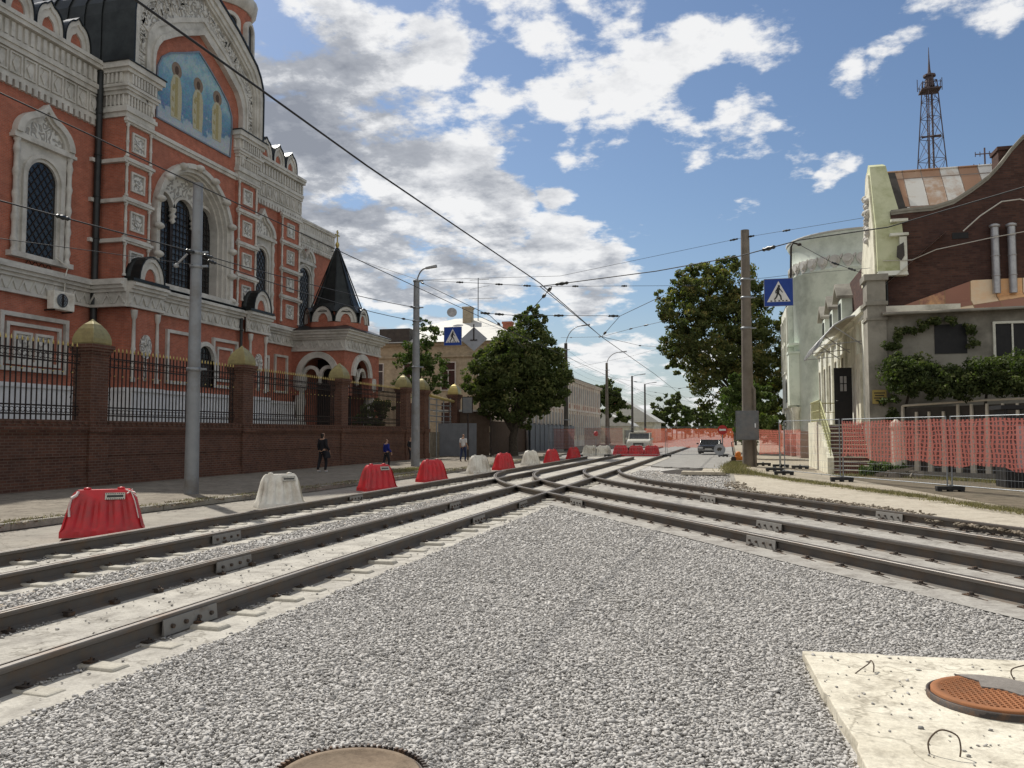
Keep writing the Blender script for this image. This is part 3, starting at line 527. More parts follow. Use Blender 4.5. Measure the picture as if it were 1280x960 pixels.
# straight rails: tops measured from the photograph's joints
rail('straight tram rail nearest to the camera on the left, edging the gravel',straight(-5.03),0,[(-5.03,6.92,H,-1),(-5.03,16.2,H,-1),(-5.03,19.9,H,-1)],-1)
rail('straight tram rail second from the gravel, with a black bolted joint',straight(-6.55,62),0,[(-6.55,9.95,H,-1),(-6.55,19.2,H,-1)],1)
rail('straight tram rail third from the gravel, beyond the stony strip',straight(-8.3),0,[(-8.3,12.4,H,-1)],-1)
rail('straight tram rail farthest from the gravel, beside the red and white barriers',straight(-9.82,62),0,[(-9.82,20.6,H,-1)],1)
pa=crail(CA,RA[0],2.2); pb=crail(CA,RA[1],2.2); pc=crail(CB,RB[0],2.2); pd=crail(CB,RB[1],2.2)
def at_y(P,y):
    i=min(range(len(P)),key=lambda k:abs(P[k][1]-y)); a,b=P[i],P[min(i+1,len(P)-1)]
    return (a[0],a[1],math.atan2(b[1]-a[1],b[0]-a[0]))
def jn(P,y,sd=1): x,yy,a=at_y(P,y); return (x,yy,a,sd)
rail('curved tram rail edging the gravel, sweeping in from the right with a pale splice plate',pa,.003,[jn(pa,13.7,-1),jn(pa,20.6,-1)],-1)
rail('curved tram rail second from the gravel on the right',pb,.003,[jn(pb,16.9,-1)],1)
rail('curved tram rail third from the gravel on the right',pc,.003,[jn(pc,22.7,-1)],-1)
rail('curved tram rail farthest right, passing the kerb and sandy apron',pd,.003,[jn(pd,18.9,-1)],1)
# ================================================================ SLEEPERS
def sleeper(name_len,flush=False,inner=True,label='',group=''):
    t=thing('concrete_sleeper',label,'sleeper',(0,0,0),group)
    m=MB(); L=name_len/2; zt=-.035 if flush else .0
    if flush: m.box(-L,L,-.11,.11,-.08,-.036)
    else:
        m.box(-.84,.84,-.09,.09,-.09,-.045)
        for s in (-1,1):
            x0,x1=sorted((s*L,s*(.42 if inner else .80))); m.hexa([(x0,-.125,-.09),(x1,-.125,-.09),(x1,.125,-.09),(x0,.125,-.09),(x0+(.05 if s<0 else 0),-.085,.0),(x1-(.05 if s>0 else 0),-.095,.004),(x1-(.05 if s>0 else 0),.08,.0),(x0+(.05 if s<0 else 0),.09,.003)])
    m.build('block','sleeper',t,origin=(0,0,0),bevel=.02)
    for rs in (-.76,.76):
        for sd in (-1,1):
            m=MB(); x=rs+sd*.115; z=zt
            m.box(x-.03,x+.035,-.045,.045,z-.03,z+.012); m.tube([(x,0,z),(x+.004,.003,z+.045)],.010,6); m.lathe([(.0,0),(.019,0),(.019,.014),(.0,.016)],(x,0,z+.012),6,smooth=False)
            m.tube([(x-sd*.055,-.03,z+.008),(x,-.04,z+.022),(x+sd*.045,0,z+.014),(x,.04,z+.022),(x-sd*.055,.03,z+.008)],.0065,5)
            if flush: m.box(x-.05,x+.05,-.07,.07,-.05,-.02); m.lathe([(.0,0),(.03,0),(.026,.03),(.0,.035)],(x,.02,-.02),6,smooth=False); m.tube([(x+sd*.02,.02,z+.006),(x+sd*.05,.16,z+.012),(x+sd*.06,.30,z+.004)],.008,5)
            m.build('rail_clip','bolt',t,origin=(0,0,0))
    return t
s0=sleeper(2.45,inner=False,label='concrete sleeper of the inner straight tram track',group='sleepers of the inner straight track')
y=4.35; first=True; k=0
while y<33:
    if first: s0.location=(-5.79,y,0); first=False
    else:
        s=dup(s0,(-5.79+random.uniform(-.02,.02),y+random.uniform(-.03,.03),random.uniform(-.03,.01)),random.uniform(-.05,.05))
    y+=.66
y=7.0; sB=sleeper(2.4,label='concrete sleeper of the outer straight tram track',group='sleepers of the outer straight track'); sB.location=(-9.06,6.4,0)
while y<33:
    s=dup(sB,(-9.06+random.uniform(-.02,.02),y,random.uniform(-.03,.0)),random.uniform(-.05,.05)); y+=.66
s1=sleeper(2.3,flush=True,label='steel tie with rail clips under the gravel-side curved track',group='ties of the gravel-side curved track')
fst=True
for (cs,Rm,lab,grp,yy) in ((CA,25.24,'steel tie with rail clips under the gravel-side curved track','ties of the gravel-side curved track',(3,24)),(CB,25.24,'steel tie with rail clips under the kerb-side curved track','ties of the kerb-side curved track',(8,31))):
    P=curved(cs[0],cs[1],Rm,cs[2],30,step=.1); acc_=0; last=P[0]
    for i in range(1,len(P)):
        a,b=P[i-1],P[i]; L=math.hypot(b[0]-a[0],b[1]-a[1]); u=0
        while acc_+L-u>=.72:
            u+=.72-acc_; acc_=0; x=a[0]+(b[0]-a[0])*u/L; yv=a[1]+(b[1]-a[1])*u/L
            if yy[0]<yv<yy[1]:
                rz=math.atan2(b[1]-a[1],b[0]-a[0])-H
                if fst: s1.location=(x,yv,0); s1.rotation_euler=(0,0,rz); fst=False
                else: dup(s1,(x,yv,0),rz+random.uniform(-.05,.05),lab,grp)
        acc_+=L-u
# ================================================================ SLAB AND MANHOLES
sm=MB(); sm.prism(SLAB,fz(-.12),0,.155); struct('concrete_slab',sm,'slab',bevel=.008)
def manhole(label,c,r,z,mat,rimz):
    t=thing('manhole_cover',label,'manhole cover',(c[0],c[1],z))
    m=MB(); m.lathe([(r+.014,-.09),(r+.016,rimz-.01),(r-.002,rimz-.006),(r-.006,-.02),(0,-.02)],(c[0],c[1],z),48); m.build('frame','bolt',t)
    m=MB(); m.lathe([(r-.012,-.05),(r-.012,rimz+.002),(r-.022,rimz+.009),(r-.06,rimz+.010),(r-.065,rimz+.003),(0,rimz+.003)],(c[0],c[1],z),48); m.build('lid',mat,t)
    return t
t=manhole('rusty orange cast iron manhole cover half smeared with grey mortar, on the pale slab',(1.66,6.2),.40,.040,'manhole',.045)
m=MB()
for i in range(-9,10):
    for j in range(-9,10):
        x,y=i*.036,j*.036
        if math.hypot(x,y)<.325: m.hexa([(1.66+x-.011,6.2+y-.011,.085),(1.66+x+.011,6.2+y-.011,.085),(1.66+x+.011,6.2+y+.011,.085),(1.66+x-.011,6.2+y+.011,.085),(1.66+x-.008,6.2+y-.008,.096),(1.66+x+.008,6.2+y-.008,.096),(1.66+x+.008,6.2+y+.008,.096),(1.66+x-.008,6.2+y+.008,.096)])
m.build('tread_studs','manhole',t)
m=MB(); q=[(1.50,6.57),(1.62,6.44),(1.60,6.30),(1.72,6.27),(1.80,6.16),(1.92,6.10),(2.03,6.13),(2.04,6.3),(1.95,6.46),(1.80,6.565),(1.66,6.595)]; m.prism(q,fz(.087),0,.013); m.build('mortar_smear','mortar',t)
t=manhole('sandy dusty round manhole cover sunk in the gravel with a toothed rim',(-1.93,4.02),.38,.01,'cover_conc',.03)
m=MB()
for k in range(72):
    a=2*PI*k/72; c,s=cos(a),sin(a); m.hexa([(-1.93+c*.385-s*.007,4.02+s*.385+c*.007,.02),(-1.93+c*.385+s*.007,4.02+s*.385-c*.007,.02),(-1.93+c*.41+s*.007,4.02+s*.41-c*.007,.02),(-1.93+c*.41-s*.007,4.02+s*.41+c*.007,.02)]+[(-1.93+c*.385-s*.007,4.02+s*.385+c*.007,.052),(-1.93+c*.385+s*.007,4.02+s*.385-c*.007,.052),(-1.93+c*.41+s*.007,4.02+s*.41-c*.007,.052),(-1.93+c*.41-s*.007,4.02+s*.41+c*.007,.052)])
m.tube([(-1.93+0.40*cos(a),4.02+0.40*sin(a),.03) for a in [2*PI*i/48 for i in range(49)]],.012,5); m.build('rim_teeth','bolt',t)
def loop(label,pts):
    P_=[Vector(p) for p in pts]; Q=[]
    for i in range(len(P_)-1):
        p0,p1,p2,p3=P_[max(i-1,0)],P_[i],P_[i+1],P_[min(i+2,len(P_)-1)]
        for j in range(5): u=j/5; Q.append(.5*((2*p1)+(p2-p0)*u+(2*p0-5*p1+4*p2-p3)*u*u+(3*p1-p0-3*p2+p3)*u**3))
    Q.append(P_[-1]); m=MB(); m.tube(Q,.0048,6); t=m.build('lifting_loop','rebar',origin=pts[0]); tag(t,label,'rebar loop')
def lp(px,z0=.035): # ground points then a bent bar
    return px
a=gnd(1069,842,.035); b=gnd(1092,840,.035)
loop('bent rebar lifting loop near the left corner of the pale slab',[a,a+Vector((.04,.0,.035)),a+Vector((.10,.05,.065)),b+Vector((-.01,.05,.07)),b+Vector((.005,.02,.05)),b])
a=gnd(1162,942,.035); b=gnd(1200,946,.035)
loop('tall rounded rebar lifting loop in front of the rusty manhole',[a,a+Vector((-.005,0,.06)),a+Vector((.03,.0,.115)),a+(b-a)*.5+Vector((0,0,.135)),b+Vector((-.01,0,.11)),b+Vector((.005,0,.05)),b])
a=gnd(1268,850,.035); b=gnd(1300,846,.035)
loop('rebar lifting loop behind the rusty manhole at the right edge',[a,a+Vector((-.02,0,.05)),a+Vector((.01,.01,.085)),b+Vector((-.02,0,.085)),b])
# ================================================================ CHURCH
ch=thing('church','large red brick church with white carved trim, black roofs and an arched icon gable','church',(-38,42,1.9))
XW,XU,XL,XF=-31.9,-30.5,-30.0,-33.5   # wing face, upper risalit face, lower risalit face, far wing face
m=MB()
m.box(-46,XW,8,35.9,1.8,21.1); m.box(-46,XU-1.0,35.9,48.3,9.6,19.0); m.box(XU-1.0,XU,35.9,38.7,9.6,19.0); m.box(XU-1.0,XU,45.0,48.3,9.6,19.0); m.box(XU-1.0,XU,38.7,45.0,9.6,10.0)
_A=arc(41.85,13.9,3.15,18); m.band([(y,19.0) for y,_ in _A],_A,fx(XU),-1.0,0); m.box(-46,XL,35.9,48.6,1.8,9.0); m.box(-46,XW,48.3,56.4,1.8,21.1); m.box(-46,XF,56.4,65.3,1.8,18.9)
# lower pillars of the projecting bay
m.box(XL-.1,XL+.35,35.88,37.9,2.5,8.2); m.box(XL-.1,XL+.35,46.6,48.63,2.5,8.2)
# pilasters
for y0,y1 in ((35.88,37.9),(46.1,48.33)): m.box(XU-.2,XU+.16,y0,y1,9.7,18.3)
m.box(XW-.2,XW+.25,53.6,56.4,9.7,18.0)
def GO(c,hw,zb,zs,zt):     # keel-arched gable outline: upright, quick shoulder, gentle slope to the point
    fr=[(1,0),(.985,.14),(.94,.27),(.86,.40),(.74,.50),(.62,.60),(.5,.69),(.37,.77),(.25,.845),(.12,.92),(.05,.97),(0,1)]
    L=[(c-hw,zb)]+[(c-hw*x,zs+(zt-zs)*z) for x,z in fr]
    return L+[(2*c-x,z) for x,z in L[-2::-1]]
GC=42.1
g_out=GO(GC,6.15,21.0,24.0,28.8); g_in=GO(GC,4.2,19.0,22.2,25.6)
m.prism([(GC-6.0,19.0)]+[(y,z) for y,z in GO(GC,6.0,21.0,23.8,28.6)]+[(GC+6.0,19.0)],fx(XU),-.9,0)
m.build('wall','church_brick',ch)
# barrel roof behind the gable
m=MB(); go=GO(GC,6.2,20.9,24.05,28.85); m.band(go,[(GC+(y-GC)*.97,z-.25) for y,z in go],fx(XU),-15,-.35)
for k in range(12):
    d=-1.5-k*1.1; m.band([(GC+(y-GC)*1.008,z+.06) for y,z in go],[(GC+(y-GC)*.99,z-.1) for y,z in go],fx(XU),d-.05,d)
m.build('barrel_roof','roof_black',ch)
for q in ((20,35.6),(48.5,56)): m=MB(); m.box(-45,-33,*q,21.15,21.5); m.build('wing_roof','roof_black',ch)
m=MB(); m.band([(y,z) for y,z in GO(GC,6.25,21.0,24.1,28.95)],g_out,fx(XU),-.5,.62); m.build('gable_capping','roof_black',ch)
# white archivolt of the gable
m=MB(); L=[g_out]
def off(a): return [(g_out[i][0]+(g_in[i][0]-g_out[i][0])*a,g_out[i][1]+(g_in[i][1]-g_out[i][1])*a) for i in range(len(g_out))]
m.band(off(0),off(.14),fx(XU),-.1,.55); m.band(off(.14),off(.25),fx(XU),-.1,.44); m.band(off(.25),off(.31),fx(XU),-.1,.34); m.band(off(.66),off(.75),fx(XU),-.1,.30); m.band(off(.75),off(.9),fx(XU),-.1,.22); m.band(off(.9),off(1.0),fx(XU),-.1,.34)
m.build('gable_arch','trim',ch)
m=MB(); m.band(off(.31),off(.66),fx(XU),-.1,.16)
o=m.build('relief_band','carved',ch)
m=MB()
def along(P,u):
    L=[0]
    for i in range(1,len(P)): L.append(L[-1]+math.hypot(P[i][0]-P[i-1][0],P[i][1]-P[i-1][1]))
    s=u*L[-1]
    for i in range(1,len(P)):
        if L[i]>=s:
            f=(s-L[i-1])/(L[i]-L[i-1]); return (P[i-1][0]+(P[i][0]-P[i-1][0])*f,P[i-1][1]+(P[i][1]-P[i-1][1])*f),math.atan2(P[i][1]-P[i-1][1],P[i][0]-P[i-1][0])
mid=off(.485)
for k in range(64):      # raised old lettering and scrolls worn beyond reading
    (y,z),a=along(mid,.02+.96*k/63); r=random.Random(k)
    for q in range(r.choice([1,2,2,3])):
        dy,dz=r.uniform(-.12,.12),r.uniform(-.3,.3); w_,h_=r.uniform(.04,.07),r.uniform(.12,.34)
        if r.random()<.4: w_,h_=h_,w_
        pts_=[(-w_,-h_),(w_,-h_),(w_,h_),(-w_,h_)]
        m.prism([(y+(px+dy)*cos(a)-(pz+dz)*sin(a),z+(px+dy)*sin(a)+(pz+dz)*cos(a)) for px,pz in pts_],fx(XU),.15,.215)
m.build('relief_ornament','trim',o)
# icon panel
mp=[(38.35,19.2),(45.4,19.2),(45.55,20.9),(45.5,21.9),(45.1,22.6),(44.2,23.3),(43.1,24.0),(42.0,24.6),(40.6,23.9),(39.4,23.35),(38.7,22.8),(38.35,22.1),(38.3,20.8)]
m=MB(); m.prism(mp,fx(XU),-.05,.03); ic=m.build('icon_panel','mosaic',ch)
m=MB(); A=mp+[mp[0]]; B=[(42+(y-42)*.97,21.7+(z-21.7)*.965) for y,z in A]; m.band(A,B,fx(XU),.02,.09); m.build('panel_frame','steel',ic)
for k,(cy,s_) in enumerate(((40.05,1.0),(42.05,.97),(43.95,.95))):
    z0=19.75+.03*k; H_=3.15*s_; rb=MB()
    rb.prism([(cy-.42,z0),(cy+.42,z0),(cy+.5,z0+.9),(cy+.47,z0+1.9),(cy+.30,z0+H_-.72),(cy+.1,z0+H_-.6),(cy-.1,z0+H_-.6),(cy-.30,z0+H_-.72),(cy-.5,z0+1.9),(cy-.52,z0+.9)],fx(XU),.03,.045); rb.build('saint_robe','mosaic_cream',ic)
    st_=MB(); st_.prism([(cy-.13,z0+.1),(cy+.13,z0+.1),(cy+.11,z0+H_-.75),(cy-.11,z0+H_-.75)],fx(XU),.046,.055)
    for q in range(3): st_.prism([(cy-.38,z0+.35+q*.6),(cy-.2,z0+.3+q*.6),(cy-.22,z0+.5+q*.6),(cy-.36,z0+.6+q*.6)],fx(XU),.046,.052)
    st_.prism([(cy-.30,z0+1.6),(cy-.02,z0+1.75),(cy-.02,z0+1.95),(cy-.32,z0+1.9)],fx(XU),.056,.06); st_.build('stole','mosaic_gold',ic)
    h=MB(); h.prism([(cy+.44*cos(t),z0+H_-.32+.46*sin(t)) for t in [2*PI*i/20 for i in range(20)]],fx(XU),.030,.04); h.build('halo','mosaic_halo',ic)
    h=MB(); h.prism([(cy+.17*cos(t),z0+H_-.33+.25*sin(t)) for t in [2*PI*i/14 for i in range(14)]],fx(XU),.041,.05); h.build('head','mosaic_dark',ic)
# ---- cornices -------------------------------------------------
def cornice(segs,z0,z1,deep=.5,frieze=True):
    """horizontal mouldings with beads, a panel frieze and dentils; segs: list of (wall fn, s0, s1)"""
    H_=z1-z0
    for fn,s0,s1 in segs:
        a=MB(); b=MB(); bd=MB(); fp=MB()
        rect(a,fn,s0,s1,z0+.10*H_,z0+.16*H_,0,.16); rect(a,fn,s0,s1,z0+.16*H_,z0+.52*H_,0,.07)
        rect(a,fn,s0,s1,z0+.50*H_,z0+.57*H_,0,.2); rect(a,fn,s0,s1,z0+.57*H_,z0+.64*H_,0,.28*deep/.5); rect(a,fn,s0,s1,z0+.64*H_,z0+.88*H_,0,.16)
        rect(a,fn,s0,s1,z0+.88*H_,z0+.94*H_,0,deep*.85); rect(a,fn,s0,s1,z0+.94*H_,z1,0,deep)
        n=max(1,int((s1-s0)/.36)); 
        for i in range(n):
            c=s0+(s1-s0)*(i+.5)/n; rect(b,fn,c-.09,c+.09,z0+.66*H_,z0+.86*H_,.15,.27*deep/.5)     # dentils
            rect(bd,fn,c-.11,c+.11,z0,z0+.10*H_,0,.2); 
        n=max(1,int((s1-s0)/.8))
        if frieze:
            for i in range(n):
                c=s0+(s1-s0)*(i+.5)/n; w_=(s1-s0)/n*.5-.06; zz0,zz1=z0+.19*H_,z0+.48*H_
                for q in ((c-w_,c-w_+.07,zz0,zz1),(c+w_-.07,c+w_,zz0,zz1),(c-w_+.07,c+w_-.07,zz0,zz0+.07),(c-w_+.07,c+w_-.07,zz1-.07,zz1)): rect(fp,fn,*q,.06,.15)
                fp.prism([(c-.2,(zz0+zz1)/2),(c,zz0+.13),(c+.2,(zz0+zz1)/2),(c,zz1-.13)],fn,.06,.14)
        o=a.build('cornice','trim',ch); b.build('dentils','trim',o); bd.build('corbels','trim',o)
        if frieze: fp.build('panel_frieze','trim',o)
cornice([(fx(XW),8,35.7)],17.75,21.15,.5)
cornice([(fx(XW),48.5,56.9)],17.9,21.25,.5)
cornice([(fy(56.4,1),-36,XW)],17.9,21.25,.45)
cornice([(fx(XF),56.4,65.5)],16.8,19.1,.35)
def capital(y0,y1,x0,x1):
    a=MB(); b=MB(); b2=MB(); b3=MB(); b4=MB()
    for z,zz,d in ((18.3,18.55,.10),(18.55,18.75,.2),(18.75,18.9,.12),(18.9,19.5,.0),(19.5,19.7,.12),(19.7,19.85,.22),(19.85,20.0,.3),(20.0,20.6,.16),(20.6,20.8,.34),(20.8,21.1,.46)):
        a.box(x0,x1+d,y0-d,y1+d,z,zz)
    n=int((y1-y0)/.22)
    for i in range(n):
        c=y0+(y1-y0)*(i+.5)/n; b.lathe([(.05,0),(.075,.15),(.045,.3),(.075,.45),(.05,.6)],(x1+.05,c,18.9),6); b2.box(x1+.15,x1+.3,c-.06,c+.06,20.05,20.58)
    for i in range(5):
        c=x1-.15-i*.26
        if c>x0: b3.lathe([(.05,0),(.075,.15),(.045,.3),(.075,.45),(.05,.6)],(c,y0-.05,18.9),6); b4.box(c-.06,c+.06,y0-.3,y0-.15,20.05,20.58)
    o=a.build('pier_cap','trim',ch); b.build('balusters','trim',o); b2.build('dentils','trim',o); b3.build('balusters','trim',o); b4.build('dentils','trim',o)
    a=MB(); a.box(x0,x1+.52,y0-.52,y1+.52,21.1,21.16); a.build('cap_flashing','roof_black',ch)
capital(35.9,37.9,XW,XU+.18); capital(46.1,48.3,XW,XU+.18)
# ---- bands, panels and colonnettes of the pilasters -------------
def pil(fn,s0,s1,z0,z1,side=None,k=4,wrap=None):
    a=MB(); h=(z1-z0)/k
    for i in range(k):
        a=MB(); b=MB(); p=MB()
        za=z0+i*h; zb=za+h
        rect(a,fn,s0-.12,s1+.12,zb-.34,zb-.24,0,.14); rect(a,fn,s0-.18,s1+.18,zb-.24,zb-.1,0,.22); rect(a,fn,s0-.1,s1+.1,zb-.1,zb,0,.1)
        c=(s0+s1)/2; r_=min(.52,(s1-s0)*.28); zc=za+(h-.34)/2+.02
        for q in ((c-r_,c-r_+.1,zc-r_,zc+r_),(c+r_-.1,c+r_,zc-r_,zc+r_),(c-r_+.1,c+r_-.1,zc-r_,zc-r_+.1),(c-r_+.1,c+r_-.1,zc+r_-.1,zc+r_)): rect(a,fn,*q,0,.09)
        rect(p,fn,c-r_+.1,c+r_-.1,zc-r_+.1,zc+r_-.1,0,.02); p.prism([(c+.22*cos(t),zc+.22*sin(t)) for t in [PI*j/5 for j in range(10)]],fn,.02,.07)
        BB=[]
        for cc in (s0+.06,s1-.06):
            P0=fn(cc,za+.02,.07); b=MB(); BB.append(b); b.lathe([(.10,0),(.10,.1),(.06,.14),(.075,h*.35),(.10,h*.38),(.075,h*.41),(.06,h-.52),(.10,h-.48),(.10,h-.36)],P0,8)
        o=a.build('pilaster_tier','trim',ch); p.build('carved_tile','carved',o)
        for b in BB: b.build('colonnette','trim',o)
pil(fx(XU+.16),35.95,37.85,9.9,18.3); pil(fx(XU+.16),46.15,48.25,9.9,18.3); pil(fx(XW+.25),53.7,56.3,9.9,18.0)
for z in (11.85,13.95,16.05): a=MB(); a.box(XW-.1,XU+.36,35.68,35.92,z-.2,z); a.box(XW,XW+.18,35.2,35.9,z-.2,z); a.build('side_band','trim',ch)
for z in (11.85,13.95,16.05): a=MB(); a.box(XW-.5,XW+.45,56.4,56.6,z-.2,z); a.build('side_band','trim',ch)
a=MB(); rect(a,fx(XU),37.9,46.1,17.95,18.12,0,.12); rect(a,fx(XU),37.9,46.1,18.12,18.32,0,.22); a.build('string_course','trim',ch)
# ---- ledge with zigzag frieze --------------------------------------
def ledge(segs):
    for fn,s0,s1,z in segs:
        a=MB(); b=MB()
        rect(a,fn,s0,s1,z+.02,z+.16,0,.2); rect(a,fn,s0,s1,z+.16,z+.78,0,.09); rect(a,fn,s0,s1,z+.78,z+.95,0,.22); rect(a,fn,s0,s1,z+.95,z+1.12,0,.36); rect(a,fn,s0,s1,z+1.12,z+1.26,0,.5); rect(a,fn,s0,s1,z+1.26,z+1.45,0,.3)
        n=max(1,int((s1-s0)/.62)); w_=(s1-s0)/n
        for i in range(n):
            c=s0+w_*(i+.5); b.prism([(c-w_*.45,z+.2),(c-w_*.30,z+.2),(c,z+.60),(c+w_*.30,z+.2),(c+w_*.45,z+.2),(c,z+.76)],fn,.09,.17)
        o=a.build('ledge','trim',ch); b.build('zigzag_frieze','trim',o)
ledge([(fx(XW),8,35.9,8.2),(fx(XL+.35),35.55,37.9+.35,8.2),(fx(XL),38.25,46.25,8.2),(fx(XL+.35),46.25,48.95,8.2),(fx(XW),48.9,56.4,8.2),(fy(35.55),XW,XL+.36,8.2),(fy(48.95,1),XW,XL+.3,8.2),(fx(XF),56.4,65,8.2)])
for q in ((XU-.3,XL+.75,35.5,38.3,9.55,9.7),(XU-.3,XL+.75,46.2,49.0,9.55,9.7),(XU-.3,XL+.3,38.3,46.2,9.55,9.68)): a=MB(); a.box(*q); a.build('ledge_flashing','roof_black',ch)
# ---- plinth
for fn,s0,s1 in ((fx(XW),8,35.9),(fx(XL+.35),35.7,38.1),(fx(XL),38.1,46.4),(fx(XL+.35),46.4,48.8),(fx(XW),48.8,56),(fx(XF),56,65),(fy(35.9),XW,XL+.35)):
    a=MB(); rect(a,fn,s0,s1,1.9,2.9,0,.42); rect(a,fn,s0,s1,2.9,3.9,0,.30); rect(a,fn,s0,s1,3.9,4.1,0,.38)
    a.build('plinth','plinth',ch)
# ---- kokoshnik gables ----------------------------------------------
def koko(fn,c,z,w_,h_,depth,keel=True,par=ch,name='kokoshnik'):
    n=7; r_=w_/2
    out_=arc(c,z,r_,10,rz=h_) if not keel else [(c-r_,z)]+[(c-r_*cos(t)**.8 if t<PI/2-.01 else c,z+.25+(h_-.45)*sin(t)+(.2 if abs(t-PI/2)<.01 else 0)) for t in [PI/2*i/8 for i in range(9)]]+[(c+r_*cos(t)**.8,z+.25+(h_-.45)*sin(t)) for t in [PI/2*i/8 for i in range(7,-1,-1)]]+[(c+r_,z)]
    inn=[(c+(x-c)*.48,z+(y-z)*.55) for x,y in out_]; mid_=[(c+(x-c)*.78,z+(y-z)*.82) for x,y in out_]
    a=MB(); a.band(out_,mid_,fn,-depth,.12); a.band(mid_,inn,fn,-depth,.04); o=a.build(name,'trim',par)
    b=MB(); b.prism(inn,fn,-depth,-.05); b.build('infill','church_brick',o)
    rf=[(c+(x-c)*1.07,z+(y-z)*1.06) for x,y in out_]; b=MB(); b.band(rf,out_,fn,-depth-.15,.18); b.build('mini_roof','roof_black',o)
y=34.45
while y>20: koko(fx(XW+.15),y-.55,21.15,1.62,1.55,.5); y-=1.78
for y in (49.75,51.5,53.25,55.0): koko(fx(XW+.15),y,21.25,1.55,1.5,.5)
koko(fx(XL+.45),37.1,9.7,1.9,1.32,.25,False,name='pier_kokoshnik'); koko(fx(XL+.45),47.8,9.7,2.0,1.32,.25,False,name='pier_kokoshnik')
for c,w_ in ((37.1,2.0),(47.8,2.1)):
    a=MB(); o_=arc(c,9.68,w_/2,12,rz=1.4); a.prism(o_,fx(XL+.45),-1.35,-.28,True); a.build('pier_mini_roof','roof_black',ch)
# ---- tall windows of the wings ---------------------------------------
def lattice(fn,s0,s1,z0,z1,d,inside,step=.3,diag=True):
    mb=MB(); t_=.022; W_=s1-s0
    def ln(a,b):
        n=14; prev=None
        for i in range(n):
            u0,u1=i/n,(i+1)/n; p=(a[0]+(b[0]-a[0])*u0,a[1]+(b[1]-a[1])*u0); q=(a[0]+(b[0]-a[0])*u1,a[1]+(b[1]-a[1])*u1)
            if inside(*p) and inside(*q): mb.tube([fn(*p,d),fn(*q,d)],t_,4,False,False)
    if diag:
        k=z0-W_*1.2
        while k<z1+W_*1.2: ln((s0,k),(s1,k+W_*1.3)); ln((s0,k+W_*1.3),(s1,k)); k+=step*1.5
    else:
        x=s0+step/2
        while x<s1: ln((x,z0),(x,z1)); x+=step
        z=z0
        while z<z1: ln((s0,z),(s1,z)); z+=step*1.1
    return mb
def tallwin(fn,c,z0,z1,gw,sw,sp,top,label=None):
    a=MB(); r_=gw/2; zs=z1-r_
    A=[(c-r_,z0)]+arc(c,zs,r_)+[(c+r_,z0)]
    def grow(k): return [(c-r_-k,z0)]+arc(c,zs,r_+k)+[(c+r_+k,z0)]
    m=MB(); m.prism(A,fn,-.02,.02)
    w0=m.build('window','glass',ch)
    a.band(grow(.16),A,fn,0,.14); a.band(grow(.34),grow(.16),fn,0,.24); hw=sw/2
    k=r_+.34
    # flat white surround with lintel
    rect(a,fn,c-hw+.32,c-k,z0,sp,0,.12); rect(a,fn,c+k,c+hw-.32,z0,sp,0,.12)
    top_=[(c-k,zs)]+[p for p in arc(c,zs,k)][1:-1]+[(c+k,zs)]
    a.band([(x,sp) for x,_ in top_],top_,fn,0,.12)
    rect(a,fn,c-hw-.12,c+hw+.12,sp,sp+.16,0,.34); rect(a,fn,c-hw-.05,c+hw+.05,sp+.16,sp+.3,0,.26)
    O=ogee(c,sp+.3,hw,top-sp-.3,8); I=[(c+(x-c)*.80,sp+.3+(z-sp-.3)*.80) for x,z in O]; I2=[(c+(x-c)*.70,sp+.3+(z-sp-.3)*.68) for x,z in O]
    a.band(O,I,fn,0,.36); a.band(I,I2,fn,0,.22)
    rect(a,fn,c-hw-.1,c+hw+.1,z0-.24,z0,0,.34)
    fr=a.build('window_surround','trim',w0)
    b=MB(); b.prism(I2,fn,0,.1); b.build('carved_tympanum','carved',w0)
    for sx_ in (-1,1):
        b=MB(); P0=fn(c+sx_*(hw-.17),z0,.16); h_=sp-z0; pr=[(.15,0),(.15,.12),(.11,.2)]
        for q in range(5): zz=h_*(q+.5)/5; pr+=[(.12,zz-.25),(.16,zz-.08),(.17,zz),(.16,zz+.08),(.12,zz+.25)]
        b.lathe(pr+[(.11,h_-.2),(.16,h_-.1),(.16,h_)],P0,8); b.build('turned_column','trim',w0)
    lattice(fn,c-r_,c+r_,z0,z1,.05,lambda x,z: abs(x-c)<r_-.02 and (z<zs or math.hypot(x-c,z-zs)<r_-.02),.34).build('lattice','iron',w0)
tallwin(fx(XW),32.15,10.15,14.75,1.75,3.5,15.45,17.6)
tallwin(fx(XW),26.6,10.15,14.75,1.75,3.5,15.45,17.6)
tallwin(fx(XW),51.3,10.15,14.75,1.5,3.2,15.45,17.6)
tallwin(fx(XF),60.3,8.9,15.2,1.9,3.0,15.5,16.0)
# ---- great triple window ---------------------------------------------
WC=41.85; fn=fx(XU); zs=13.9; z0=10.0
def ring(k): return [(WC-k,z0)]+arc(WC,zs,k,22)+[(WC+k,z0)]
m=MB(); m.prism(ring(3.1),fn,-.99,-.85); gw=m.build('great_window','glass',ch)
a=MB(); a.band(ring(3.62),ring(3.34),fn,0,.40); a.band(ring(3.34),ring(3.14),fn,-.3,.22); a.band(ring(3.14),ring(3.02),fn,-.6,-.02); a.band(ring(3.02),ring(2.9),fn,-.84,-.3)
rect(a,fn,WC-3.9,WC+3.9,9.72,10.0,0,.6)
for k in range(13):
    (y_,z_),an=along(ring(3.47),k/12); a.lathe([(.10,0),(.26,.1),(.30,.2),(.26,.3),(.10,.4)],(XU+.42,y_,z_-.2),8)
a.build('archivolt','trim',gw)
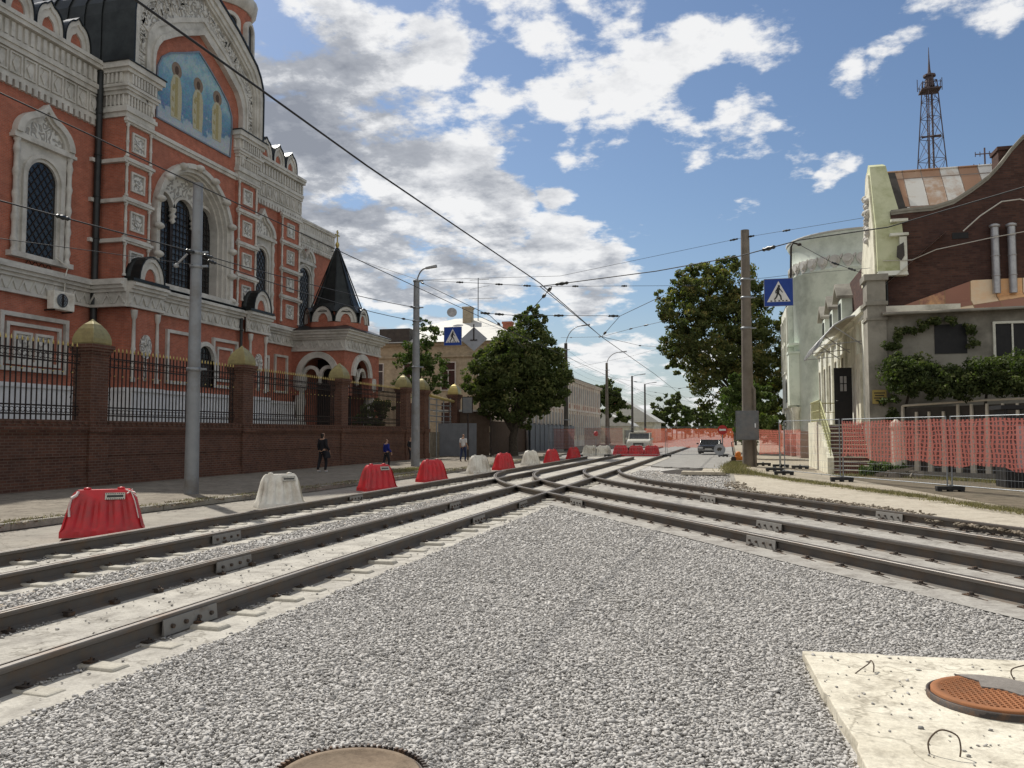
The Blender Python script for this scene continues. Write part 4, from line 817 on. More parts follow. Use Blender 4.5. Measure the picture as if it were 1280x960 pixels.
# tympanum with three lobes
lob=[(WC-1.92,.93),(WC,.93),(WC+1.92,.93)]
T=[]; zl=14.65
for c_,r_ in lob: T+=arc(c_,zl,r_,9)
a=MB()
up=[]
for x,z in T: up.append((x,zs+math.sqrt(max(0,2.92**2-min(abs(x-WC),2.91)**2))))
a.band(up,T,fn,-.84,-.74); ty=a.build('carved_tympanum','carved',gw)
a=MB()
for c_,r_ in lob: a.band(arc(c_,zl,r_+.14,12),arc(c_,zl,r_-.03,12),fn,-.84,-.55)
for x in (WC-.96,WC+.96): a.lathe([(.06,-.75),(.2,-.6),(.12,-.45),(.24,-.3),(.12,-.15),(.22,0),(.22,.15)],(XU-.68,x,zl),8)
a.build('lobed_arches','trim',gw)
g=lattice(fn,WC-2.85,WC+2.85,10.05,15.6,-.83,lambda x,z: z<zl or any(math.hypot(x-c_,z-zl)<r_ for c_,r_ in lob),.33,False)
for x in (WC-.96,WC+.96): g.box(XU-.85,XU-.73,x-.09,x+.09,10,14.0)
for c_,r_ in lob:
    z=10.3
    while z<14.6:
        x=c_-.66
        while x<c_+.7: g.tube([(XU-.82,x+.1*cos(t),z+.1*sin(t)) for t in [PI*j/3 for j in range(7)]],.012,3,False,False); x+=.33
        z+=.37
g.build('window_grille','iron',gw)
# ---- ground floor details ----------------------------------------------
def frame(mb,fn,a0,a1,b0,b1,t_,d):
    rect(mb,fn,a0,a0+t_,b0,b1,0,d); rect(mb,fn,a1-t_,a1,b0,b1,0,d); rect(mb,fn,a0+t_,a1-t_,b0,b0+t_,0,d); rect(mb,fn,a0+t_,a1-t_,b1-t_,b1,0,d)
for s in (32.0,26.5):
    a=MB(); frame(a,fx(XW),s-2.0,s+2.0,4.65,7.35,.2,.2); frame(a,fx(XW),s-1.6,s+1.6,4.95,6.9,.16,.14); frame(a,fx(XW),s-1.15,s-.08,5.1,6.5,.12,.1); frame(a,fx(XW),s+.08,s+1.15,5.1,6.5,.12,.1); a.build('panel_moulding','trim',ch)
    a=MB(); rect(a,fx(XW),s-1.02,s-.2,5.22,6.38,0,.02); rect(a,fx(XW),s+.2,s+1.02,5.22,6.38,0,.02); a.build('blind_panels','carved',ch)
for Q in (((XL,39.0,41.2,4.5,7.5,.18,.16),),((XL,43.2,45.8,4.5,7.5,.18,.16),(XL,43.7,45.3,4.9,7.0,.14,.1)),((XW,49.8,52.6,4.7,7.3,.18,.16),(XW,50.4,52.0,5.0,6.8,.14,.1)),((XW,53.4,55.2,4.7,7.5,.16,.14),)):
    a=MB()
    for q in Q: frame(a,fx(q[0]),*q[1:])
    a.build('panel_moulding','trim',ch)
for y_ in (36.0,37.8,46.7,48.5):
    a=MB(); a.lathe([(.13,4.4),(.13,4.6),(.08,4.7),(.10,6.0),(.13,6.1),(.10,6.2),(.08,7.6),(.15,7.75),(.18,8.1)],(XL+.42,y_,0),8); a.build('corner_colonnette','trim',ch)
for c_ in (36.95,47.7):     # carved shield on each pier
    a=MB(); a.prism([(c_+.42*cos(t),6.3+.62*sin(t)*(1 if sin(t)>0 else 1.05)) for t in [2*PI*i/18 for i in range(18)]],fx(XL+.35),0,.1); a.prism([(c_-.1,4.5),(c_+.1,4.5),(c_+.07,5.7),(c_-.07,5.7)],fx(XL+.35),0,.08)
    o=a.build('carved_shield','carved',ch); a=MB(); rect(a,fx(XL+.35),c_-.04,c_+.04,5.85,6.75,.1,.15); rect(a,fx(XL+.35),c_-.2,c_+.2,6.35,6.43,.1,.15); a.build('shield_cross','trim',o)
c_=42.4
m=MB(); A=[(c_-.8,4.5)]+arc(c_,6.1,.8,12)+[(c_+.8,4.5)]; m.prism(A,fx(XL),0,.02); w0=m.build('arched_window','glass',ch)
a=MB(); B=[(c_-1.05,4.5)]+arc(c_,6.1,1.05,12)+[(c_+1.05,4.5)]; a.band(B,A,fx(XL),0,.25); a.build('window_surround','trim',w0); lattice(fx(XL),c_-.8,c_+.8,4.5,6.9,.05,lambda x,z: abs(x-c_)<.78 and (z<6.1 or math.hypot(x-c_,z-6.1)<.78),.3,False).build('lattice','iron',w0)
# drainpipes
def pipe(x,y,z0,z1,r=.13):
    a=MB(); a.tube([(x,y,z0),(x,y,z1)],r,10)
    z=z0+1
    while z<z1: a.lathe([(r,0),(r+.03,.02),(r+.03,.08),(r,.1)],(x,y,z),10); z+=2.2
    return a
pipe(XW+.22,35.55,2,21.2,.17).build('drainpipe','drain',ch); pipe(XF+.2,56.75,2,18,.15).build('drainpipe','drain',ch)
pipe(XL+.25,45.9,5,9.0,.1).build('drainpipe','drain',ch)
# tower drum rising behind the gable
tw=MB(); tc_=(-38.5,55.2,0); tw.lathe([(2.6,21),(2.6,36)],tc_,16,smooth=False); o=tw.build('tower_drum','church_brick',ch)
a=MB(); b=MB()
for k in range(8):
    an=2*PI*k/8+.2; ux,uy=cos(an),sin(an)
    fnk=lambda s,z,d: (tc_[0]+ux*(2.5+d)-uy*s,tc_[1]+uy*(2.5+d)+ux*s,z)
    A=[(-.5,28.5)]+arc(0,33.0,.5,8)+[(.5,28.5)]; B=[(-.78,28.5)]+arc(0,33.0,.78,8)+[(.78,28.5)]; a.band(B,A,fnk,-.1,.3); b.prism(A,fnk,-.1,.12)
a.lathe([(2.75,27.8),(2.9,28),(2.9,28.3),(2.7,28.4)],tc_,24); a.lathe([(2.7,34.4),(3.0,34.8),(3.1,35.4),(2.7,35.5)],tc_,24)
a.build('drum_arches','trim',o); b.build('drum_windows','glass',o)
# ---- porch ---------------------------------------------------------------
X0,X1,Y0,Y1=-31.9,-27.6,56.0,61.7
m=MB()
# walls as piers with arched openings
def archwall(fn,s0,s1,z0,z1,c,r_,zs_,d):
    A=arc(c,zs_,r_,16); top=[(s0 if i==0 else (s1 if i==len(A)-1 else x),z1) for i,(x,_) in enumerate(A)]
    m.band([(x,z1) for x,_ in A],A,fn,-d,0); rect(m,fn,s0,c-r_,z0,z1,-d,0); rect(m,fn,c+r_,s1,z0,z1,-d,0)
archwall(fy(Y0),X0,X1,4.6,8.0,-29.75,1.55,6.1,.6); archwall(fx(X1),Y0+.6,Y1,4.6,8.0,58.85,1.5,6.1,.6); m.box(X0,X1,Y1-.01,Y1+.5,1.9,8)
m.box(X0,X0+.7,Y0+.6,Y1-.02,1.9,8); m.build('porch_wall','church_brick',ch)
a=MB(); a.band(arc(-29.75,6.1,1.75,16),arc(-29.75,6.1,1.3,16),fy(Y0),0,.2); a.band(arc(58.85,6.1,1.75,16),arc(58.85,6.1,1.3,16),fx(X1),0,.2)
for c2 in (-.72,.72):
    a.band(arc(-29.75+c2,6.1,.75,10),arc(-29.75+c2,6.1,.5,10),fy(Y0+.35),-.1,.15); a.band(arc(58.85+c2,6.1,.72,10),arc(58.85+c2,6.1,.48,10),fx(X1-.35),-.1,.15)
a.lathe([(.05,5.4),(.2,5.55),(.14,5.8),(.25,6.1)],(-29.75,Y0+.35,0),8); a.lathe([(.05,5.4),(.2,5.55),(.14,5.8),(.25,6.1)],(X1-.35,58.85,0),8)
for (x,y) in ((X1-.4,Y0+.4),(X1-.4,Y1-.4),(X0+.5,Y0+.35)):
    a.lathe([(.5,2.0),(.5,2.5),(.36,2.7),(.30,3.2),(.42,3.9),(.44,4.2),(.34,4.7),(.30,4.9),(.5,5.1),(.55,5.3),(.55,6.0),(.48,6.1)],(x,y,0),12)
a.build('porch_arches','trim',ch)
a=MB()
for c2 in (-.72,.72):   # fill above the inner arches
    pass
a.band([(-31.3+i*.194,7.6) for i in range(17)],[(x,z) for x,z in arc(-29.75,6.15,1.5,16)],fy(Y0+.5),-.05,.02); a.build('arch_spandrel','carved',ch)
a=MB(); a.box(X0+.75,X1-.75,Y0+2.6,Y0+2.7,2,7.5); a.box(X1-2.6,X1-2.5,Y0+2.7,Y1-.1,2,7.5); a.build('dark_doorway','door_black',ch)
a=MB(); b=MB()
for fn,s0,s1 in ((fy(Y0),X0+.0,X1+.0),(fx(X1),Y0-.0,Y1+.5)):
    a=MB(); b=MB()
    for z,zz,d in ((7.9,8.05,.15),(8.05,8.75,.1),(8.75,8.9,.25),(8.9,9.1,.4),(9.1,9.3,.6),(9.3,9.42,.75)): rect(a,fn,s0,s1+d*(1 if s1==X1 else 1),z,zz,0,d)
    n=int((s1-s0)/.6); w_=(s1-s0)/n
    for i in range(n):
        c=s0+w_*(i+.5); b.prism([(c-w_*.45,8.12),(c-w_*.3,8.12),(c,8.5),(c+w_*.3,8.12),(c+w_*.45,8.12),(c,8.72)],fn,.1,.17)
    o=a.build('porch_cornice','trim',ch); b.build('zigzag_frieze','trim',o)
a=MB(); a.add([(X0,Y0-.85,9.43),(X1+.85,Y0-.85,9.43),(X1+.85,Y1+1.3,9.43),(X0,Y1+1.3,9.43),(X0,Y0+1.5,10.05),(-28.2,Y0+1.5,10.05),(-28.2,Y1-1.2,10.05),(X0,Y1-1.2,10.05)],[(0,1,5,4),(1,2,6,5),(2,3,7,6),(4,5,6,7),(3,2,1,0)]); a.build('porch_roof','roof_black',ch)
tcx,tcy=-29.7,58.8
a=MB(); a.lathe([(2.45,9.55),(2.45,10.15),(2.3,10.2),(2.1,11.2)],(tcx,tcy,0),8,PI/8,False); db=a.build('tent_base','church_brick',ch)
for k in range(8):
    an=2*PI*k/8; ux,uy=cos(an),sin(an)
    fnk=(lambda ux,uy: lambda s,z,d: (tcx+ux*(2.2+d)-uy*s,tcy+uy*(2.2+d)+ux*s,z))(ux,uy)
    koko(fnk,0,10.2,1.72,1.15,.3,False,ch,'tent_kokoshnik')
a=MB(); a.lathe([(2.5,10.95),(2.15,11.3),(1.75,11.7),(.12,16.2),(.05,16.4)],(tcx,tcy,0),8,PI/8,False)
for k in range(8):
    an=PI/8+2*PI*k/8; a.tube([(tcx+1.95*cos(an),tcy+1.95*sin(an),11.5),(tcx+.1*cos(an),tcy+.1*sin(an),16.25)],.05,5)
o=a.build('tent_roof','roof_black',ch)
a=MB(); a.lathe([(.09,16.3),(.16,16.5),(.16,16.6),(.05,16.8)],(tcx,tcy,0),10); a.box(tcx-.04,tcx+.04,tcy-.04,tcy+.04,16.7,17.7); a.box(tcx-.04,tcx+.04,tcy-.32,tcy+.32,17.25,17.35); a.box(tcx-.035,tcx+.035,tcy-.18,tcy+.18,17.5,17.57); a.build('cross','gold',o)
# air conditioner on the wing
ac=thing('air_conditioner','white air conditioner unit with a round fan hung under the church ledge','air conditioner',(XW+.1,33.2,7.95))
a=MB(); a.box(XW+.2,XW+.62,32.55,33.85,7.75,8.65); a.build('casing','white_plastic',ac,bevel=.03)
a=MB(); a.prism([(33.05+.34*cos(t),8.2+.34*sin(t)) for t in [2*PI*i/24 for i in range(24)]],fx(XW+.62),0,.03); a.build('fan_grille','steel',ac)
a=MB(); a.tube([(XW+.66,33.05+.1*cos(t)*k,8.2+.1*sin(t)*k) for k in (1,2,3) for t in [2*PI*i/16 for i in range(17)]],.012,4); a.box(XW+.62,XW+.7,33.02,33.08,7.9,8.5); a.box(XW+.0,XW+.6,32.6,32.66,7.68,7.74); a.box(XW+.0,XW+.6,33.7,33.76,7.68,7.74); a.build('bracket','iron',ac)
a=MB(); a.tube([(XW+.3,33.5,8.65),(XW+.34,33.5,9.5),(XW+.55,33.4,9.9),(XW+.3,32.9,10.3)],.03,6); a.build('hose','white_plastic',ac)
# ================================================================ BRICK FENCE
fw=thing('brick_fence','dark red brick fence wall with gold-capped pillars and black iron railings','fence',(-20.3,40,0))
XFW=-20.0
m=MB(); YS=[4.2,13.5,22.75,31.4,40.6,49.6,52.9]; y0,y1=-14,53.4
m.box(XFW-.5,XFW,y0,y1,0,1.75); 
for i,(z,zz,d) in enumerate(((1.75,1.82,.04),(1.82,1.9,.08),(1.9,1.98,.12),(1.98,2.06,.06),(.0,.35,.08),(.35,.42,.04),(1.05,1.12,.03))): m.box(XFW-.5-d,XFW+d,y0,y1,z,zz)
y=y0+.2
while y<y1: m.box(XFW+.0,XFW+.10,y,y+.11,2.06,2.16); y+=.27
m.box(XFW-.5,XFW+.02,y0,y1,2.06,2.2)
m.build('wall','fence_brick',fw)
for yp in YS+[59.8]:
    w_=.46
    m=MB(); m.box(XFW-.70,XFW+.14,yp-w_,yp+w_,0,.42); m.box(XFW-.68,XFW+.10,yp-w_+.04,yp+w_-.04,.42,1.9); m.box(XFW-.74,XFW+.17,yp-w_-.02,yp+w_+.02,1.82,2.06); m.box(XFW-.64,XFW+.06,yp-w_+.07,yp+w_-.07,2.06,4.35)
    for z,zz,d in ((4.35,4.45,.04),(4.45,4.55,.09),(4.55,4.68,.13)): m.box(XFW-.64-d,XFW+.06+d,yp-w_+.08-d,yp+w_-.08+d,z,zz)
    o=m.build('pillar','fence_brick',fw)
    c=MB(); c.lathe([(.58,4.68),(.61,4.74),(.60,4.88),(.54,5.04),(.43,5.20),(.27,5.36),(.11,5.46),(.02,5.54)],(XFW-.29,yp,0),4,PI/4,False,.98,.98)
    o2=c.build('gold_cap','gold' if yp>55 else 'gold_dull',o)
    me=o2.data; b=o2.modifiers.new('bevel','BEVEL'); b.width=.05; b.segments=3; b.angle_limit=R(25)
def railing(ya,yb,name='iron_railing'):
    a=MB(); g=MB(); X=XFW-.28
    for z in (2.35,2.62,4.0,4.28): a.box(X-.025,X+.025,ya,yb,z,z+.045)
    n=int((yb-ya)/.19)
    for i in range(n):
        y=ya+(yb-ya)*(i+.5)/n; a.box(X-.016,X+.016,y-.016,y+.016,2.2,4.55)
        g.lathe([(.0,0),(.035,.03),(.02,.1),(.0,.17)],(X,y,4.54),5)
        if i%2==0: g.lathe([(.0,-.03),(.035,0),(.0,.03)],(X+.03,y,3.72),5)
        for zc,rr in ((4.17,.085),(2.50,.075)):
            yc=y+(yb-ya)/n/2; a.tube([(X,yc+rr*cos(t),zc+rr*sin(t)) for t in [2*PI*j/8 for j in range(9)]],.012,4,False,False)
    for yc,sg in ((ya+.22,1),(yb-.22,-1)):
        for zc in (2.9,3.3,3.7): a.tube([(X,yc+sg*.12*cos(t)*(1-.1*t/PI),zc+.16*sin(t)) for t in [PI*j/5 for j in range(9)]],.014,4,False,False)
    o=a.build(name,'iron',fw); g.build('gold_finials','gold',o)
for ya,yb in zip(YS[:-1],YS[1:]):
    if yb-ya>4: railing(ya+.55,yb-.55)
a=MB(); 
for z in (2.6,3.0,3.4,3.8,4.2): a.tube([(XFW-.35,53.4,z),(XFW-.35,56.5,z-.02),(XFW-.35,59.3,z)],.04,6)
for y in (54.5,56,57.5,59): a.tube([(XFW-.35,y,.1),(XFW-.35,y,4.4)],.05,6)
t=tag(a.build('metal_gate','steel',origin=(XFW-.35,56.5,0)),'open grey bar gate between the last two gold capped pillars','gate')
a=MB(); a.tube([(XFW+.1,53.5,4.35),(XFW-.1,56.5,4.25),(XFW-.2,59.3,4.15)],.1,8); tag(a.build('overhead_pipe','plaque',origin=(XFW,56.5,4.2)),'yellowish pipe running above the bar gate','pipe')
# ================================================================ RIGHT BUILDINGS
rb=thing('old_brick_building','dark brick building with sweeping parapet, patched tin roof and lime green gable','building',(9,40,.17))
YB=37.2
P=[(6.05,.1),(6.05,8.3),(6.55,8.9),(6.6,11.0),(7.3,11.05),(8.2,11.08),(9.0,11.3),(9.7,11.75),(10.3,12.2),(10.8,12.75),(11.2,13.3),(11.6,13.75),(12.6,14.1),(15,14.1),(15,.1)]
m=MB(); m.prism(P,fy(YB),-.45,0); m.box(6.1,15,YB+.4,48,.1,9.6); m.box(6.0,6.14,YB+.02,47.9,.1,9.4)
m.build('brick_wall','old_brick',rb)
m=MB(); T=P[3:14]; m.band([(x,z+.10) for x,z in T],T,fy(YB),-.5,.07); m.band([(x,z) for x,z in T],[(x,z-.1) for x,z in T],fy(YB),0,.04); m.build('parapet_coping','grey_wall',rb)
m=MB(); ZR=13.35; YR=39.4
m.add([(6.7,YB+.45,11.0),(15,YB+.45,11.0),(15,YR,ZR),(6.7,YR,ZR),(6.7,YR+2.4,11.0),(15,YR+2.4,11.0)],[(0,1,2,3),(3,2,5,4)]); m.tube([(6.7,YR,ZR+.02),(15,YR,ZR+.02)],.05,6); m.build('roof','roof_patch',rb)
m=MB(); m.add([(6.72,YB+.46,11.02),(7.35,YB+.46,11.02),(7.2,YR,ZR+.03),(6.72,YR,ZR+.03)],[(0,1,2,3)]); m.box(6.9,7.3,YB+.3,YB+.5,10.8,11.3); m.build('tar_strip','fence_dark',rb)
m=MB(); m.box(10.85,11.5,YB+.5,YB+1.4,11.3,13.45); m.box(10.8,11.55,YB+.42,YB+1.48,13.45,13.6); m.build('chimney','old_brick',rb)
m=MB()
for x in (10.42,11.02):
    m.tube([(x,YB-.2,7.4),(x,YB-.2,10.1)],.15,10); m.lathe([(.15,0),(.21,.03),(.21,.1),(.1,.16)],(x,YB-.2,10.08),10)
    for z in (8.1,8.9,9.7): m.lathe([(.15,0),(.17,.01),(.17,.05),(.15,.06)],(x,YB-.2,z),10)
m.build('flue_pipe','tin',rb)
m=MB(); m.box(8.9,9.5,YB-.03,YB+.05,9.75,10.0); m.build('vent_hole','door_black',rb)
m=MB(); m.tube([(6.35,YB-.1,.2),(6.35,YB-.1,8.2),(6.5,YB-.1,8.6)],.06,8); m.build('downpipe','drain',rb)
# lime gable of the street front (faces the street, -X)
XG=6.0; gp_=[(36.95,8.45,7.1),(36.95,9.0,7.1),(37.1,9.9,7.05),(37.1,10.5,7.0),(37.45,11.2,6.95),(37.85,12.2,6.8),(38.3,13.35,6.65),(38.7,13.55,6.6),(39.1,13.35,6.6),(39.5,12.2,6.7),(40.1,10.8,6.8),(40.9,9.7,6.8),(41.2,8.45,6.8)]
g=MB(); n_=len(gp_); g.add([(XG,y,z) for y,z,x in gp_]+[(x,y,z) for y,z,x in gp_],[tuple(range(n_)),tuple(range(n_,2*n_))]+[(i,(i+1)%n_,n_+(i+1)%n_,n_+i) for i in range(n_)]); g.build('street_gable','lime',rb)
g=MB(); g.prism([(38.7+(y-38.7)*.86,8.5+(z-8.5)*.93) for y,z,_ in gp_],fx(XG,-1),0,.08); ob_=g.build('gable_face','cream',rb)
g=MB()
for k in range(16):
    r=random.Random(k+5); g.lathe([(0,-.16),(.16,-.08),(.2,0),(.14,.1),(0,.16)],(XG-.08,38.7+r.uniform(-.45,.45),10.2+k*.13),7)
g.build('plaster_ornament','trim',rb)
g=MB(); g.box(6.55,7.2,36.86,37.12,10.55,10.66); g.box(6.5,7.2,36.82,37.1,9.95,10.06); g.hexa([(6.0,36.8,8.3),(7.15,36.8,8.3),(7.15,37.3,8.3),(6.0,37.3,8.3),(6.0,36.9,8.5),(7.12,36.9,8.5),(7.12,37.3,8.5),(6.0,37.3,8.5)]); g.box(6.85,7.13,36.86,37.1,8.5,9.9); g.build('gable_bracket','white_wall',rb)
g=MB(); g.prism([(6.75,9.5),(7.0,9.65),(7.02,9.1),(6.9,8.9),(6.72,9.05)],fy(36.86),0,.05); g.build('missing_render','fence_dark',rb)
m=MB(); m.box(5.35,6.05,35.6,36.6,.1,8.0); m.box(5.28,6.12,35.53,36.67,6.9,7.05); m.box(5.25,6.15,35.5,36.7,7.9,8.15); m.box(5.3,6.1,35.55,36.65,6.3,6.4); m.build('corner_pier','grey_wall',rb)
# street front: cream storey with door, canopy, dormers
sf=thing('cream_street_front','cream plastered street front with dormers, black open door and red-brown entrance steps','building',(6.5,46,.17))
m=MB(); m.box(5.55,9,36.65,57,.1,7.0); m.box(5.45,5.55,36.65,57,.1,1.2); m.box(5.4,5.56,36.65,57,6.6,6.8); m.box(5.25,5.56,36.65,57,6.8,7.05)
for y in (37.2,39.3,43.3,46.1,48.8,51.5,54.2): m.box(5.42,5.56,y,y+.45,1.2,6.6)
m.build('wall','white_wall',sf)
m=MB(); m.add([(5.3,36.7,7.06),(5.3,57,7.06),(8.6,57,10.0),(8.6,36.7,10.0)],[(0,1,2,3)]); m.build('roof','roof_pale',sf)
for y in (43.6,46.3,49,51.7,54.4):
    w_=MB(); rect(w_,fx(5.56,-1),y+.15,y+1.35,3.0,5.6,0,.05); o=w_.build('window','glass',sf); w_=MB(); frame(w_,fx(5.56,-1),y,y+1.5,2.85,5.75,.16,.12); w_.build('frame','cream',o)
for y in (44.5,48.4,52.3):
    d=MB(); d.box(5.5,8,y,y+1.6,7.0,8.6); o=d.build('dormer','mint',sf); d=MB(); d.prism([(y-.25,8.55),(y+.8,9.25),(y+1.85,8.55),(y+1.85,8.7),(y+.8,9.45),(y-.25,8.7)],fx(5.25,-1),-3,.0); d.build('dormer_roof','grey_wall',o); d=MB(); rect(d,fx(5.5,-1),y+.4,y+1.2,7.4,8.4,0,.04); d.build('window','glass',o)
m=MB(); m.box(5.35,5.56,37.85,39.1,2.2,5.2); m.build('niche','cream',sf)
dl=MB(); dl.box(4.72,5.5,41.55,41.62,2.18,4.85); o=dl.build('door_leaf','door_black',sf); d=MB(); d.box(4.98,5.26,41.52,41.56,3.75,4.45); o2=d.build('door_pane','poster',o); d=MB(); d.box(5.10,5.14,41.50,41.53,3.75,4.45); d.box(4.98,5.26,41.50,41.53,4.08,4.12); d.build('glazing_bar','door_black',o2); d=MB(); d.tube([(4.79,41.54,3.3),(4.79,41.47,3.3),(4.87,41.47,3.3)],.015,6); d.build('handle','chrome',o)
# entrance steps
m=MB(); n=12
for i in range(n): m.box(3.95,5.45,35.2+i*.30,35.2+(i+1)*.30+.02,.15,.33+i*.165)
m.box(3.95,5.45,35.2+n*.3+.02,43.6,.15,2.14); m.build('steps','stairs',sf)
m=MB()
for i in range(n): m.box(3.93,5.46,35.17+i*.30,35.24+i*.30,.30+i*.165,.345+i*.165)
m.build('step_nosing','cream',sf)
m=MB(); m.prism([(35.3,.15),(38.9,.15),(43.6,.15),(43.6,2.3),(38.9,2.3),(38.8,2.2),(35.3,.8)],fx(3.7,-1),-.24,0); m.build('stair_side_wall','cream',sf)
m=MB()
def hand(z_):
    return [(3.82,35.3,.85+z_),(3.82,38.9,2.3+z_),(3.82,43.4,2.3+z_)]
for z_ in (.95,.5,.12): m.tube(hand(z_),.028 if z_>.9 else .018,6)
for i in range(13):
    y=35.35+i*.3; zb=.85+(y-35.3)*.403; m.tube([(3.82,y,zb),(3.82,y,zb+.95)],.018,5); m.tube([(3.82,y,zb+.5),(3.82,y+.15,zb+.72),(3.82,y+.3,zb+.6)],.014,4)
for i in range(11): y=39.1+i*.42; m.tube([(3.82,y,2.3),(3.82,y,3.25)],.018,5)
m.tube([(3.82,43.4,3.25),(5.4,43.4,3.25)],.028,6); m.tube([(3.82,43.4,2.8),(5.4,43.4,2.8)],.018,6)
m.build('stair_railing','rail_yellow',sf)
m=MB()   # curved glazed canopy
cv=[(5.5,6.9),(4.9,6.75),(4.4,6.45),(4.0,6.0),(3.75,5.55)]
m.band([(x,z) for x,z in cv],[(x,z-.03) for x,z in cv],lambda a,b,d:(a,38.2+d,b),0,7.5); cp_=m.build('canopy','polycarb',sf)
m=MB()
for i in range(8): m.tube([(x,38.2+i*1.07,z+.03) for x,z in cv],.035,6)
for x,z in cv[1:]: m.tube([(x,38.2,z),(x,45.7,z)],.02,5)
for y in (38.2,42,45.7): m.tube([(5.5,y,5.6),(4.4,y,6.4)],.025,5); m.tube([(5.5,y,5.75),(3.8,y,5.6)],.02,5)
m.build('canopy_frame','lamp_gray',cp_)
pl=MB(); pl.box(5.45,5.97,35.52,35.56,2.95,3.5); o=tag(pl.build('wall_plaque','plaque',origin=(5.7,35.54,3.2)),'small yellow plaque on the grey corner pier','plaque')
pl=MB()
for i,wd in enumerate((.4,.34,.42,.3)): pl.box(5.71-wd/2,5.71+wd/2,35.50,35.515,3.36-i*.1,3.395-i*.1)
pl.build('plaque_text','text_dark',o)
# low front building with rusty roof
lb=thing('low_grey_building','low grey rendered building with a patchy rusty tin roof, creepers and two dark windows','building',(10,36,.17))
YL=35.7
m=MB(); m.box(6.06,16,YL,YB-.02,.1,6.55); m.box(6.06,16,YL-.06,YL,.1,1.0); m.build('wall','grey_wall',lb)
m=MB(); m.add([(5.85,YL-.45,6.55),(16,YL-.45,6.72),(16,YB-.06,8.05),(9.6,YB-.06,8.0),(9.6,YB-.06,8.0),(5.95,YB-.06,6.7)],[(0,1,2,3,5)]); m.add([(5.85,YL-.45,6.45),(16,YL-.45,6.62),(16,YL-.45,6.72),(5.85,YL-.45,6.55)],[(0,1,2,3)]); m.build('roof','roof_rust',lb)
m=MB(); m.tube([(5.85,YL-.5,6.48),(16,YL-.5,6.64)],.06,8); m.build('gutter','grey_wall',lb)
w_=MB(); rect(w_,fy(YL),7.8,8.95,4.9,6.05,.0,.03); w_.build('window','door_black',lb)
w_=MB(); rect(w_,fy(YL),9.95,11.1,4.7,6.0,.0,.03); o=w_.build('window','door_black',lb); w_=MB(); frame(w_,fy(YL),9.85,11.2,4.6,6.1,.09,.1); rect(w_,fy(YL),10.5,10.56,4.7,6,.03,.08); w_.build('frame','white_wall',o)
w_=MB(); w_.tube([(10.0,YL-.25,3.2),(10.0,YL-.25,4.4),(11.5,YL-.25,4.35)],.05,6); w_.build('pipe_rail','white_wall',lb)
# ================= tower and the buildings behind it
tb=thing('round_tower_building','pale mint round tower with a frieze of plaster medallions and a tall white bay','building',(8.7,62,.17))
TX,TY=8.85,62.2
m=MB(); m.lathe([(4.5,.1),(4.5,12.6),(4.58,12.65),(4.58,12.8),(4.5,12.85),(4.5,14.6),(4.62,14.75),(4.75,15.0),(4.75,15.1),(.1,15.35)],(TX,TY,0),64); m.build('tower_wall','mint',tb)
m=MB(); m.lathe([(4.8,15.1),(4.85,15.2),(.1,15.9)],(TX,TY,0),48); m.build('tower_roof','roof_pale',tb)
m=MB()
for k in range(34):
    an=2*PI*k/34; ux,uy=cos(an),sin(an); c=(TX+4.5*ux,TY+4.5*uy)
    fnk=(lambda ux,uy: lambda s,z,d: (TX+(4.5+d)*ux-uy*s,TY+(4.5+d)*uy+ux*s,z))(ux,uy)
    for r_,d0,d1 in ((.36,0,.12),(.22,.12,.22)): m.prism([(r_*cos(t),13.25+r_*sin(t)) for t in [2*PI*i/12 for i in range(12)]],fnk,d0,d1)
    m.prism([(-.2,12.95),(.2,12.95),(.1,12.75),(-.1,12.75)],fnk,0,.12); m.prism([(.3,13.5),(.5,13.62),(.5,13.5),(.4,13.3)],fnk,0,.12)
m.build('medallion_frieze','trim',tb)
m=MB(); m.box(4.05,6.2,61.9,68,3.6,10.9); m.box(4.05,4.7,61.8,61.9,4.2,7.0)
m.add([(4.05,61.9,10.9),(6.2,61.9,10.9),(6.2,68,10.9),(4.05,68,10.9),(5.0,62.2,11.6),(6.2,68,11.6),(5.6,63.0,11.8),(6.2,68,11.8)],[(0,1,4),(1,2,5,6),(0,4,6,5,3)])
m.box(3.95,6.8,60.6,61.9,3.7,7.3); m.box(3.9,6.9,60.5,62,7.3,7.45); m.box(3.95,6.85,60.55,62,7.9,8.05); m.build('bay','mint',tb)
m=MB(); m.box(3.93,4.04,62.1,67.9,3.6,10.8); o=m.build('bay_front','white_wall',tb)
for y in (62.7,64.4,66.1):
    w_=MB(); rect(w_,fx(3.93,-1),y,y+1.0,6.2,10.0,0,.03); wi=w_.build('window','glass',o); w_=MB(); frame(w_,fx(3.93,-1),y-.12,y+1.12,6.08,10.12,.12,.1); rect(w_,fx(3.93,-1),y,y+1,8.1,8.35,.03,.09); w_.build('frame','white_wall',wi)
w_=MB(); w_.prism([(62.4,4.0)]+arc(63.1,5.0,.7,10)+[(63.8,4.0)],fx(3.93,-1),0,.03); w_.build('arched_window','glass',o)
m=MB(); 
for y in (60.8,63.2,65.6,67.6): m.lathe([(.35,.1),(.35,.6),(.26,.7),(.24,3.2),(.34,3.4),(.36,3.6)],(4.4,y,0),12)
m.box(5.2,6.4,58,70,.1,3.7); m.build('columns','white_wall',tb)
m=MB(); m.box(4.3,6.6,56.6,60.4,.1,1.9); m.box(4.0,6.6,60.4,68,.1,1.75); m.build('plinth','pink_base',tb)
m=MB(); m.box(6.3,12,56.5,66,.1,8); m.build('link_wall','mint',tb)
gb=thing('green_building','lime green plastered building with a dark eave just beyond the round tower','building',(8,80,.17))
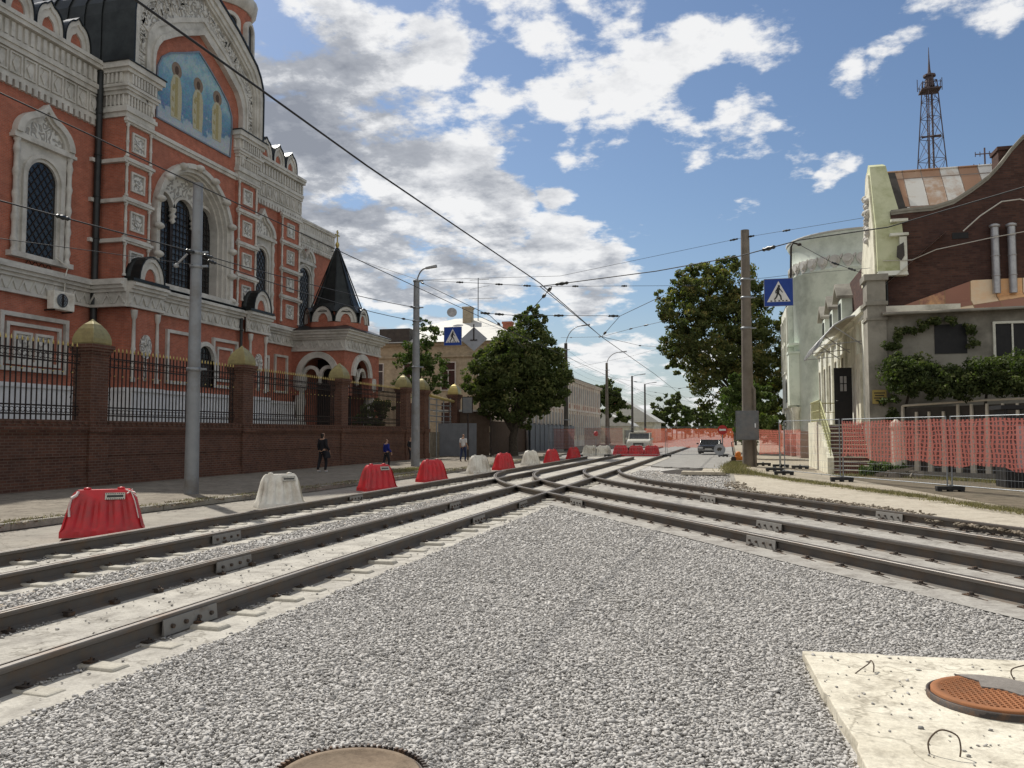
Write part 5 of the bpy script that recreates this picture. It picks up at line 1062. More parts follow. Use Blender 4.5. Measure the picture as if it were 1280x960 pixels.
m=MB(); m.box(5.4,16,72,92,.1,12.9); m.build('wall','lime',gb); m=MB(); m.box(5.25,16,71.8,92,.1,5.2); m.build('ground_floor','grey_wall',gb)
m=MB(); m.prism([(4.8,12.9),(16.5,12.9),(10.5,16)],fy(71.5),-21,0); m.build('roof','drain',gb)
for q in ((5.9,6.4,8.2,10.6),(8,9,8,10.6)): m=MB(); rect(m,fy(72),*q,0,.03); m.build('window','glass',gb)
for i in range(5):
    for X_,z0_,z1_ in ((5.4,7.6,10.4),(5.25,1.8,4.2)): m=MB(); rect(m,fx(X_,-1),73.5+i*3.6,74.9+i*3.6,z0_,z1_,0,.04); m.build('window','glass',gb)
# roof aerial and mast
t=MB(); t.tube([(12.35,45,12.5),(12.35,45,15.9)],.04,6)
for z,w_ in ((15.6,.42),(15.0,.5)): t.tube([(12.35-w_,45,z),(12.35+w_,45,z)],.03,5); [t.tube([(12.35+q*w_,45-.0,z-.12),(12.35+q*w_,45,z+.12)],.02,4) for q in (-1,-.5,.5,1)]
tag(t.build('roof_aerial','mast',origin=(12.35,45,12.5)),'small double barred aerial on the patched tin roof','aerial')
t=MB(); t.tube([(9.9,43,12.3),(10.9,43.1,15.1)],.035,5)
mt=thing('lattice_mast','tall dark red lattice radio mast with platforms rising far behind the tin roof','radio mast',(34,150,0))
def mast(cx,cy):
    a=MB(); W0,W1=8.0,1.55; ZT=61
    def hw(z): return (W0+(W1-W0)*z/ZT)/2*1.0
    Z=[0,9,17,25,32,38,43,47.4,51.2,54.6,57.4,59.4,61]; ang=R(24)
    def cn(z,k): a_=ang+PI/4+k*PI/2; r_=hw(z)*1.414; return (cx+r_*cos(a_),cy+r_*sin(a_),z)
    for k in range(4):
        a.tube([cn(0,k),cn(61,k)],.09,4,False,False)
        for z0_,z1_ in zip(Z[:-1],Z[1:]): a.tube([cn(z0_,k),cn(z1_,(k+1)%4)],.042,3,False,False); a.tube([cn(z0_,(k+1)%4),cn(z1_,k)],.042,3,False,False); a.tube([cn(z1_,k),cn(z1_,(k+1)%4)],.06,3,False,False)
    a.tube([(cx+.3,cy,0),(cx+.3,cy,60)],.16,5); a.tube([(cx-.5,cy,0),(cx-.5,cy,60)],.1,5)
    o=a.build('lattice_frame','mast',mt); p=MB()
    p.box(cx-1.5,cx+1.5,cy-1.4,cy+1.4,59.2,59.4); p.tube([(cx-1.5,cy-1.4,60.3),(cx+1.5,cy-1.4,60.3),(cx+1.5,cy+1.4,60.3),(cx-1.5,cy+1.4,60.3),(cx-1.5,cy-1.4,60.3)],.05,3,False,False); pp_=MB(); pp_.tube([(cx-1.8,cy-1.0,51.2),(cx+1.7,cy+1.1,51.7)],.13,4); pp_.tube([(cx-1.1,cy+1.3,51.8),(cx+1.2,cy-1.3,51.2)],.13,4); pp_.build('cross_beams','mast',mt)
    for k in range(8): t_=2*PI*k/8; p.tube([(cx+1.9*cos(t_),cy+1.9*sin(t_),59.3),(cx+1.9*cos(t_),cy+1.9*sin(t_),60.6 if k%2 else 61.4)],.06,4,False,False)
    p.build('top_platform','mast',mt); q=MB(); q.lathe([(.8,60),(.6,61.6),(1.0,61.7),(1.0,62.0),(.3,62.3),(.2,63),(.1,64.8),(.04,66.8)],(cx,cy,0),8,smooth=False); q.build('antenna_top','mast',mt)
mast(33.2,150)
# concrete post fence, hedge, kiosk, rubble
cf=thing('concrete_fence','fence of pale leaning concrete posts with dark panels below the creeper hedge','fence',(9,34,.17))
FA=Vector((6.45,35.0,0)); FB=Vector((11.8,31.2,0)); n=14
a=MB(); b=MB()
for i in range(n):
    u=i/(n-1); p=FA.lerp(FB,u); d=(FB-FA).normalized(); q=Vector((-d.y,d.x,0)); h_=2.85 if i not in (1,2,3) else 2.6
    a.hexa([tuple(p+d*sx_*.09+q*sy_*.09+Vector((0,0,.1))) for sx_,sy_ in ((-1,-1),(1,-1),(1,1),(-1,1))]+[tuple(p+d*(sx_*.035+.02*math.sin(i*2.1))+q*sy_*.06+Vector((0,0,h_))) for sx_,sy_ in ((-1,-1),(1,-1),(1,1),(-1,1))])
d=(FB-FA).normalized(); q=Vector((-d.y,d.x,0))*.12
b.hexa([tuple(FA+q+Vector((0,0,.2))),tuple(FB+q+Vector((0,0,.2))),tuple(FB+q*1.3+Vector((0,0,.2))),tuple(FA+q*1.3+Vector((0,0,.2))),tuple(FA+q+Vector((0,0,2.75))),tuple(FB+q+Vector((0,0,2.9))),tuple(FB+q*1.3+Vector((0,0,2.9))),tuple(FA+q*1.3+Vector((0,0,2.75)))])
a.build('post','fence_conc',cf); b.build('dark_panel','fence_dark',cf)
a=MB(); a.tube([tuple(FA+Vector((0,0,2.85))),tuple(FA.lerp(FB,.45)+Vector((0,0,2.98))),tuple(FB+Vector((0,0,3.05)))],.05,6); a.build('top_rail','fence_conc',cf)
a=MB(); a.hexa([(6.3,34.8,.1),(12,30.9,.1),(12.2,31.2,.1),(6.5,35.1,.1),(6.3,34.8,.34),(12,30.9,.34),(12.2,31.2,.34),(6.5,35.1,.34)]); a.build('footing','kerb',cf)
ks=thing('street_kiosk','dark metal notice kiosk with a pale poster behind the red netting','kiosk',(8.3,27.9,.17))
a=MB(); a.box(7.85,9.6,27.6,28.6,.17,2.3); a.box(7.75,9.7,27.5,28.7,2.5,2.62); a.box(7.85,7.95,27.6,28.6,2.3,2.5); a.box(9.5,9.6,27.6,28.6,2.3,2.5); a.build('cabinet','door_black',ks)
a=MB(); a.box(8.15,8.85,27.57,27.6,.75,2.0); a.box(8.98,9.45,27.57,27.6,.5,2.1); a.build('poster','poster',ks)
cr=thing('concrete_post','weathered concrete post standing on a heap of rubble stones','post',(5.95,33.6,.17))
a=MB(); a.lathe([(.28,.3),(.22,.6),(.20,1.9),(.24,2.0),(.22,2.15),(.05,2.3)],(5.95,33.6,0),6,smooth=False); a.build('shaft','fence_conc',cr)
a=MB()
for k in range(16):
    r=random.Random(k); x,y=5.95+r.uniform(-.6,.6),33.4+r.uniform(-.5,.4); s_=r.uniform(.16,.34)
    a.add([(x+s_*r.uniform(.6,1.1)*cx_,y+s_*r.uniform(.6,1.1)*cy_,.17+ (0 if cz_<0 else s_*r.uniform(.5,1.0))) for cx_,cy_,cz_ in ((-1,-1,-1),(1,-1,-1),(1,1,-1),(-1,1,-1),(-.7,-.7,1),(.7,-.7,1),(.7,.7,1),(-.7,.7,1))],[(0,3,2,1),(4,5,6,7),(0,1,5,4),(1,2,6,5),(2,3,7,6),(3,0,4,7)])
a.hexa([(5.1,33.0,.2),(6.3,32.7,.45),(6.4,32.9,.45),(5.2,33.2,.2),(5.1,33.0,.32),(6.3,32.7,.57),(6.4,32.9,.57),(5.2,33.2,.32)])
a.build('rubble_base','rock',cr)
# ================================================================ LEFT / FAR BUILDINGS
yb=thing('brick_yard_house','brown brick house with a pale hipped roof, chimneys and aerials behind the fence','house',(-30,90,1.8))
m=MB(); m.box(-40,-21.5,84,100,.1,11.3); m.build('wall','yard_brick',yb)
m=MB(); m.box(-40.2,-21.3,83.8,100.2,9.9,10.1); m.box(-40.3,-21.2,83.7,100.3,11.2,11.5); m.build('cornice','yard_brick',yb)
m=MB(); m.add([(-41,83.2,11.5),(-20.8,83.2,11.5),(-20.8,100.8,11.5),(-41,100.8,11.5),(-31,91.5,15.1),(-27.5,91.5,15.1)],[(0,1,5,4),(1,2,5),(2,3,4,5),(3,0,4)]); m.build('roof','roof_pale',yb)
m=MB(); m.box(-37,-33.5,83.5,86,11.5,13.1); m.build('roof_box','fence_dark',yb)
for (x,y,z) in ((-29.0,90.2,16.2),(-24.2,90,14.3)):
    m=MB(); m.box(x-.5,x+.5,y-.5,y+.5,12.5,z); m.box(x-.58,x+.58,y-.58,y+.58,z-.25,z); m.build('chimney','church_brick' if x>-25 else 'yard_brick',yb)
for x in (-37.5,-33.5,-29.2,-25.0):
    w_=MB(); rect(w_,fy(84),x-.75,x+.75,6.4,9.3,0,.04); o=w_.build('window','glass',yb); w_=MB(); frame(w_,fy(84),x-.85,x+.85,6.3,9.4,.1,.12); rect(w_,fy(84),x-.04,x+.04,6.4,8.5,.04,.1); rect(w_,fy(84),x-.75,x+.75,8.45,8.53,.04,.1); w_.build('frame','trim',o)
    w_=MB(); rect(w_,fy(84),x-.75,x+.75,2.5,5.0,0,.04); w_.build('window','glass',yb)
m=MB(); m.tube([(-27.9,90.5,14.5),(-27.9,90.5,19.6)],.06,5); m.tube([(-28.9,90.5,19.4),(-26.6,90.5,19.4)],.04,4); m.tube([(-29,90.4,17.2),(-25.6,90.6,17.2)],.03,4); m.tube([(-28.8,90.3,18.3),(-26.6,90.7,18.7)],.03,4)
tag(m.build('tv_aerial','steel',origin=(-27.9,90.5,15)),'tall television aerial beside the brick chimney','aerial')
m=MB(); m.lathe([(.0,-.1),(.3,-.02),(.58,.12),(.58,.14)],(0,0,0),16); o=m.build('satellite_dish','poster',origin=(0,0,0)); o.location=(-30.9,90,15.6); o.rotation_euler=(R(75),0,R(20)); tag(o,'round satellite dish left of the brick chimney','satellite dish')
lf=thing('long_facade_building','long two storey plastered street building with pilasters and faded salmon bands','building',(-20,98,.1))
XLF=-19.0
m=MB(); m.box(-21.8,XLF,75,124,.05,8.3); m.box(-21.8,XLF+.12,75,124,4.5,4.75); m.box(-21.8,XLF+.2,74.9,124.1,8.1,8.3); m.box(-21.8,XLF+.35,74.8,124.2,8.3,8.5)
k=0; y=75.4
while y<124: m.box(XLF,XLF+.14,y,y+.34,.9,8.1); y+=1.62
m.build('wall','tarp',lf)
y=75.9
while y<123.2:
    for z0_,z1_ in ((1.5,4.1),(5.5,7.6)): m=MB(); rect(m,fx(XLF),y+.02,y+1.08,z0_,z1_,0,.04); m.build('window','tarp_dark',lf)
    y+=1.62
y=75.9; i=0
while y<123.2:
    i+=1
    if i%4!=0: m=MB(); rect(m,fx(XLF),y+.05,y+1.05,4.8,5.3,0,.05); m.build('salmon_panel','salmon',lf)
    y+=1.62
m=MB(); m.add([(-22.2,74.7,8.5),(-18.5,74.7,8.5),(-18.5,124.4,8.5),(-22.2,124.4,8.5),(-20.8,78,9.2),(-20.8,121,9.2)],[(0,1,4),(1,2,5,4),(2,3,5),(3,0,4,5)]); m.build('roof','drain',lf)
m=MB(); m.box(-17.9,-17.8,74,96,.08,2.6)
y=74
while y<96: m.box(-17.98,-17.74,y,y+.09,.08,2.7); y+=2.0
tag(m.build('sheet_fence','corrug',origin=(-17.85,85,.08)),'dark grey sheet fence in front of the long street facade','fence')
# grey gate, brown boards
def corr(name,label,cat,x0,x1,y0,y1,z0,z1,mat,step=.16,group=None):
    a=MB(); L=math.hypot(x1-x0,y1-y0); n=int(L/step); d=Vector((x1-x0,y1-y0,0)).normalized(); q=Vector((-d.y,d.x,0))
    for i in range(n):
        p=Vector((x0,y0,0))+d*(L*i/n); p2=p+d*(L/n*.55); p3=p+d*(L/n)
        a.hexa([tuple(v+Vector((0,0,z))) for z in (z0,z1) for v in (p-q*.03,p2-q*.03,p2+q*.02,p+q*.02)]); a.hexa([tuple(v+Vector((0,0,z))) for z in (z0,z1) for v in (p2,p3,p3+q*.02,p2+q*.02)])
    return tag(a.build(name,mat,origin=(x0,y0,z0)),label,cat,group)
corr('corrugated_gate','grey corrugated sheet gate beside the woman in white','gate',-20.7,-18.1,57.3,58.4,.1,2.5,'corrug')
corr('board_fence','brown board fence behind the leafy street tree','fence',-17.6,-18.4,60.5,75,.1,2.7,'brown_fence',.2)
corr('shed_wall','low dark brick-brown shed wall left of the street tree','shed',-20.6,-17.7,60.0,60.4,.1,3.4,'brown_fence',.3)
m=MB(); m.box(-22,-17.4,59.8,64,3.4,3.55); tag(m.build('shed_roof_canopy','roof_pale',origin=(-20,61,3.4)),'pale flat canopy over the brown shed','canopy')
hs=thing('pale_roof_house','low house with a pale pitched roof far down the left side of the street','house',(-19,170,0))
m=MB(); m.box(-27,-14.5,165,180,.0,4.1); m.build('wall','cream',hs); m=MB(); m.prism([(-28,3.9),(-13.6,3.9),(-14.6,4.6),(-20.5,8.2),(-27,4.6)],fy(164),-17,0); m.build('roof','roof_pale',hs)
m=MB(); m.box(-23.6,-22.8,168,169,6,8.3); m.build('chimney','church_brick',hs)
hs=thing('small_gabled_house','second low house with a pale gable roof beyond the dark street tree','house',(-24,150,0))
m=MB(); m.box(-30,-17.5,148,158,0,3.2); m.build('wall','cream',hs); m=MB(); m.prism([(-31,3.0),(-16.8,3.0),(-17.5,3.6),(-24,6.2),(-30,3.6)],fy(147.5),-11,0); m.build('roof','roof_pale',hs)
m=MB(); m.box(-15.4,-15.2,124,210,.05,2.2); tag(m.build('grey_street_wall','grey_wall',origin=(-15.3,160,0)),'long low grey wall along the far left pavement','wall')
# ================================================================ POLES AND LAMPS
def pole(label,x,y,z,h,r0,r1,mat,lamp=None,bands=(),group=None,zb=0):
    t=thing('utility_pole' if lamp is None else 'street_lamp',label,'pole' if lamp is None else 'street lamp',(x,y,zb),group)
    a=MB(); a.tube([(x,y,zb-.2),(x,y,zb+h*.5),(x,y,h)],[r0,(r0+r1)/2,r1],20); a.build('pole_shaft',mat,t)
    if bands:
        for zz in bands:
            b=MB(); rr=r0+(r1-r0)*zz/h; b.lathe([(rr,-.05),(rr+.03,-.05),(rr+.03,.05),(rr,.05)],(x,y,zz),16); b.box(x+rr,x+rr+.22,y-.03,y+.03,zz-.03,zz+.03); b.build('clamp_band','steel',t)
    if lamp:
        dx,dz,hl=lamp; a=MB(); n=7
        pts=[(x+dx*(1-cos(PI/2*i/n)),y,h-.3+dz*sin(PI/2*i/n)) for i in range(n+1)]; a.tube(pts,.04,8); arm=a.build('lamp_arm',mat if mat!='pole_dark' else 'steel',t)
        ex,ez=pts[-1][0],pts[-1][2]; s=1 if dx>0 else -1
        a=MB(); a.hexa([(ex,y-.08,ez-.05),(ex+s*hl,y-.13,ez+.02),(ex+s*hl,y+.13,ez+.02),(ex,y+.08,ez-.05),(ex,y-.06,ez+.06),(ex+s*hl,y-.09,ez+.16),(ex+s*hl,y+.09,ez+.16),(ex,y+.06,ez+.06)]); a.build('lamp_head','lamp_gray',t,bevel=.02)
    return t
t=pole('thick grey steel pole without a lamp, in front of the big church window',-14.75,20.45,0,8.98,.20,.135,'pole_steel',bands=(6.55,6.95,3.6),zb=.07)
b=MB(); b.tube([(-14.95,20.3,6.9),(-15.25,20.25,6.6)],.03,6); b.lathe([(0,0),(.07,.03),(.07,.1),(0,.14)],(-15.27,20.25,6.5),8); b.build('insulator','lamp_gray',t)
pole('grey steel street lamp leaning its arm right, just past the church porch',-15.75,40.2,0,9.7,.23,.15,'pole_steel',(.5,.95,.6),(9.7,8.3,7.6,5.2),zb=.07)
pole('slim dark street lamp with a long curved arm in front of the long facade',-14.9,76.3,0,10.2,.24,.15,'pole_dark',(1.5,1.9,.8),(9.6,8.0,3),zb=.05)
t2=pole('dark street lamp with a curved arm, second beyond the leafy street tree',-14.9,102.8,0,10.5,.24,.15,'pole_conc',(1.6,1.6,.9),(9.6,),zb=.05)
for i,(px,Y,tx,lab) in enumerate(((790,470,0,'third'),(806,480,0,'fourth'),(840,503,0,'fifth'),(845.5,506,0,'sixth'),(852,511,0,'seventh'),(857,514,0,'eighth'),(862,517,0,'ninth'),(867,520,0,'tenth'))):
    p=atX(px,Y,-14.9); pole('dark tram wire pole, %s along the far left kerb'%lab,-14.9,p.y,0,p.z,.2,.14,'pole_dark',(1.3,.5,.8) if i<3 else None,zb=.05,group='poles along the far left kerb')
for i,Y in enumerate((112,150,200,260)): pole('distant wooden pole on the right kerb, %s from the orange netting'%('nearest','second','third','farthest')[i],.55,Y,0,9.6,.16,.11,'pole_dark',None,zb=.1,group='poles along the far right kerb')
t=pole('tall thick weathered concrete pole carrying a grey cabinet beside the sandy corner',.80,41.9,0,11.75,.30,.20,'pole_conc',None,(9.3,8.4,6.9),zb=.1)
a=MB(); a.tube([(1.12,41.7,.1),(1.12,41.7,3.9),(1.0,41.8,4.1)],.06,8); a.build('conduit','pole_conc',t)
cb=thing('cable_cabinet','grey metal cable cabinet strapped to the tall concrete pole','cabinet',(.75,41.5,1.5))
a=MB(); a.box(.22,1.28,41.15,41.5,1.45,2.85); a.build('casing','cabinet',cb,bevel=.015); a=MB(); a.box(.27,1.23,41.12,41.15,1.5,2.8); o=a.build('door','cabinet',cb,bevel=.005); a=MB(); a.box(1.08,1.14,41.08,41.12,2.05,2.25); a.build('handle','chrome',o)
# ================================================================ SIGNS
def tri(mb,c,w_,h_,fn,d0,d1): mb.prism([(c[0]-w_/2,c[1]),(c[0]+w_/2,c[1]),(c[0],c[1]+h_)],fn,d0,d1)
def crossing(label,cx,Y,cz,s,tilt=0,wires=True):
    t=thing('pedestrian_crossing_sign',label,'road sign',(cx,Y,cz)); h=s/2; fn=fy(Y)
    a=MB(); rect(a,fn,cx-h,cx+h,cz-h,cz+h,-.04,0); a.build('back_plate','sign_back',t)
    a=MB(); rect(a,fn,cx-h*.97,cx+h*.97,cz-h*.97,cz+h*.97,0,.006); a.build('blue_face','sign_blue',t)
    a=MB(); tri(a,(cx,cz-h*.68),s*.80,s*.74,fn,.006,.012); a.build('white_triangle','sign_white',t)
    k=s; u=lambda x,z:(cx+x*k,cz-h*.68+z*k); b=MB()
    def limb(p,q,w_):
        p,q=u(*p),u(*q); d=Vector((q[0]-p[0],q[1]-p[1])).normalized(); n_=Vector((-d.y,d.x))*w_*k/2; b.prism([(p[0]+n_.x,p[1]+n_.y),(p[0]-n_.x,p[1]-n_.y),(q[0]-n_.x,q[1]-n_.y),(q[0]+n_.x,q[1]+n_.y)],fn,.012,.018)
    c=u(.015,.56); b.prism([(c[0]+.043*k*cos(t_),c[1]+.045*k*sin(t_)) for t_ in [2*PI*i/12 for i in range(12)]],fn,.012,.018)
    limb((.0,.52),(-.03,.30),.10); limb((-.02,.32),(.07,.20),.055); limb((.07,.20),(.09,.06),.05); limb((-.03,.32),(-.07,.18),.055); limb((-.07,.18),(-.15,.08),.05); limb((.03,.48),(.10,.38),.035); limb((.10,.38),(.14,.33),.03); limb((-.03,.48),(-.10,.38),.035); limb((-.10,.38),(-.09,.30),.03)
    for x in (-.25,-.12,.02,.15,.27): b.prism([u(x-.035,.0+.012),u(x+.035,.012),u(x+.02,.055),u(x-.03,.055)],fn,.0121,.0165)
    b.build('walking_figure','text_dark',t)
    return t
crossing('large blue pedestrian crossing sign hanging beside the tall concrete pole',2.33,42.0,8.62,1.36)
crossing('small blue pedestrian crossing sign hanging left of the grey diamond sign',-15.05,44,7.22,1.05)
t=thing('diamond_sign','grey back of a diamond road sign beside the small blue crossing sign','road sign',(-13.8,44,7))
a=MB(); a.prism([(-13.8,6.35),(-13.02,7.02),(-13.8,7.70),(-14.58,7.02)],fy(44),-.02,.02); a.build('plate','sign_back',t); a=MB(); rect(a,fy(44),-13.83,-13.77,6.98,7.85,.02,.06); rect(a,fy(44),-14.0,-13.6,6.93,6.99,.02,.06); a.build('bracket','iron',t)
# hanger arm by the big sign
a=MB(); a.tube([(2.98,42.2,8.0),(2.92,42.2,9.2),(2.96,42.2,10.85),(3.05,42.2,11.05),(3.3,42.2,10.98)],.05,8); a.lathe([(0,0),(.1,.03),(.1,.12),(0,.15)],(3.35,42.2,10.88),8); tag(a.build('wire_bracket','iron',origin=(2.95,42.2,9)),'dark upright wire bracket at the right edge of the large crossing sign','bracket')
# ================================================================ OVERHEAD WIRES
WG=0
def wire(label,pts,r=.014,sag=.0,ins=(),cat='overhead wire',mat='wire'):
    pts=[Vector(p) for p in pts]; L=[]
    for a_,b_ in zip(pts[:-1],pts[1:]):
        n=10 if sag else 1
        for i in range(n): u=i/n; L.append(a_.lerp(b_,u)-Vector((0,0,sag*4*u*(1-u))))
    L.append(pts[-1]); m=MB(); m.tube(L,r,5,False); c=(L[0]+L[-1])/2
    t=m.build('overhead_wire',mat,origin=tuple(L[0])); tag(t,label,cat)
    if ins:
        for u in ins:
            b=MB()
            i=min(int(u*(len(L)-1)),len(L)-2); f=u*(len(L)-1)-i; p=L[i].lerp(L[i+1],f); d=(L[i+1]-L[i]).normalized()
            b.tube([p-d*.22,p-d*.16,p-d*.1,p,p+d*.1,p+d*.16,p+d*.22],[.015,.05,.035,.06,.035,.05,.015],7)
            b.build('insulator','drain',t,origin=tuple(L[0]))
    return t
ZC=6.05
xA,xB=-9.06,-5.75
wire('contact wire running straight above the inner tram track from overhead down the street',[(-5.75,-10,6.05),(-5.55,12,6.05),(-5.2,22.8,6.05),(-5.5,36.3,6.05),(-5.3,60,6.05),(-5.6,200,6.05)],.015)
wire('contact wire above the outer tram track',[(-9.06,-10,6.2),(-9.06,36,6.15),(-9.06,200,6.1)],.011)
P1=gnd(675,358,6.05); P5=gnd(925,320,6.1)
wire('contact wire curving above the right hand tracks to the edge of the view',[gnd(752,421,6.05),gnd(675,358,6.1)],.013)
wire('contact wire from the crossing point over the large crossing sign to the right',[tuple(P1),tuple(gnd(820,339,6.15)),tuple(gnd(925,320,6.2)),tuple(gnd(1000,300,6.2)),tuple(gnd(1110,284,6.25)),tuple(gnd(1320,222,6.3))],.014,ins=(.04,.5))
p30=Vector((-15.75,40.2,9.75))
wire('span wire from the grey lamp pole past the crossing point to the browning tree',[atY(522,350,40.2),atY(675,358,39),atY(870,357,48)],.011,.0,ins=(.18,.34,.45,.6,.75,.97))
wire('thin upper span wire meeting the top of the tall concrete pole',[atY(522,350,40.2),atY(700,345,40),Vector((.8,41.9,11.4))],.009,ins=(.97,))
wire('span wire from the concrete pole top to the lime gable',[Vector((.8,41.9,11.4)),Vector((6.1,38.2,11.15))],.009,ins=(.05,.35))
wire('thin wire carrying the large crossing sign between pole and building',[Vector((.8,41.9,9.3)),atY(960,347,42.05),atY(992,343,42.05),Vector((6.0,38.2,8.9))],.010)
wire('insulated wire from the dark bracket down to the cream front',[Vector((3.35,42.2,10.95)),atY(1040,328,41),Vector((6.0,40.2,9.0))],.013,ins=(.55,.8))
wire('span wire between the grey pole and the lamp pole, upper strand',[Vector((-14.75,20.45,6.95)),Vector((-15.75,40.2,8.3))],.016,.12,ins=(.03,.96))
wire('span wire between the grey pole and the lamp pole, lower strand',[Vector((-14.75,20.45,6.85)),Vector((-15.75,40.2,7.6))],.016,.2,ins=(.04,.9))
wire('span wire entering from the left edge to the clamp of the grey pole',[PX_ for PX_ in (atX(-60,235,-14.0),Vector((-14.75,20.45,6.95)))],.018,ins=(.35,.96))
wire('lower span wire entering from the left edge to the clamp of the grey pole',[atX(-60,290,-14.0),Vector((-14.75,20.45,6.6))],.009)
wire('wire from the church corner down to the top of the grey lamp pole',[Vector((-33.4,65,17.6)),Vector((-15.75,40.2,9.8))],.012,ins=(.02,))
wire('wire from the grey lamp pole top descending past the small crossing sign',[Vector((-15.75,40.2,9.75)),gnd(613,395,6.5),gnd(655,435,6.3)],.014,ins=(.05,.6,.9))
wire('span wire above the leafy street tree to the middle junction',[gnd(600,391,6.6),gnd(640,394,6.6),gnd(775,395,6.4)],.012,ins=(.08,.3,.72,.97))
wire('wire rising from the middle junction toward the tall tree',[gnd(775,395,6.4),gnd(830,369,6.5)],.011)
wire('short wire linking the middle junction to the contact wire node',[gnd(775,395,6.4),gnd(752,421,6.05)],.011,ins=(.8,))
wire('span wire from the slim lamp pole through the contact wire node to the tall tree',[atX(701,422,-15.2),atY(752,421,60),atY(792,410,56),atY(832,401,54)],.014,ins=(.1,.32,.64,.8))
wire('span wire sloping right from the contact wire node',[gnd(752,421,6.05),atY(800,432,70),atY(860,436,80)],.012,ins=(.5,.7))
wire('V shaped bridle wire hanging from the crossing point toward the leafy tree',[gnd(690,358,6.1),gnd(680,370,6.05),gnd(650,403,6.1)],.012,ins=(.15,.5))
wire('cross wire between the far lamp poles above the contact wires',[atX(707,462,-14.9),atY(790,445,90),atY(880,420,80)],.010)
for i in range(6):
    Y0_=76.3+i*27; 
    wire('service cable between the far left poles, strand %s'%('one','two','three','four','five','six')[i],[Vector((-14.9,76.3,9.7-i*.55)),Vector((-14.9,102.8,9.5-i*.5)),Vector((-14.9,131,9.3-i*.45)),Vector((-14.9,190,9.2-i*.4))],.008,.35)
for i,Y in enumerate((103,131,151,200)): wire('far span wire across the street, %s beyond the slim lamp pole'%('first','second','third','fourth')[i],[Vector((-14.9,Y,8.8)),Vector((-6,Y,7.2)),Vector((.6,Y,8.6))],.013,.05,ins=(.2,.5,.8))
wire('pale cable sagging across the brick wall below the flue pipes',[atY(1104,326,36.9),atY(1140,325,36.8),atY(1170,312,36.8),atY(1235,298,36.8),atY(1320,282,36.5)],.018,mat='cable_white')
wire('pale cable looping up over the brick wall to the right',[atY(1204,289,36.8),atY(1225,270,36.8),atY(1252,252,36.8),atY(1275,249,36.8),atY(1320,262,36.6)],.028,mat='cable_white')
# ================================================================ BARRIERS
def barrier(mat,L,label,loc,rz,sticker=True,wide=False):
    t=thing('water_barrier',label,'road barrier',(0,0,0),'plastic barriers along the track')
    a=MB(); n=28; vs=[]; prof=[(0,1.0,1.0),(.10,1.0,1.0),(.16,.97,.96),(.50,.84,.72),(.62,.80,.60),(.70,.76,.42),(.76,.70,.34),(.80,.62,.28)]; ribs=5 if not wide else 7
    rings=[]
    for z,fl,fw_ in prof:
        ring=[]; hl=L/2*fl; hw=.27*fw_; N=160
        for k in range(N):
            u=k/N*4; sd=int(u); f=u-sd
            if sd==0: x,y=-hl+2*hl*f,-hw
            elif sd==1: x,y=hl,-hw+2*hw*f
            elif sd==2: x,y=hl-2*hl*f,hw
            else: x,y=-hl,hw-2*hw*f
            if sd in (0,2) and .12<z<.70:
                g=math.cos(2*PI*ribs*f); y*= 1-.34*max(0,min(1,(g*1.8+.4)))*min(1,(z-.08)*9,(.74-z)*9)
            if sd in (1,3): x*=1-.05*(.5+.5*cos(2*PI*f)) if z>.1 else 1
            ring.append((x,y,z))
        rings+=ring
    N=160; fs=[(i*N+k,i*N+(k+1)%N,(i+1)*N+(k+1)%N,(i+1)*N+k) for i in range(len(prof)-1) for k in range(N)]
    a.add(rings,fs,True); a.add(rings[:N],[tuple(range(N))[::-1]]); a.add(rings[-N:],[tuple(range(N))])
    o=a.build('shell',mat,t,origin=(0,0,0)); e=o.modifiers.new('edge','EDGE_SPLIT'); e.split_angle=R(42)
    for s_ in (-.2,.2): a=MB(); a.lathe([(.05,.80),(.06,.80),(.06,.83),(.02,.84)],(L*s_,0,0),10); a.build('filler_cap',mat,t,origin=(0,0,0))
    if sticker:
        a=MB(); a.hexa([(.02,-.180,.63),(.34,-.180,.63),(.34,-.172,.63),(.02,-.172,.63),(.02,-.122,.745),(.34,-.122,.745),(.34,-.114,.745),(.02,-.114,.745)]); s_=a.build('sticker','sticker',t,origin=(0,0,0))
        a=MB()
        for i in range(9): x=.035+i*.034; [a.hexa([(x,-.182-.0+dz*.5+.0,.635+dz),(x+.016,-.182+dz*.5,.635+dz),(x+.016,-.176+dz*.5,.635+dz),(x,-.176+dz*.5,.635+dz),(x,-.176+dz*.5,.648+dz),(x+.016,-.176+dz*.5,.648+dz),(x+.016,-.17+dz*.5,.648+dz),(x,-.17+dz*.5,.648+dz)]) for dz in (0,.088)]
        a.hexa([(.05,-.166,.67),(.31,-.166,.67),(.31,-.16,.67),(.05,-.16,.67),(.05,-.147,.705),(.31,-.147,.705),(.31,-.141,.705),(.05,-.141,.705)]); a.build('sticker_print','text_dark',s_,origin=(0,0,0))
    t.location=loc; t.rotation_euler=(0,0,rz); return t
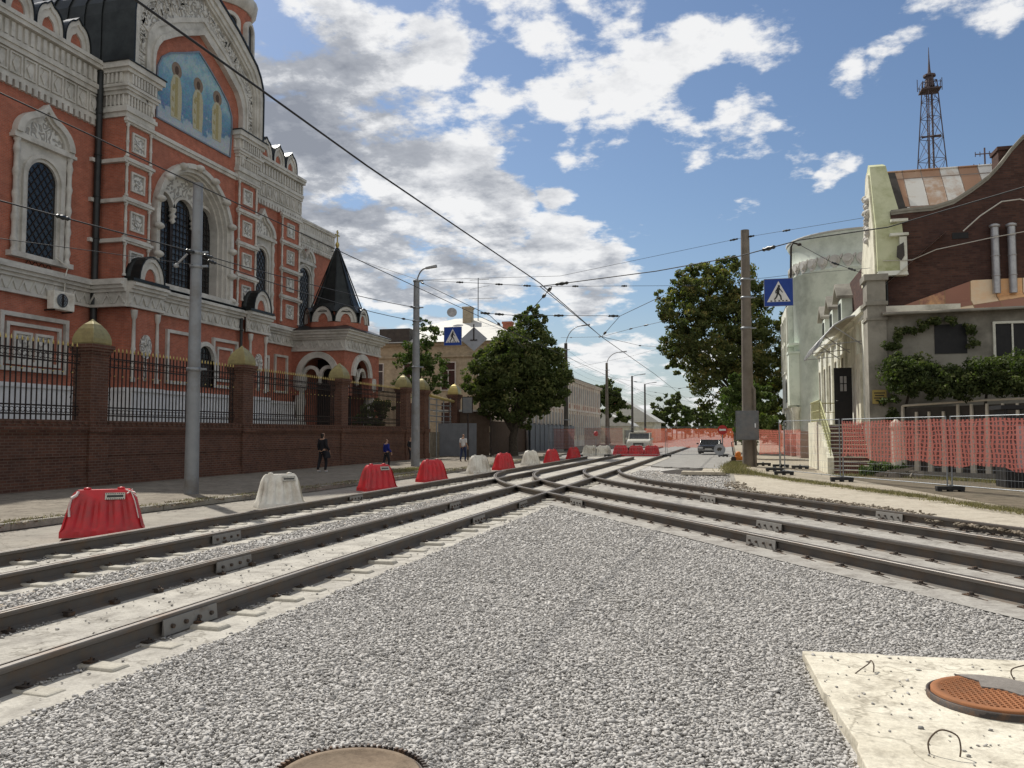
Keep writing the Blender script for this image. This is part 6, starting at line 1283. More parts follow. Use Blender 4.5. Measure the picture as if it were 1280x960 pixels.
br=[('red_plastic',1.34,(-10.75,12.45),R(38),'nearest red barrier at the left, with tape tied on its corners'),('white_plastic',1.12,(-10.62,18.15),R(45),'nearest white barrier, lit by the sun in front of the person in black'),
('red_plastic',1.18,(-10.75,24.2),R(58),'red barrier second from the camera, in front of the person in blue'),('red_plastic',1.15,(-10.7,29.0),R(60),'red barrier just right of the grey lamp pole foot'),('white_plastic',1.1,(-10.75,35),R(62),'white barrier in front of the woman in a white shirt'),
('red_plastic',1.15,(-10.7,39),R(64),'red barrier in front of the leafy tree trunk'),('white_plastic',1.15,(-10.8,45),R(66),'white barrier right of the leafy tree trunk'),('red_plastic',1.1,(-10.4,48.8),R(70),'small bright red barrier right of the leafy tree'),('red_plastic',1.2,(-10.5,56.4),R(70),'shaded red barrier next to the slim dark lamp pole')]
for i,(mt_,L,(x,y),rz,lab) in enumerate(br):
    t=barrier(mt_,L,lab,(x,y,0),rz,i<3)
    if i==0:
        a=MB(); a.tube([(-.50,-.215,.66),(-.53,-.24,.5),(-.52,-.26,.36)],.02,4); a.tube([(-.50,-.21,.67),(-.42,-.17,.72),(-.40,-.12,.77)],.03,4); a.tube([(.43,-.13,.78),(.5,-.22,.6),(.57,-.26,.3)],.012,4)
        for k in range(8): r=random.Random(k); a.tube([(.42,-.12,.76),(.42+r.uniform(-.1,.12),-.16+r.uniform(-.05,.03),.76+r.uniform(-.1,.08))],.012,4)
        a.build('knotted_tape','tape_white',t,origin=(0,0,0))
for i,(x,mt_,lab) in enumerate(((-8.35,'red_plastic','left unit of the red barrier row in front of the white car'),(-7.15,'red_plastic','middle unit of the red barrier row in front of the white car'),(-5.95,'red_plastic','right unit of the red barrier row in front of the white car'),(-10.6,'white_plastic','white barrier in a crosswise pair, left unit near the stop lamp'),(-9.55,'white_plastic','white barrier in a crosswise pair, right unit near the red row'))):
    barrier(mt_,1.28,lab,(x,64.9 if i<3 else 64.0,0),R(2),False,True)
# ================================================================ TEMPORARY FENCE PANELS
def panel(label,p,q,zb,h=2.1,group='temporary mesh fence panels'):
    p=Vector((*p,zb)); q=Vector((*q,zb)); L=(q-p).length; ang=math.atan2(q.y-p.y,q.x-p.x)
    t=thing('mesh_fence_panel',label,'fence panel',p,group,ang)
    a=MB(); 
    for x in (.06,L-.06): a.tube([(x,0,.06),(x,0,h)],.020,8)
    for z in (.18,h-.02): a.tube([(.06,0,z),(L-.06,0,z)],.013,8)
    a.build('frame','steel',t,origin=(0,0,0)); a=MB(); n=int(L/.115)
    for i in range(1,n): x=.06+(L-.12)*i/n; a.tube([(x,0,.18),(x,0,h-.02)],.0026,3,False,False)
    for i in range(1,8): z=.18+(h-.2)*i/8; a.tube([(.06,0,z),(L-.06,0,z)],.0032,3,False,False)
    a.build('wire_mesh','steel',t,origin=(0,0,0)); return t
def foot(label,x,y,zb,ang,group='black rubber fence feet'):
    t=thing('fence_foot',label,'fence foot',(x,y,zb),group,ang)
    a=MB(); a.box(-.36,.36,-.11,.11,.05,.15)
    for s_ in (-.29,0,.29): a.box(s_-.06,s_+.06,-.11,.11,0,.05)
    a.build('block','rubber',t,origin=(0,0,0),bevel=.012); a=MB(); a.lathe([(.04,.15),(.045,.15),(.045,.19),(.03,.19)],(0,0,0),10); a.build('socket','steel',t,origin=(0,0,0)); return t
RP=[(2.23,41.0),(1.95,33.9),(3.55,29.75),(5.85,25.5),(7.7,21.9),(9.6,18.3)]
names=['panel beside the tall concrete pole','panel left of the entrance steps','panel in front of the entrance steps and rubble post','panel in front of the kiosk','panel at the right edge of the view']
for i in range(5):
    a_,b_=RP[i],RP[i+1]; d=Vector((b_[0]-a_[0],b_[1]-a_[1],0)).normalized()*.03
    if i==0: panel('leaning temporary mesh fence '+names[i],a_,(2.0,37.6),.17); continue
    panel('temporary mesh fence '+names[i],(a_[0]+d.x,a_[1]+d.y),(b_[0]-d.x,b_[1]-d.y),.17)
fa=math.atan2(-3.9,2.1)+H
for (x,y),lab in zip(RP,('rubber foot at the far end of the fence beside the concrete pole','rubber foot left of the entrance steps','rubber foot in front of the stair wall','rubber foot in front of the concrete fence','rubber foot near the kiosk','rubber foot outside the right edge')): foot(lab,x,y,.17,R(5))
foot('second rubber foot stacked beside the stair panel post',1.75,36.8,.17,R(4)); foot('loose rubber block lying left of the entrance steps',3.0,39.8,.17,R(8)); foot('rubber foot behind the concrete pole',1.5,42.9,.17,R(3))
def netting(label,pts,z0,z1,mat,cat='safety net',sagt=.04):
    a=MB(); vs=[]; nz=5
    P=[]; 
    for (x0,y0),(x1,y1) in zip(pts[:-1],pts[1:]):
        n=max(2,int(math.hypot(x1-x0,y1-y0)/.3))
        P+=[(x0+(x1-x0)*i/n,y0+(y1-y0)*i/n) for i in range(n)]
    P.append(pts[-1]); N=len(P)
    for i,(x,y) in enumerate(P):
        for k in range(nz+1):
            f=k/nz; zz0=z0+.06*sin(i*.7)+.03*sin(i*2.1)+z0slope*i/N; zz=zz0+(z1-zz0)*f-(sagt*abs(sin(i*.45)) if f==1 else 0); w_=.02*sin(i*.9+k*.5)+.012*sin(i*.4+k)
            vs.append((x+w_,y-.05-w_,zz))
    a.add(vs,[(i*(nz+1)+k,(i+1)*(nz+1)+k,(i+1)*(nz+1)+k+1,i*(nz+1)+k+1) for i in range(N-1) for k in range(nz)],True)
    return tag(a.build('safety_net',mat,origin=(P[0][0],P[0][1],z0)),label,cat)
z0slope=-.25
netting('long torn red plastic safety net tied along the right hand fence panels',[(3.57,29.7),(5.85,25.42),(7.7,21.8),(9.6,18.2)],1.0,2.2,'net_red')
z0slope=0
netting('orange safety net panel beside the cable cabinet',[(2.28,40.9),(2.05,38.6)],.9,2.2,'net_orange')
netting('orange red safety net on the fence behind the concrete pole',[(1.6,52),(3.9,51.5)],.5,2.0,'net_red')
FP=[(-13.6,62.4),(-11.3,62.6),(-8.98,62.8),(-4.75,63.6),(-.6,64.2)]
for i,lab in enumerate(('far mesh panel at the shaded red barrier','far mesh panel in front of the white barriers','far mesh panel in front of the white car','far mesh panel in front of the black car')):
    panel(lab,FP[i],FP[i+1],0,2.25); 
for (x,y),lab in zip(FP,('far rubber foot nearest the slim lamp pole','far rubber foot near the white barriers','far rubber foot between white and red barriers','far rubber foot over the track at the road end','far rubber foot beside the round signs')): foot(lab,x,y,0,R(6))
netting('orange safety net across the street behind the black car',[(-8.6,86),(-5,86.4),(.2,86.6)],.35,2.25,'net_orange')
netting('dull red safety net hung by the foot of the slim lamp pole',[(-15.6,74),(-13.6,73.6)],.3,2.2,'net_dull')
netting('red safety net in front of the salmon facade end',[(-16.6,96),(-12,95)],.3,2.4,'net_dull')
# stop sign disc, grey disc and red lamp
t=thing('no_entry_sign','round red no entry sign with a white bar above the grey disc','road sign',(-.45,63.9,2))
a=MB(); a.prism([(-.62+.36*cos(q),2.02+.36*sin(q)) for q in [2*PI*i/28 for i in range(28)]],fy(63.9),0,.03); a.build('red_disc','sign_red',t); a=MB(); rect(a,fy(63.9),-.86,-.38,1.95,2.09,.03,.04); a.build('white_bar','sign_white',t)
a=MB(); a.tube([(-.62,63.95,0),(-.62,63.95,2.3)],.03,6); a.build('post','steel',t)
t=thing('grey_disc_sign','round pale grey sign disc with a dark smudge low in front of the black car','road sign',(-.8,63.7,.5))
a=MB(); a.prism([(-.85+.42*cos(q),.55+.42*sin(q)) for q in [2*PI*i/28 for i in range(28)]],fy(63.7),0,.03); a.build('disc','sign_back',t); a=MB(); a.prism([(-1.05,.55),(-.95,.42),(-.85,.5),(-.8,.4),(-.72,.55),(-.65,.62),(-.8,.72),(-.98,.7)],fy(63.7),.03,.036); a.build('dark_mark','fence_dark',t)
t=thing('red_warning_lamp','small red warning lamp on a thin post by the white barriers','warning lamp',(-10.1,63.7,0)); a=MB(); a.tube([(-10.1,63.7,0),(-10.1,63.7,1.6)],.025,6); a.build('post','steel',t); a=MB(); a.lathe([(.05,1.55),(.16,1.6),(.18,1.75),(.1,1.9),(0,1.92)],(-10.1,63.7,0),12); a.build('lamp','sign_red',t)
# sign post left
t=thing('sign_post','thin dark post with a grey rectangular board beside the grey gate','sign',(-15.9,49.5,0)); a=MB(); a.tube([(-15.9,49.5,0),(-15.9,49.5,4.1)],.05,8); a.build('post','iron',t); a=MB(); rect(a,fy(49.4),-16.25,-15.55,3.0,4.05,0,.04); o=a.build('board','iron',t); a=MB(); rect(a,fy(49.4),-16.2,-15.6,3.05,4.0,.04,.05); a.build('board_face','cabinet',o)
t=thing('sign_post','thin bare dark post left of the tree trunk','post',(-16.6,57,0)); a=MB(); a.tube([(-16.6,57,0),(-16.6,57,2.9)],.06,8); a.build('post','iron',t)
# small orange machine
t=thing('compactor_machine','small orange compactor machine behind the concrete pole','machine',(.35,47,.17)); a=MB(); a.box(.15,.6,46.9,47.4,.3,.52); a.lathe([(.14,.5),(.17,.58),(.14,.74),(.06,.78)],(.35,47.1,0),10); a.build('body','orange_paint',t,bevel=.04); a=MB(); a.box(-.1,.8,46.7,47.6,.17,.27); a.tube([(.1,47,.6),(.0,46.4,1.3),(.6,46.4,1.3),(.6,47,.6)],.03,6); a.lathe([(.12,.27),(.14,.4),(.1,.5)],(.1,46.8,0),8); a.build('base_and_handle','iron',t)
# ================================================================ PEOPLE
def person(label,x,y,z,h,rz,top,legs,shoes,hair,skirt=False,bag=None,longhair=False,stride=.12,armbend=.15):
    t=thing('person',label,'person',(x,y,z),None,rz); k=h/1.75
    def skin(name,vs,es,mat,root=0,sub=2,par=t,shape=None):
        me=bpy.data.meshes.new(name); me.from_pydata([(a*k,b*k,c*k) for a,b,c,_ in vs],es,[]); o=bpy.data.objects.new(name,me); C.objects.link(o); o.parent=par
        s=o.modifiers.new('skin','SKIN'); s.use_smooth_shade=True
        for i,v in enumerate(vs): 
            r=v[3] if isinstance(v[3],tuple) else (v[3],v[3]); me.skin_vertices[0].data[i].radius=(r[0]*k,r[1]*k); me.skin_vertices[0].data[i].use_root=(i==root)
        u=o.modifiers.new('sub','SUBSURF'); u.levels=sub; u.render_levels=sub; me.materials.append(M[mat]); return o
    s=stride
    V=[(0,0,.95,(.13,.095)),(0,0,1.12,(.125,.085)),(0,.01,1.30,(.15,.095)),(0,.01,1.42,(.13,.075)),(0,0,1.50,.055),(0,-.02,1.57,.06),(0,-.015,1.66,(.075,.088)),(0,-.01,1.72,(.055,.065)),
       (-.18,.0,1.41,.055),(-.22,.02,1.16,.043),(-.215,-.04-armbend,.95,.033),(-.21,-.08-armbend,.87,(.036,.02)),(.18,.0,1.41,.055),(.22,.03,1.16,.043),(.215,.06-armbend*.4,.94,.033),(.21,.04-armbend*.4,.86,(.036,.02)),
       (-.09,0,.86,.085),(-.10,-s,.50,.058),(-.10,-s*1.1+.02,.28,.052),(-.10,-s*.7+.03,.07,.036),(-.10,-s*.7-.10,.035,.036),
       (.09,0,.86,.085),(.10,s*.6,.50,.058),(.10,s*1.25,.28,.052),(.10,s*1.6,.09,.036),(.10,s*1.6-.12,.035,.036)]
    E=[(0,1),(1,2),(2,3),(3,4),(4,5),(5,6),(6,7),(3,8),(8,9),(9,10),(10,11),(3,12),(12,13),(13,14),(14,15),(0,16),(16,17),(17,18),(18,19),(19,20),(0,21),(21,22),(22,23),(23,24),(24,25)]
    body=skin('body',V,E,'skin')
    for hx,hy,hz in ((-.21,-.08-armbend,.87),(.21,.04-armbend*.4,.86)):
        fv=[(hx,hy,hz,.018)]; fe=[]
        for q,(dy,ln) in enumerate(((-.03,.075),(-.01,.085),(.01,.08),(.03,.062))):
            b=len(fv); fv+=[(hx,hy+dy,hz-.03,.010),(hx*.98,hy+dy-.004,hz-.03-ln*.55,.009),(hx*.95,hy+dy-.012,hz-.03-ln,.007)]; fe+=[(0,b),(b,b+1),(b+1,b+2)]
        b=len(fv); fv+=[(hx*.93,hy-.035,hz+.0,.011),(hx*.88,hy-.05,hz-.035,.009)]; fe+=[(0,b),(b,b+1)]
        skin('hand',fv,fe,'skin',0,1)
    sl=[0,1,2,3,8,9,12,13]; gr=.018
    def sub_(ids,ed,name,mat,g,V):
        m_={i:j for j,i in enumerate(ids)}; V2=dict(enumerate(V))
        if name=='shirt': V2[0]=(0,0,.86,(.135,.10))
        if name=='trousers': V2[0]=(0,0,.98,(.12,.085))
        V=V2; vs=[(V[i][0],V[i][1],V[i][2],tuple(r+g for r in V[i][3]) if isinstance(V[i][3],tuple) else V[i][3]+g) for i in ids]
        return skin(name,vs,[(m_[a],m_[b]) for a,b in E if a in m_ and b in m_],mat)
    arms=[8,9,10,12,13,14] if top!='cl_white' else [8,9,12,13]
    sub_([0,1,2,3]+arms,None,'shirt',top,gr+.006,V); sub_([0,16,17,18,19,21,22,23,24],None,'trousers',legs,.016,V)
    for i0,i1 in ((19,20),(24,25)):
        a_,b_=V[i0],V[i1]; skin('shoe',[(a_[0],a_[1]+.03,a_[2]-.025,(.045,.035)),(b_[0],b_[1],b_[2],(.045,.03)),(b_[0],b_[1]-.05,b_[2]-.005,(.035,.022))],[(0,1),(1,2)],shoes)
    hv=[(0,.015,1.70,(.085,.09)),(0,.03,1.64,(.082,.085))]; he=[(0,1)]
    if longhair: hv+=[(0,.05,1.55,(.075,.05)),(0,.055,1.46,(.06,.03))]; he+=[(1,2),(2,3)]
    skin('hair',hv,he,hair)
    f=MB()
    for ex in (-.03,.03): f.lathe([(0,-.008),(.011,0),(0,.008)],(ex*k,-.098*k,1.655*k),6)
    f.build('eyes','hair',t,origin=(0,0,0)); f=MB(); f.lathe([(0,-.02),(.014,-.012),(.009,.015),(0,.03)],(0,-.108*k,1.62*k),6); f.build('nose','skin',t,origin=(0,0,0)); f=MB(); f.box(-.022*k,.022*k,-.10*k,-.088*k,1.575*k,1.585*k); f.build('mouth','stairs',t,origin=(0,0,0))
    if bag:
        g=thing('shoulder_bag',bag,'bag',(x,y,z),None,rz); b=MB(); b.hexa([(-.36*k,-.15*k,.62*k),(-.24*k,-.15*k,.62*k),(-.24*k,.18*k,.62*k),(-.36*k,.18*k,.62*k),(-.33*k,-.10*k,.92*k),(-.25*k,-.10*k,.92*k),(-.25*k,.13*k,.92*k),(-.33*k,.13*k,.92*k)]); b.build('bag_body','cl_black',g,origin=(0,0,0),bevel=.03); b=MB(); b.tube([(-.29*k,-.08*k,.91*k),(-.24*k,-.02*k,1.25*k),(-.17*k,.02*k,1.47*k),(-.24*k,.05*k,1.25*k),(-.29*k,.11*k,.91*k)],.012,5); b.build('strap','cl_black',g,origin=(0,0,0))
    return t
p=gnd(403,590,.08); person('person in black jacket and trousers with white shoes walking along the church fence',p.x,p.y,.08,1.74,R(165),'cl_black','cl_black','shoe_white','hair',bag='black shoulder bag carried by the person in black',longhair=True)
p=gnd(483,585,.08); person('person in a bright blue jacket and dark trousers near the lamp pole',p.x,p.y,.08,1.42,R(150),'cl_blue','cl_black','shoe_dark','hair_red')
p=gnd(513,576,.08); person('person in dark clothes half hidden behind the lamp pole',p.x,p.y,.08,1.45,R(60),'cl_black','cl_black','shoe_white','hair')
p=gnd(579,577,.06); person('woman in a white shirt and dark blue trousers walking by the grey gate',p.x,p.y,.06,1.68,R(170),'cl_white','cl_jean','shoe_dark','hair_red',longhair=False)
# ================================================================ CARS
def car(label,x,y,rz,body,kind):
    t=thing('parked_car',label,'car',(x,y,0),None,rz)      # local: front toward -Y
    if kind=='suv': pr=[(-2.1,.35),(-2.12,.72),(-1.95,.90),(-1.0,1.02),(2.0,1.02),(2.1,.6),(2.05,.35)]; cab=[(-.95,1.0),(-.35,1.5),(1.7,1.52),(2.0,1.0)]; W_=.86
    else: pr=[(-2.05,.2),(-2.1,.62),(-1.98,.83),(-.95,.92),(1.9,.94),(2.05,.6),(2.0,.2)]; cab=[(-.9,.92),(-.35,1.40),(1.0,1.42),(1.6,.93)]; W_=.80
    fn=lambda a,b,d:(d,a,b)
    a=MB(); a.prism(pr,fn,-W_,W_); a.build('body',body,t,origin=(0,0,0),bevel=.07)
    a=MB(); a.prism([(cab[0][0]+.08,cab[0][1]),(cab[1][0]+.02,cab[1][1]-.03),(cab[2][0]-.02,cab[2][1]-.03),(cab[3][0]-.08,cab[3][1])],fn,-W_+.10,W_-.10); a.build('glasshouse','glass',t,origin=(0,0,0),bevel=.02)
    a=MB(); a.box(-W_+.12,W_-.12,cab[1][0]-.02,cab[2][0]+.02,cab[1][1]-.04,cab[1][1]+.02)
    for s_ in (-1,1):
        for (p,q) in ((cab[0],cab[1]),(cab[2],cab[3]),((.5,.95),(.5,cab[1][1]))): a.tube([(s_*(W_-.09),p[0],p[1]),(s_*(W_-.11),q[0],q[1])],.035,6)
    a.build('roof_and_pillars',body,t,origin=(0,0,0),bevel=.01)
    for s_ in (-1,1):
        a=MB(); a.hexa([(s_*.42,-2.13,.55),(s_*.76,-2.10,.57),(s_*.76,-2.02,.57),(s_*.42,-2.05,.55),(s_*.42,-2.13,.72),(s_*.76,-2.08,.74),(s_*.76,-2.0,.74),(s_*.42,-2.05,.72)]); a.build('headlight','lens',t,origin=(0,0,0))
        a=MB(); a.box(*sorted((s_*(W_+.02),s_*(W_+.18))),-.85,-.75,.95,1.10); a.build('mirror',body,t,origin=(0,0,0),bevel=.02)
        for yy in (-1.3,1.3):
            a=MB(); n=20; vs=[]
            for xx,rr in ((W_-.2,.31),(W_-.0,.31),(W_+.01,.22)): vs+=[(s_*xx,yy+rr*cos(2*PI*i/n),.32+rr*sin(2*PI*i/n)) for i in range(n)]
            a.add(vs,[(i*n+k_,i*n+(k_+1)%n,(i+1)*n+(k_+1)%n,(i+1)*n+k_) for i in range(2) for k_ in range(n)]+[tuple(range(n)),tuple(range(2*n,3*n))]); wo=a.build('wheel','rubber',t,origin=(0,0,0)); a=MB(); a.add([(s_*(W_+.013),yy+.2*cos(2*PI*i/n),.32+.2*sin(2*PI*i/n)) for i in range(n)],[tuple(range(n))]); a.build('rim','steel',wo,origin=(0,0,0))
    a=MB(); a.box(-.38,.38,-2.14,-2.08,.50,.72); a.box(-.7,.7,-2.13,-2.06,.33,.44); a.build('grille','fence_dark' if kind=='suv' else 'rubber',t,origin=(0,0,0)); a=MB(); a.box(-.26,.26,-2.165,-2.145,.47,.58); a.build('number_plate','plate',t,origin=(0,0,0))
    a=MB(); a.box(-.75,.75,-2.16,-2.10,.40,.45); a.build('bumper','chrome' if kind!='suv' else 'white_plastic',t,origin=(0,0,0))
    if kind=='suv': a=MB(); a.box(-.45,.45,.1,1.2,1.54,1.66); a.build('roof_box','white_plastic',t,origin=(0,0,0),bevel=.03)
    return t
t=car('white car with a roof box parked behind the row of red barriers',-8.4,79.5,R(2),'car_white','suv'); t.scale=(1.25,1,1.2)
t=car('black car facing the camera behind the far mesh fence',-1.75,73.8,R(-3),'car_black','sedan'); t.scale=(1.12,1,.85)
# ================================================================ TREES
def leafmesh(name,pts,nrm,size,mat,par,seed,shade):
    r=np.random.default_rng(seed); n=len(pts); q=r.normal(0,1,(n,3)); q/=np.linalg.norm(q,axis=1)[:,None]; nn=nrm*.6+q*.8; nn/=np.linalg.norm(nn,axis=1)[:,None]
    a=np.cross(nn,r.normal(0,1,(n,3))); a/=np.linalg.norm(a,axis=1)[:,None]; b=np.cross(nn,a); s=size*r.uniform(.6,1.35,n)
    k=np.array([(-1,0),(-.25,-.42),(.55,-.36),(1,0),(.5,.40),(-.3,.38)]); V=pts[:,None,:]+(a[:,None,:]*k[None,:,0:1]+b[:,None,:]*k[None,:,1:2])*s[:,None,None]
    V+=nn[:,None,:]*(np.array([0,.12,.1,-.1,.1,.12])[None,:,None]*s[:,None,None])
    o0=np.array(world_loc(par)) if par is not None else np.zeros(3); V=V-o0
    me=bpy.data.meshes.new(name); me.vertices.add(n*6); me.vertices.foreach_set('co',V.reshape(-1).astype(np.float32)); me.loops.add(n*6); me.loops.foreach_set('vertex_index',np.arange(n*6,dtype=np.int32)); me.polygons.add(n); me.polygons.foreach_set('loop_start',np.arange(0,n*6,6,dtype=np.int32)); me.update(calc_edges=True)
    at=me.attributes.new('shade','FLOAT','POINT'); at.data.foreach_set('value',np.repeat(np.clip(shade,0,1),6).astype(np.float32)); me.materials.append(M[mat]); o=bpy.data.objects.new(name,me); C.objects.link(o)
    if par is not None: o.parent=par
    return o
def crownpts(lobes,n,seed,rough=.35,inner=.55):
    r=np.random.default_rng(seed); P=[];N=[];S=[]; w_=np.array([l[3]**2 for l in lobes]); w_=w_/w_.sum()
    for l,ww in zip(lobes,w_):
        m_=int(n*ww); nc=max(6,int(m_/55)); cd=r.normal(0,1,(nc,3)); cd/=np.linalg.norm(cd,axis=1)[:,None]; cr=l[3]*(inner+(1-inner)*r.uniform(0,1,nc)**.5)*r.uniform(.85,1.15,nc)
        cc=np.array(l[:3])+cd*cr[:,None]*np.array([1,1,.92]); cs=r.uniform(.25,.5,nc)*min(l[3]*.42,1.1)+.1; sh=r.uniform(-.22,.22,nc)
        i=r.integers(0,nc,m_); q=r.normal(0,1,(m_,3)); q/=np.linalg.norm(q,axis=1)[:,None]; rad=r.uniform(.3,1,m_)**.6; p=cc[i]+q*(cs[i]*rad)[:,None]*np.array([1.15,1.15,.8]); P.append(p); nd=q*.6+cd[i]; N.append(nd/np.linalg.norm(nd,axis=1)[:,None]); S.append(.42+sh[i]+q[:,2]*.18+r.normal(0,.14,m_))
    return np.concatenate(P),np.concatenate(N),np.concatenate(S)
def tree(name,label,x,y,zb,lobes,n,size,mat,th,tr=.25,seed=1,cat='tree',limbs=True,group=None):
    rr=random.Random(seed); sat=[]
    for l in lobes:
        for q in range(3 if limbs else 1):
            v=Vector((rr.gauss(0,1),rr.gauss(0,1),rr.gauss(.15,.8))).normalized()*l[3]*rr.uniform(.85,1.12); sat.append((l[0]+v.x,l[1]+v.y,l[2]+v.z,l[3]*rr.uniform(.16,.34)))
    t=thing(name,label,cat,(x,y,zb),group); P,N,S=crownpts(list(lobes)+sat,n,seed); leafmesh('crown',P,N,size,mat,t,seed,S)
    a=MB(); c=Vector(lobes[0][:3]); a.tube([(x,y,zb-.1),(x+.05,y,zb+.3),(x,y+.05,zb+th*.6),(c.x*.4+x*.6,y,zb+th),(c.x,c.y,c.z+.3)],[tr*1.35,tr,tr*.85,tr*.7,tr*.25],10)
    if limbs:
        for i,l in enumerate(lobes[1:9]): e=Vector(l[:3]); s_=Vector((x,y,zb+th*.8)); md=s_.lerp(e,.5)+Vector((0,0,.2)); a.tube([s_,md,e],[tr*.5,tr*.3,tr*.08],6)
    a.build('trunk','bark',t); return t
# leafy street tree on the left (trunk about 60 m away)
c0=atY(645,480,60)
L=[]
for px,py,r_,dy in ((650,475,2.6,0),(620,470,2.0,-1),(680,465,1.9,.5),(655,430,1.9,0),(662,405,1.1,0),(610,455,1.2,-1),(690,490,1.2,0),(600,480,1.2,-.5),(640,500,2.0,0),(614,505,1.1,-.4),(675,502,1.2,.4),(640,440,1.6,-1.5),(625,435,1.0,-.5),(690,440,1.1,.4),(665,390,.5,0),(597,490,.8,0),(699,470,.8,0)):
    p=atY(px,py,60+dy); L.append((p.x,p.y,p.z,r_))
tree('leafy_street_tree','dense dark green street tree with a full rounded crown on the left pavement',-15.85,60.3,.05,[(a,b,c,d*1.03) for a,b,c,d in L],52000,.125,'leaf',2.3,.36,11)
# big tree on the right
L=[]
for px,py,r_,dy in ((905,430,3.4,0),(880,370,2.4,0),(915,355,2.2,1),(850,385,1.7,-1),(845,430,1.3,-1),(870,440,2.3,0),(895,480,2.3,0),(925,400,2.4,0),(905,335,1.2,0),(855,360,1.3,0),(935,450,2.3,0),(955,430,2.0,1),(965,470,1.9,1),(940,500,2.0,1),(836,395,.7,-1),(840,450,.6,-1),(965,410,1.2,1),(880,345,1.3,0),(930,375,1.5,0),(960,520,1.4,1),(860,405,1.6,-2)):
    p=atY(px,py,72+dy); L.append((p.x,p.y,p.z,r_*1.08))
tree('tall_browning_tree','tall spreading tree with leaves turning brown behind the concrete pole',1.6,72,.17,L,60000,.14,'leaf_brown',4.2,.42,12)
L=[]
for px,py,r_ in ((925,508,1.1),(932,490,.9),(945,520,1.0),(935,538,.9),(955,495,.7),(922,474,.5),(916,492,.6)):
    p=atY(px,py,55); L.append((p.x,p.y,p.z,r_))
tree('green_sapling','young bright green bushy tree at the foot of the concrete pole',L[0][0]+.6,55,.17,L,9000,.12,'leaf_light',.9,.1,13)
L=[]
for px,py,r_ in ((525,440,1.5),(535,420,1.1),(510,450,1.3),(545,455,1.2),(525,475,1.5),(505,480,1.0),(548,480,.9),(528,405,.6)):
    p=atY(px,py,66); L.append((p.x,p.y,p.z,r_))
tree('drooping_birch','thin drooping birch behind the lamp pole in the church yard',L[0][0],66,1.85,L,9000,.11,'leaf_light',2.6,.13,14)
def simple(name,label,px0,px1,pt,pb,Y,n,size,mat,seed,zb=0,group=None):
    L=[]; r=random.Random(seed); w_=(px1-px0); h_=pb-pt
    for k in range(14 if Y>110 and px0!=738 else 9):
        u=r.uniform(.15,.85); v=r.uniform(.2,.75) if k<9 else r.uniform(.75,1.0); p=atY(px0+w_*u,pt+h_*v,Y); L.append((p.x,p.y+r.uniform(-1,1),p.z,abs(atY(px0+w_*.27,pt,Y).x-atY(px0,pt,Y).x)))
    p=atY((px0+px1)/2,pt+h_*.4,Y); L.insert(0,(p.x,p.y,p.z,L[0][3]*1.3)); return tree(name,label,p.x,Y,zb,L,n,size,mat,max(1,p.z*.4),.25,seed,group=group,limbs=False)
simple('dark_street_tree','dark round tree behind the end of the long facade',738,783,474,546,135,7000,.3,'leaf',21)
simple('distant_tree','tall dark distant tree left of the street end',808,850,486,540,200,6000,.42,'leaf',22)
for i,(a_,b_,c_,d_,Y,lab) in enumerate(((846,866,502,540,260,'clump nearest the tall one'),(862,884,508,540,310,'second clump'),(878,898,512,540,330,'third clump'),(872,912,516,541,420,'low wide clump'),(895,925,518,541,300,'clump nearest the right kerb'),(775,815,520,545,185,'low bush in front of the pale roofs'),(908,975,505,541,120,'clump behind the orange net on the right'))):
    simple('distant_tree','distant green trees at the street end, '+lab,a_,b_,c_,d_,Y,3500,.3 if Y<250 else .5,'leaf' if i%2 else 'leaf_light',30+i,group='distant trees at the street end')
# creeper hedge
L=[]
r=random.Random(4)
for i in range(26):
    u=i/25; px=1118+u*190; p=atY(px,462+8*sin(u*3)+r.uniform(-6,8),34.6-u*2.2); L.append((p.x,p.y,p.z,.62+r.uniform(-.1,.25))); p=atY(px+4,482+r.uniform(-6,6),34.3-u*2.2); L.append((p.x,p.y,p.z,.45))
for px,py in ((1112,500),(1116,480),(1125,455),(1118,430),(1114,520),(1128,480)): p=atY(px,py,35.2); L.append((p.x,p.y,p.z,.38))
t=thing('creeper_hedge','thick dark green creeper hedge hanging over the concrete fence','hedge',(9,34,.2)); P_,N_,S_=crownpts(L,42000,41,inner=.2); leafmesh('foliage',P_,N_,.06,'leaf',t,42,S_-.12)
a=MB(); a.tube([(6.3,35.2,.2),(6.4,35.3,2),(6.8,35.2,3.6)],.05,6); a.tube([(9,34.5,.2),(9.1,34.5,2),(9.3,34.4,3.8)],.05,6); a.build('stems','bark',t)
L=[(6.3,35.45,4.6,.3),(6.35,35.45,5.3,.25),(6.5,35.45,5.75,.22),(6.9,35.45,5.85,.2),(7.3,35.45,6.0,.22),(7.7,35.45,6.1,.25),(8.3,35.45,6.15,.22),(8.95,35.45,5.8,.22),(9.05,35.45,5.3,.22)]
t=thing('wall_creeper','thin creeper climbing the grey wall around the dark window','creeper',(6.4,35.5,4)); P_,N_,S_=crownpts(L,2600,43,inner=.2); leafmesh('foliage',P_,N_,.06,'leaf',t,44,S_)
L=[(4.95+.25*i,33.9-.1*i,.4,.3) for i in range(5)]
t=thing('low_bush','small green bush at the foot of the rubble post','bush',(5.3,34,.17)); P_,N_,S_=crownpts(L,2200,45,inner=.2); leafmesh('foliage',P_,N_,.06,'leaf_light',t,46,S_)
t=thing('church_yard_shrub','dark shrub behind the railing near the church porch','shrub',(-24,53,1.85)); P_,N_,S_=crownpts([(-24,53,3.0,.9),(-23.6,54,3.5,.7),(-24.5,52.5,2.4,.8)],4000,47); leafmesh('foliage',P_,N_,.09,'leaf',t,48,S_)
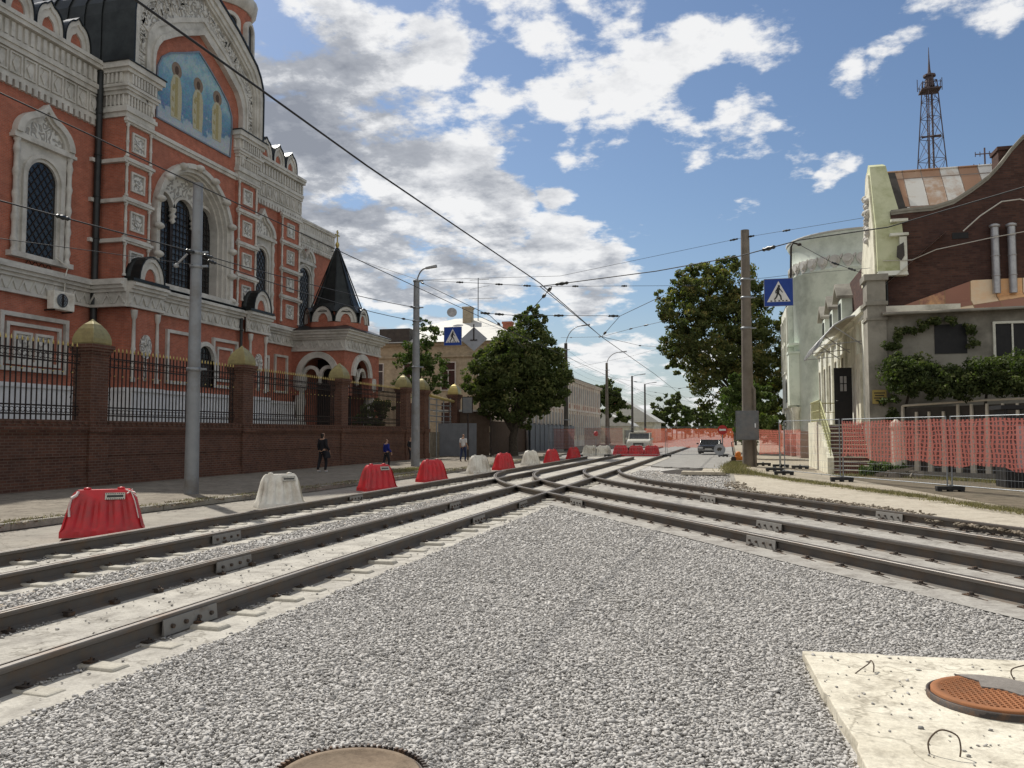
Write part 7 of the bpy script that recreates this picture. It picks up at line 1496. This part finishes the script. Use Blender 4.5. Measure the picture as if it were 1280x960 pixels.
# ================================================================ GRASS AND WEEDS
def grass(label,P,h,name='grass',seed=1):
    r=np.random.default_rng(seed); n=len(P); P=np.asarray(P,float); an=r.uniform(0,2*PI,n); w_=r.uniform(.004,.01,n)*(1+h*4); hh=h*r.uniform(.4,1.2,n); ln=r.normal(0,.45,(n,2))*hh[:,None]
    dx=np.cos(an)*w_; dy=np.sin(an)*w_; V=np.zeros((n,3,3)); V[:,0]=P; V[:,1]=P; V[:,2]=P; V[:,0,0]-=dx; V[:,0,1]-=dy; V[:,1,0]+=dx; V[:,1,1]+=dy; V[:,2,:2]+=ln; V[:,2,2]+=hh
    me=bpy.data.meshes.new(name); me.vertices.add(n*3); me.vertices.foreach_set('co',V.reshape(-1).astype(np.float32)); me.loops.add(n*3); me.loops.foreach_set('vertex_index',np.arange(n*3,dtype=np.int32)); me.polygons.add(n); me.polygons.foreach_set('loop_start',np.arange(0,n*3,3,dtype=np.int32)); me.update(calc_edges=True)
    at=me.attributes.new('shade','FLOAT','POINT'); at.data.foreach_set('value',np.repeat(r.uniform(0,1,n),3).astype(np.float32)); me.materials.append(M['grassm']); o=bpy.data.objects.new(name,me); C.objects.link(o); return tag(o,label,'grass',kind='stuff')
def alongline(line,n,wd,z,seed,patch=True):
    r=np.random.default_rng(seed); seg=np.array([math.hypot(b[0]-a[0],b[1]-a[1]) for a,b in zip(line[:-1],line[1:])]); i=r.choice(len(seg),n,p=seg/seg.sum()); u=r.uniform(0,1,n); A=np.array(line)[i]; B=np.array(line)[i+1]; p=A+(B-A)*u[:,None]; p=p+r.normal(0,wd,(n,2))
    if patch: k=np.sin(p[:,0]*3.1+p[:,1]*2.3)+np.sin(p[:,1]*5.3)+r.normal(0,.7,n); p=p[k>-.4]
    return np.concatenate([p,np.full((len(p),1),z)],1)
grass('dry grass strip between the pale apron and the right pavement',alongline(gline,22000,.17,.12,1),.09,seed=2)
grass('weeds at the corner below the concrete pole',np.concatenate([alongline([(.1,44),(.15,36),(.9,35)],5000,.25,.12,3),alongline([(.2,45),(.3,41)],3000,.22,.15,5)]),.22,seed=4)
grass('grass growing in front of the concrete fence',alongline([(4.2,34.2),(6.4,33.2),(8.0,31.2),(9,29.5)],14000,.3,.17,7),.10,seed=6)
grass('sparse weeds along the kerb of the left pavement',np.concatenate([alongline([(-13.6,10),(-12.9,24),(-12.6,41),(-13,60)],9000,.18,.08,9),alongline([(-14.2,33),(-14.6,38)],4000,.35,.09,10,False)]),.07,seed=8)
gm=MB(); 
# dug earth and kerb rubble along the left pavement edge and by the road edge
P=np.concatenate([alongline([(-13.7,9),(-13.0,22),(-12.7,40)],3000,.2,.08,11),alongline(kline[2:9],2400,.16,.09,12)]); tag(stones(P,rng.uniform(.02,.08,len(P))*rng.choice([.6,1,1.2],len(P)),'rubble',seed=14,mat='clod',shade=rng.uniform(0,1,len(P))),kind='stuff',label='broken kerb rubble and clods along the pavement edges',cat='rubble')
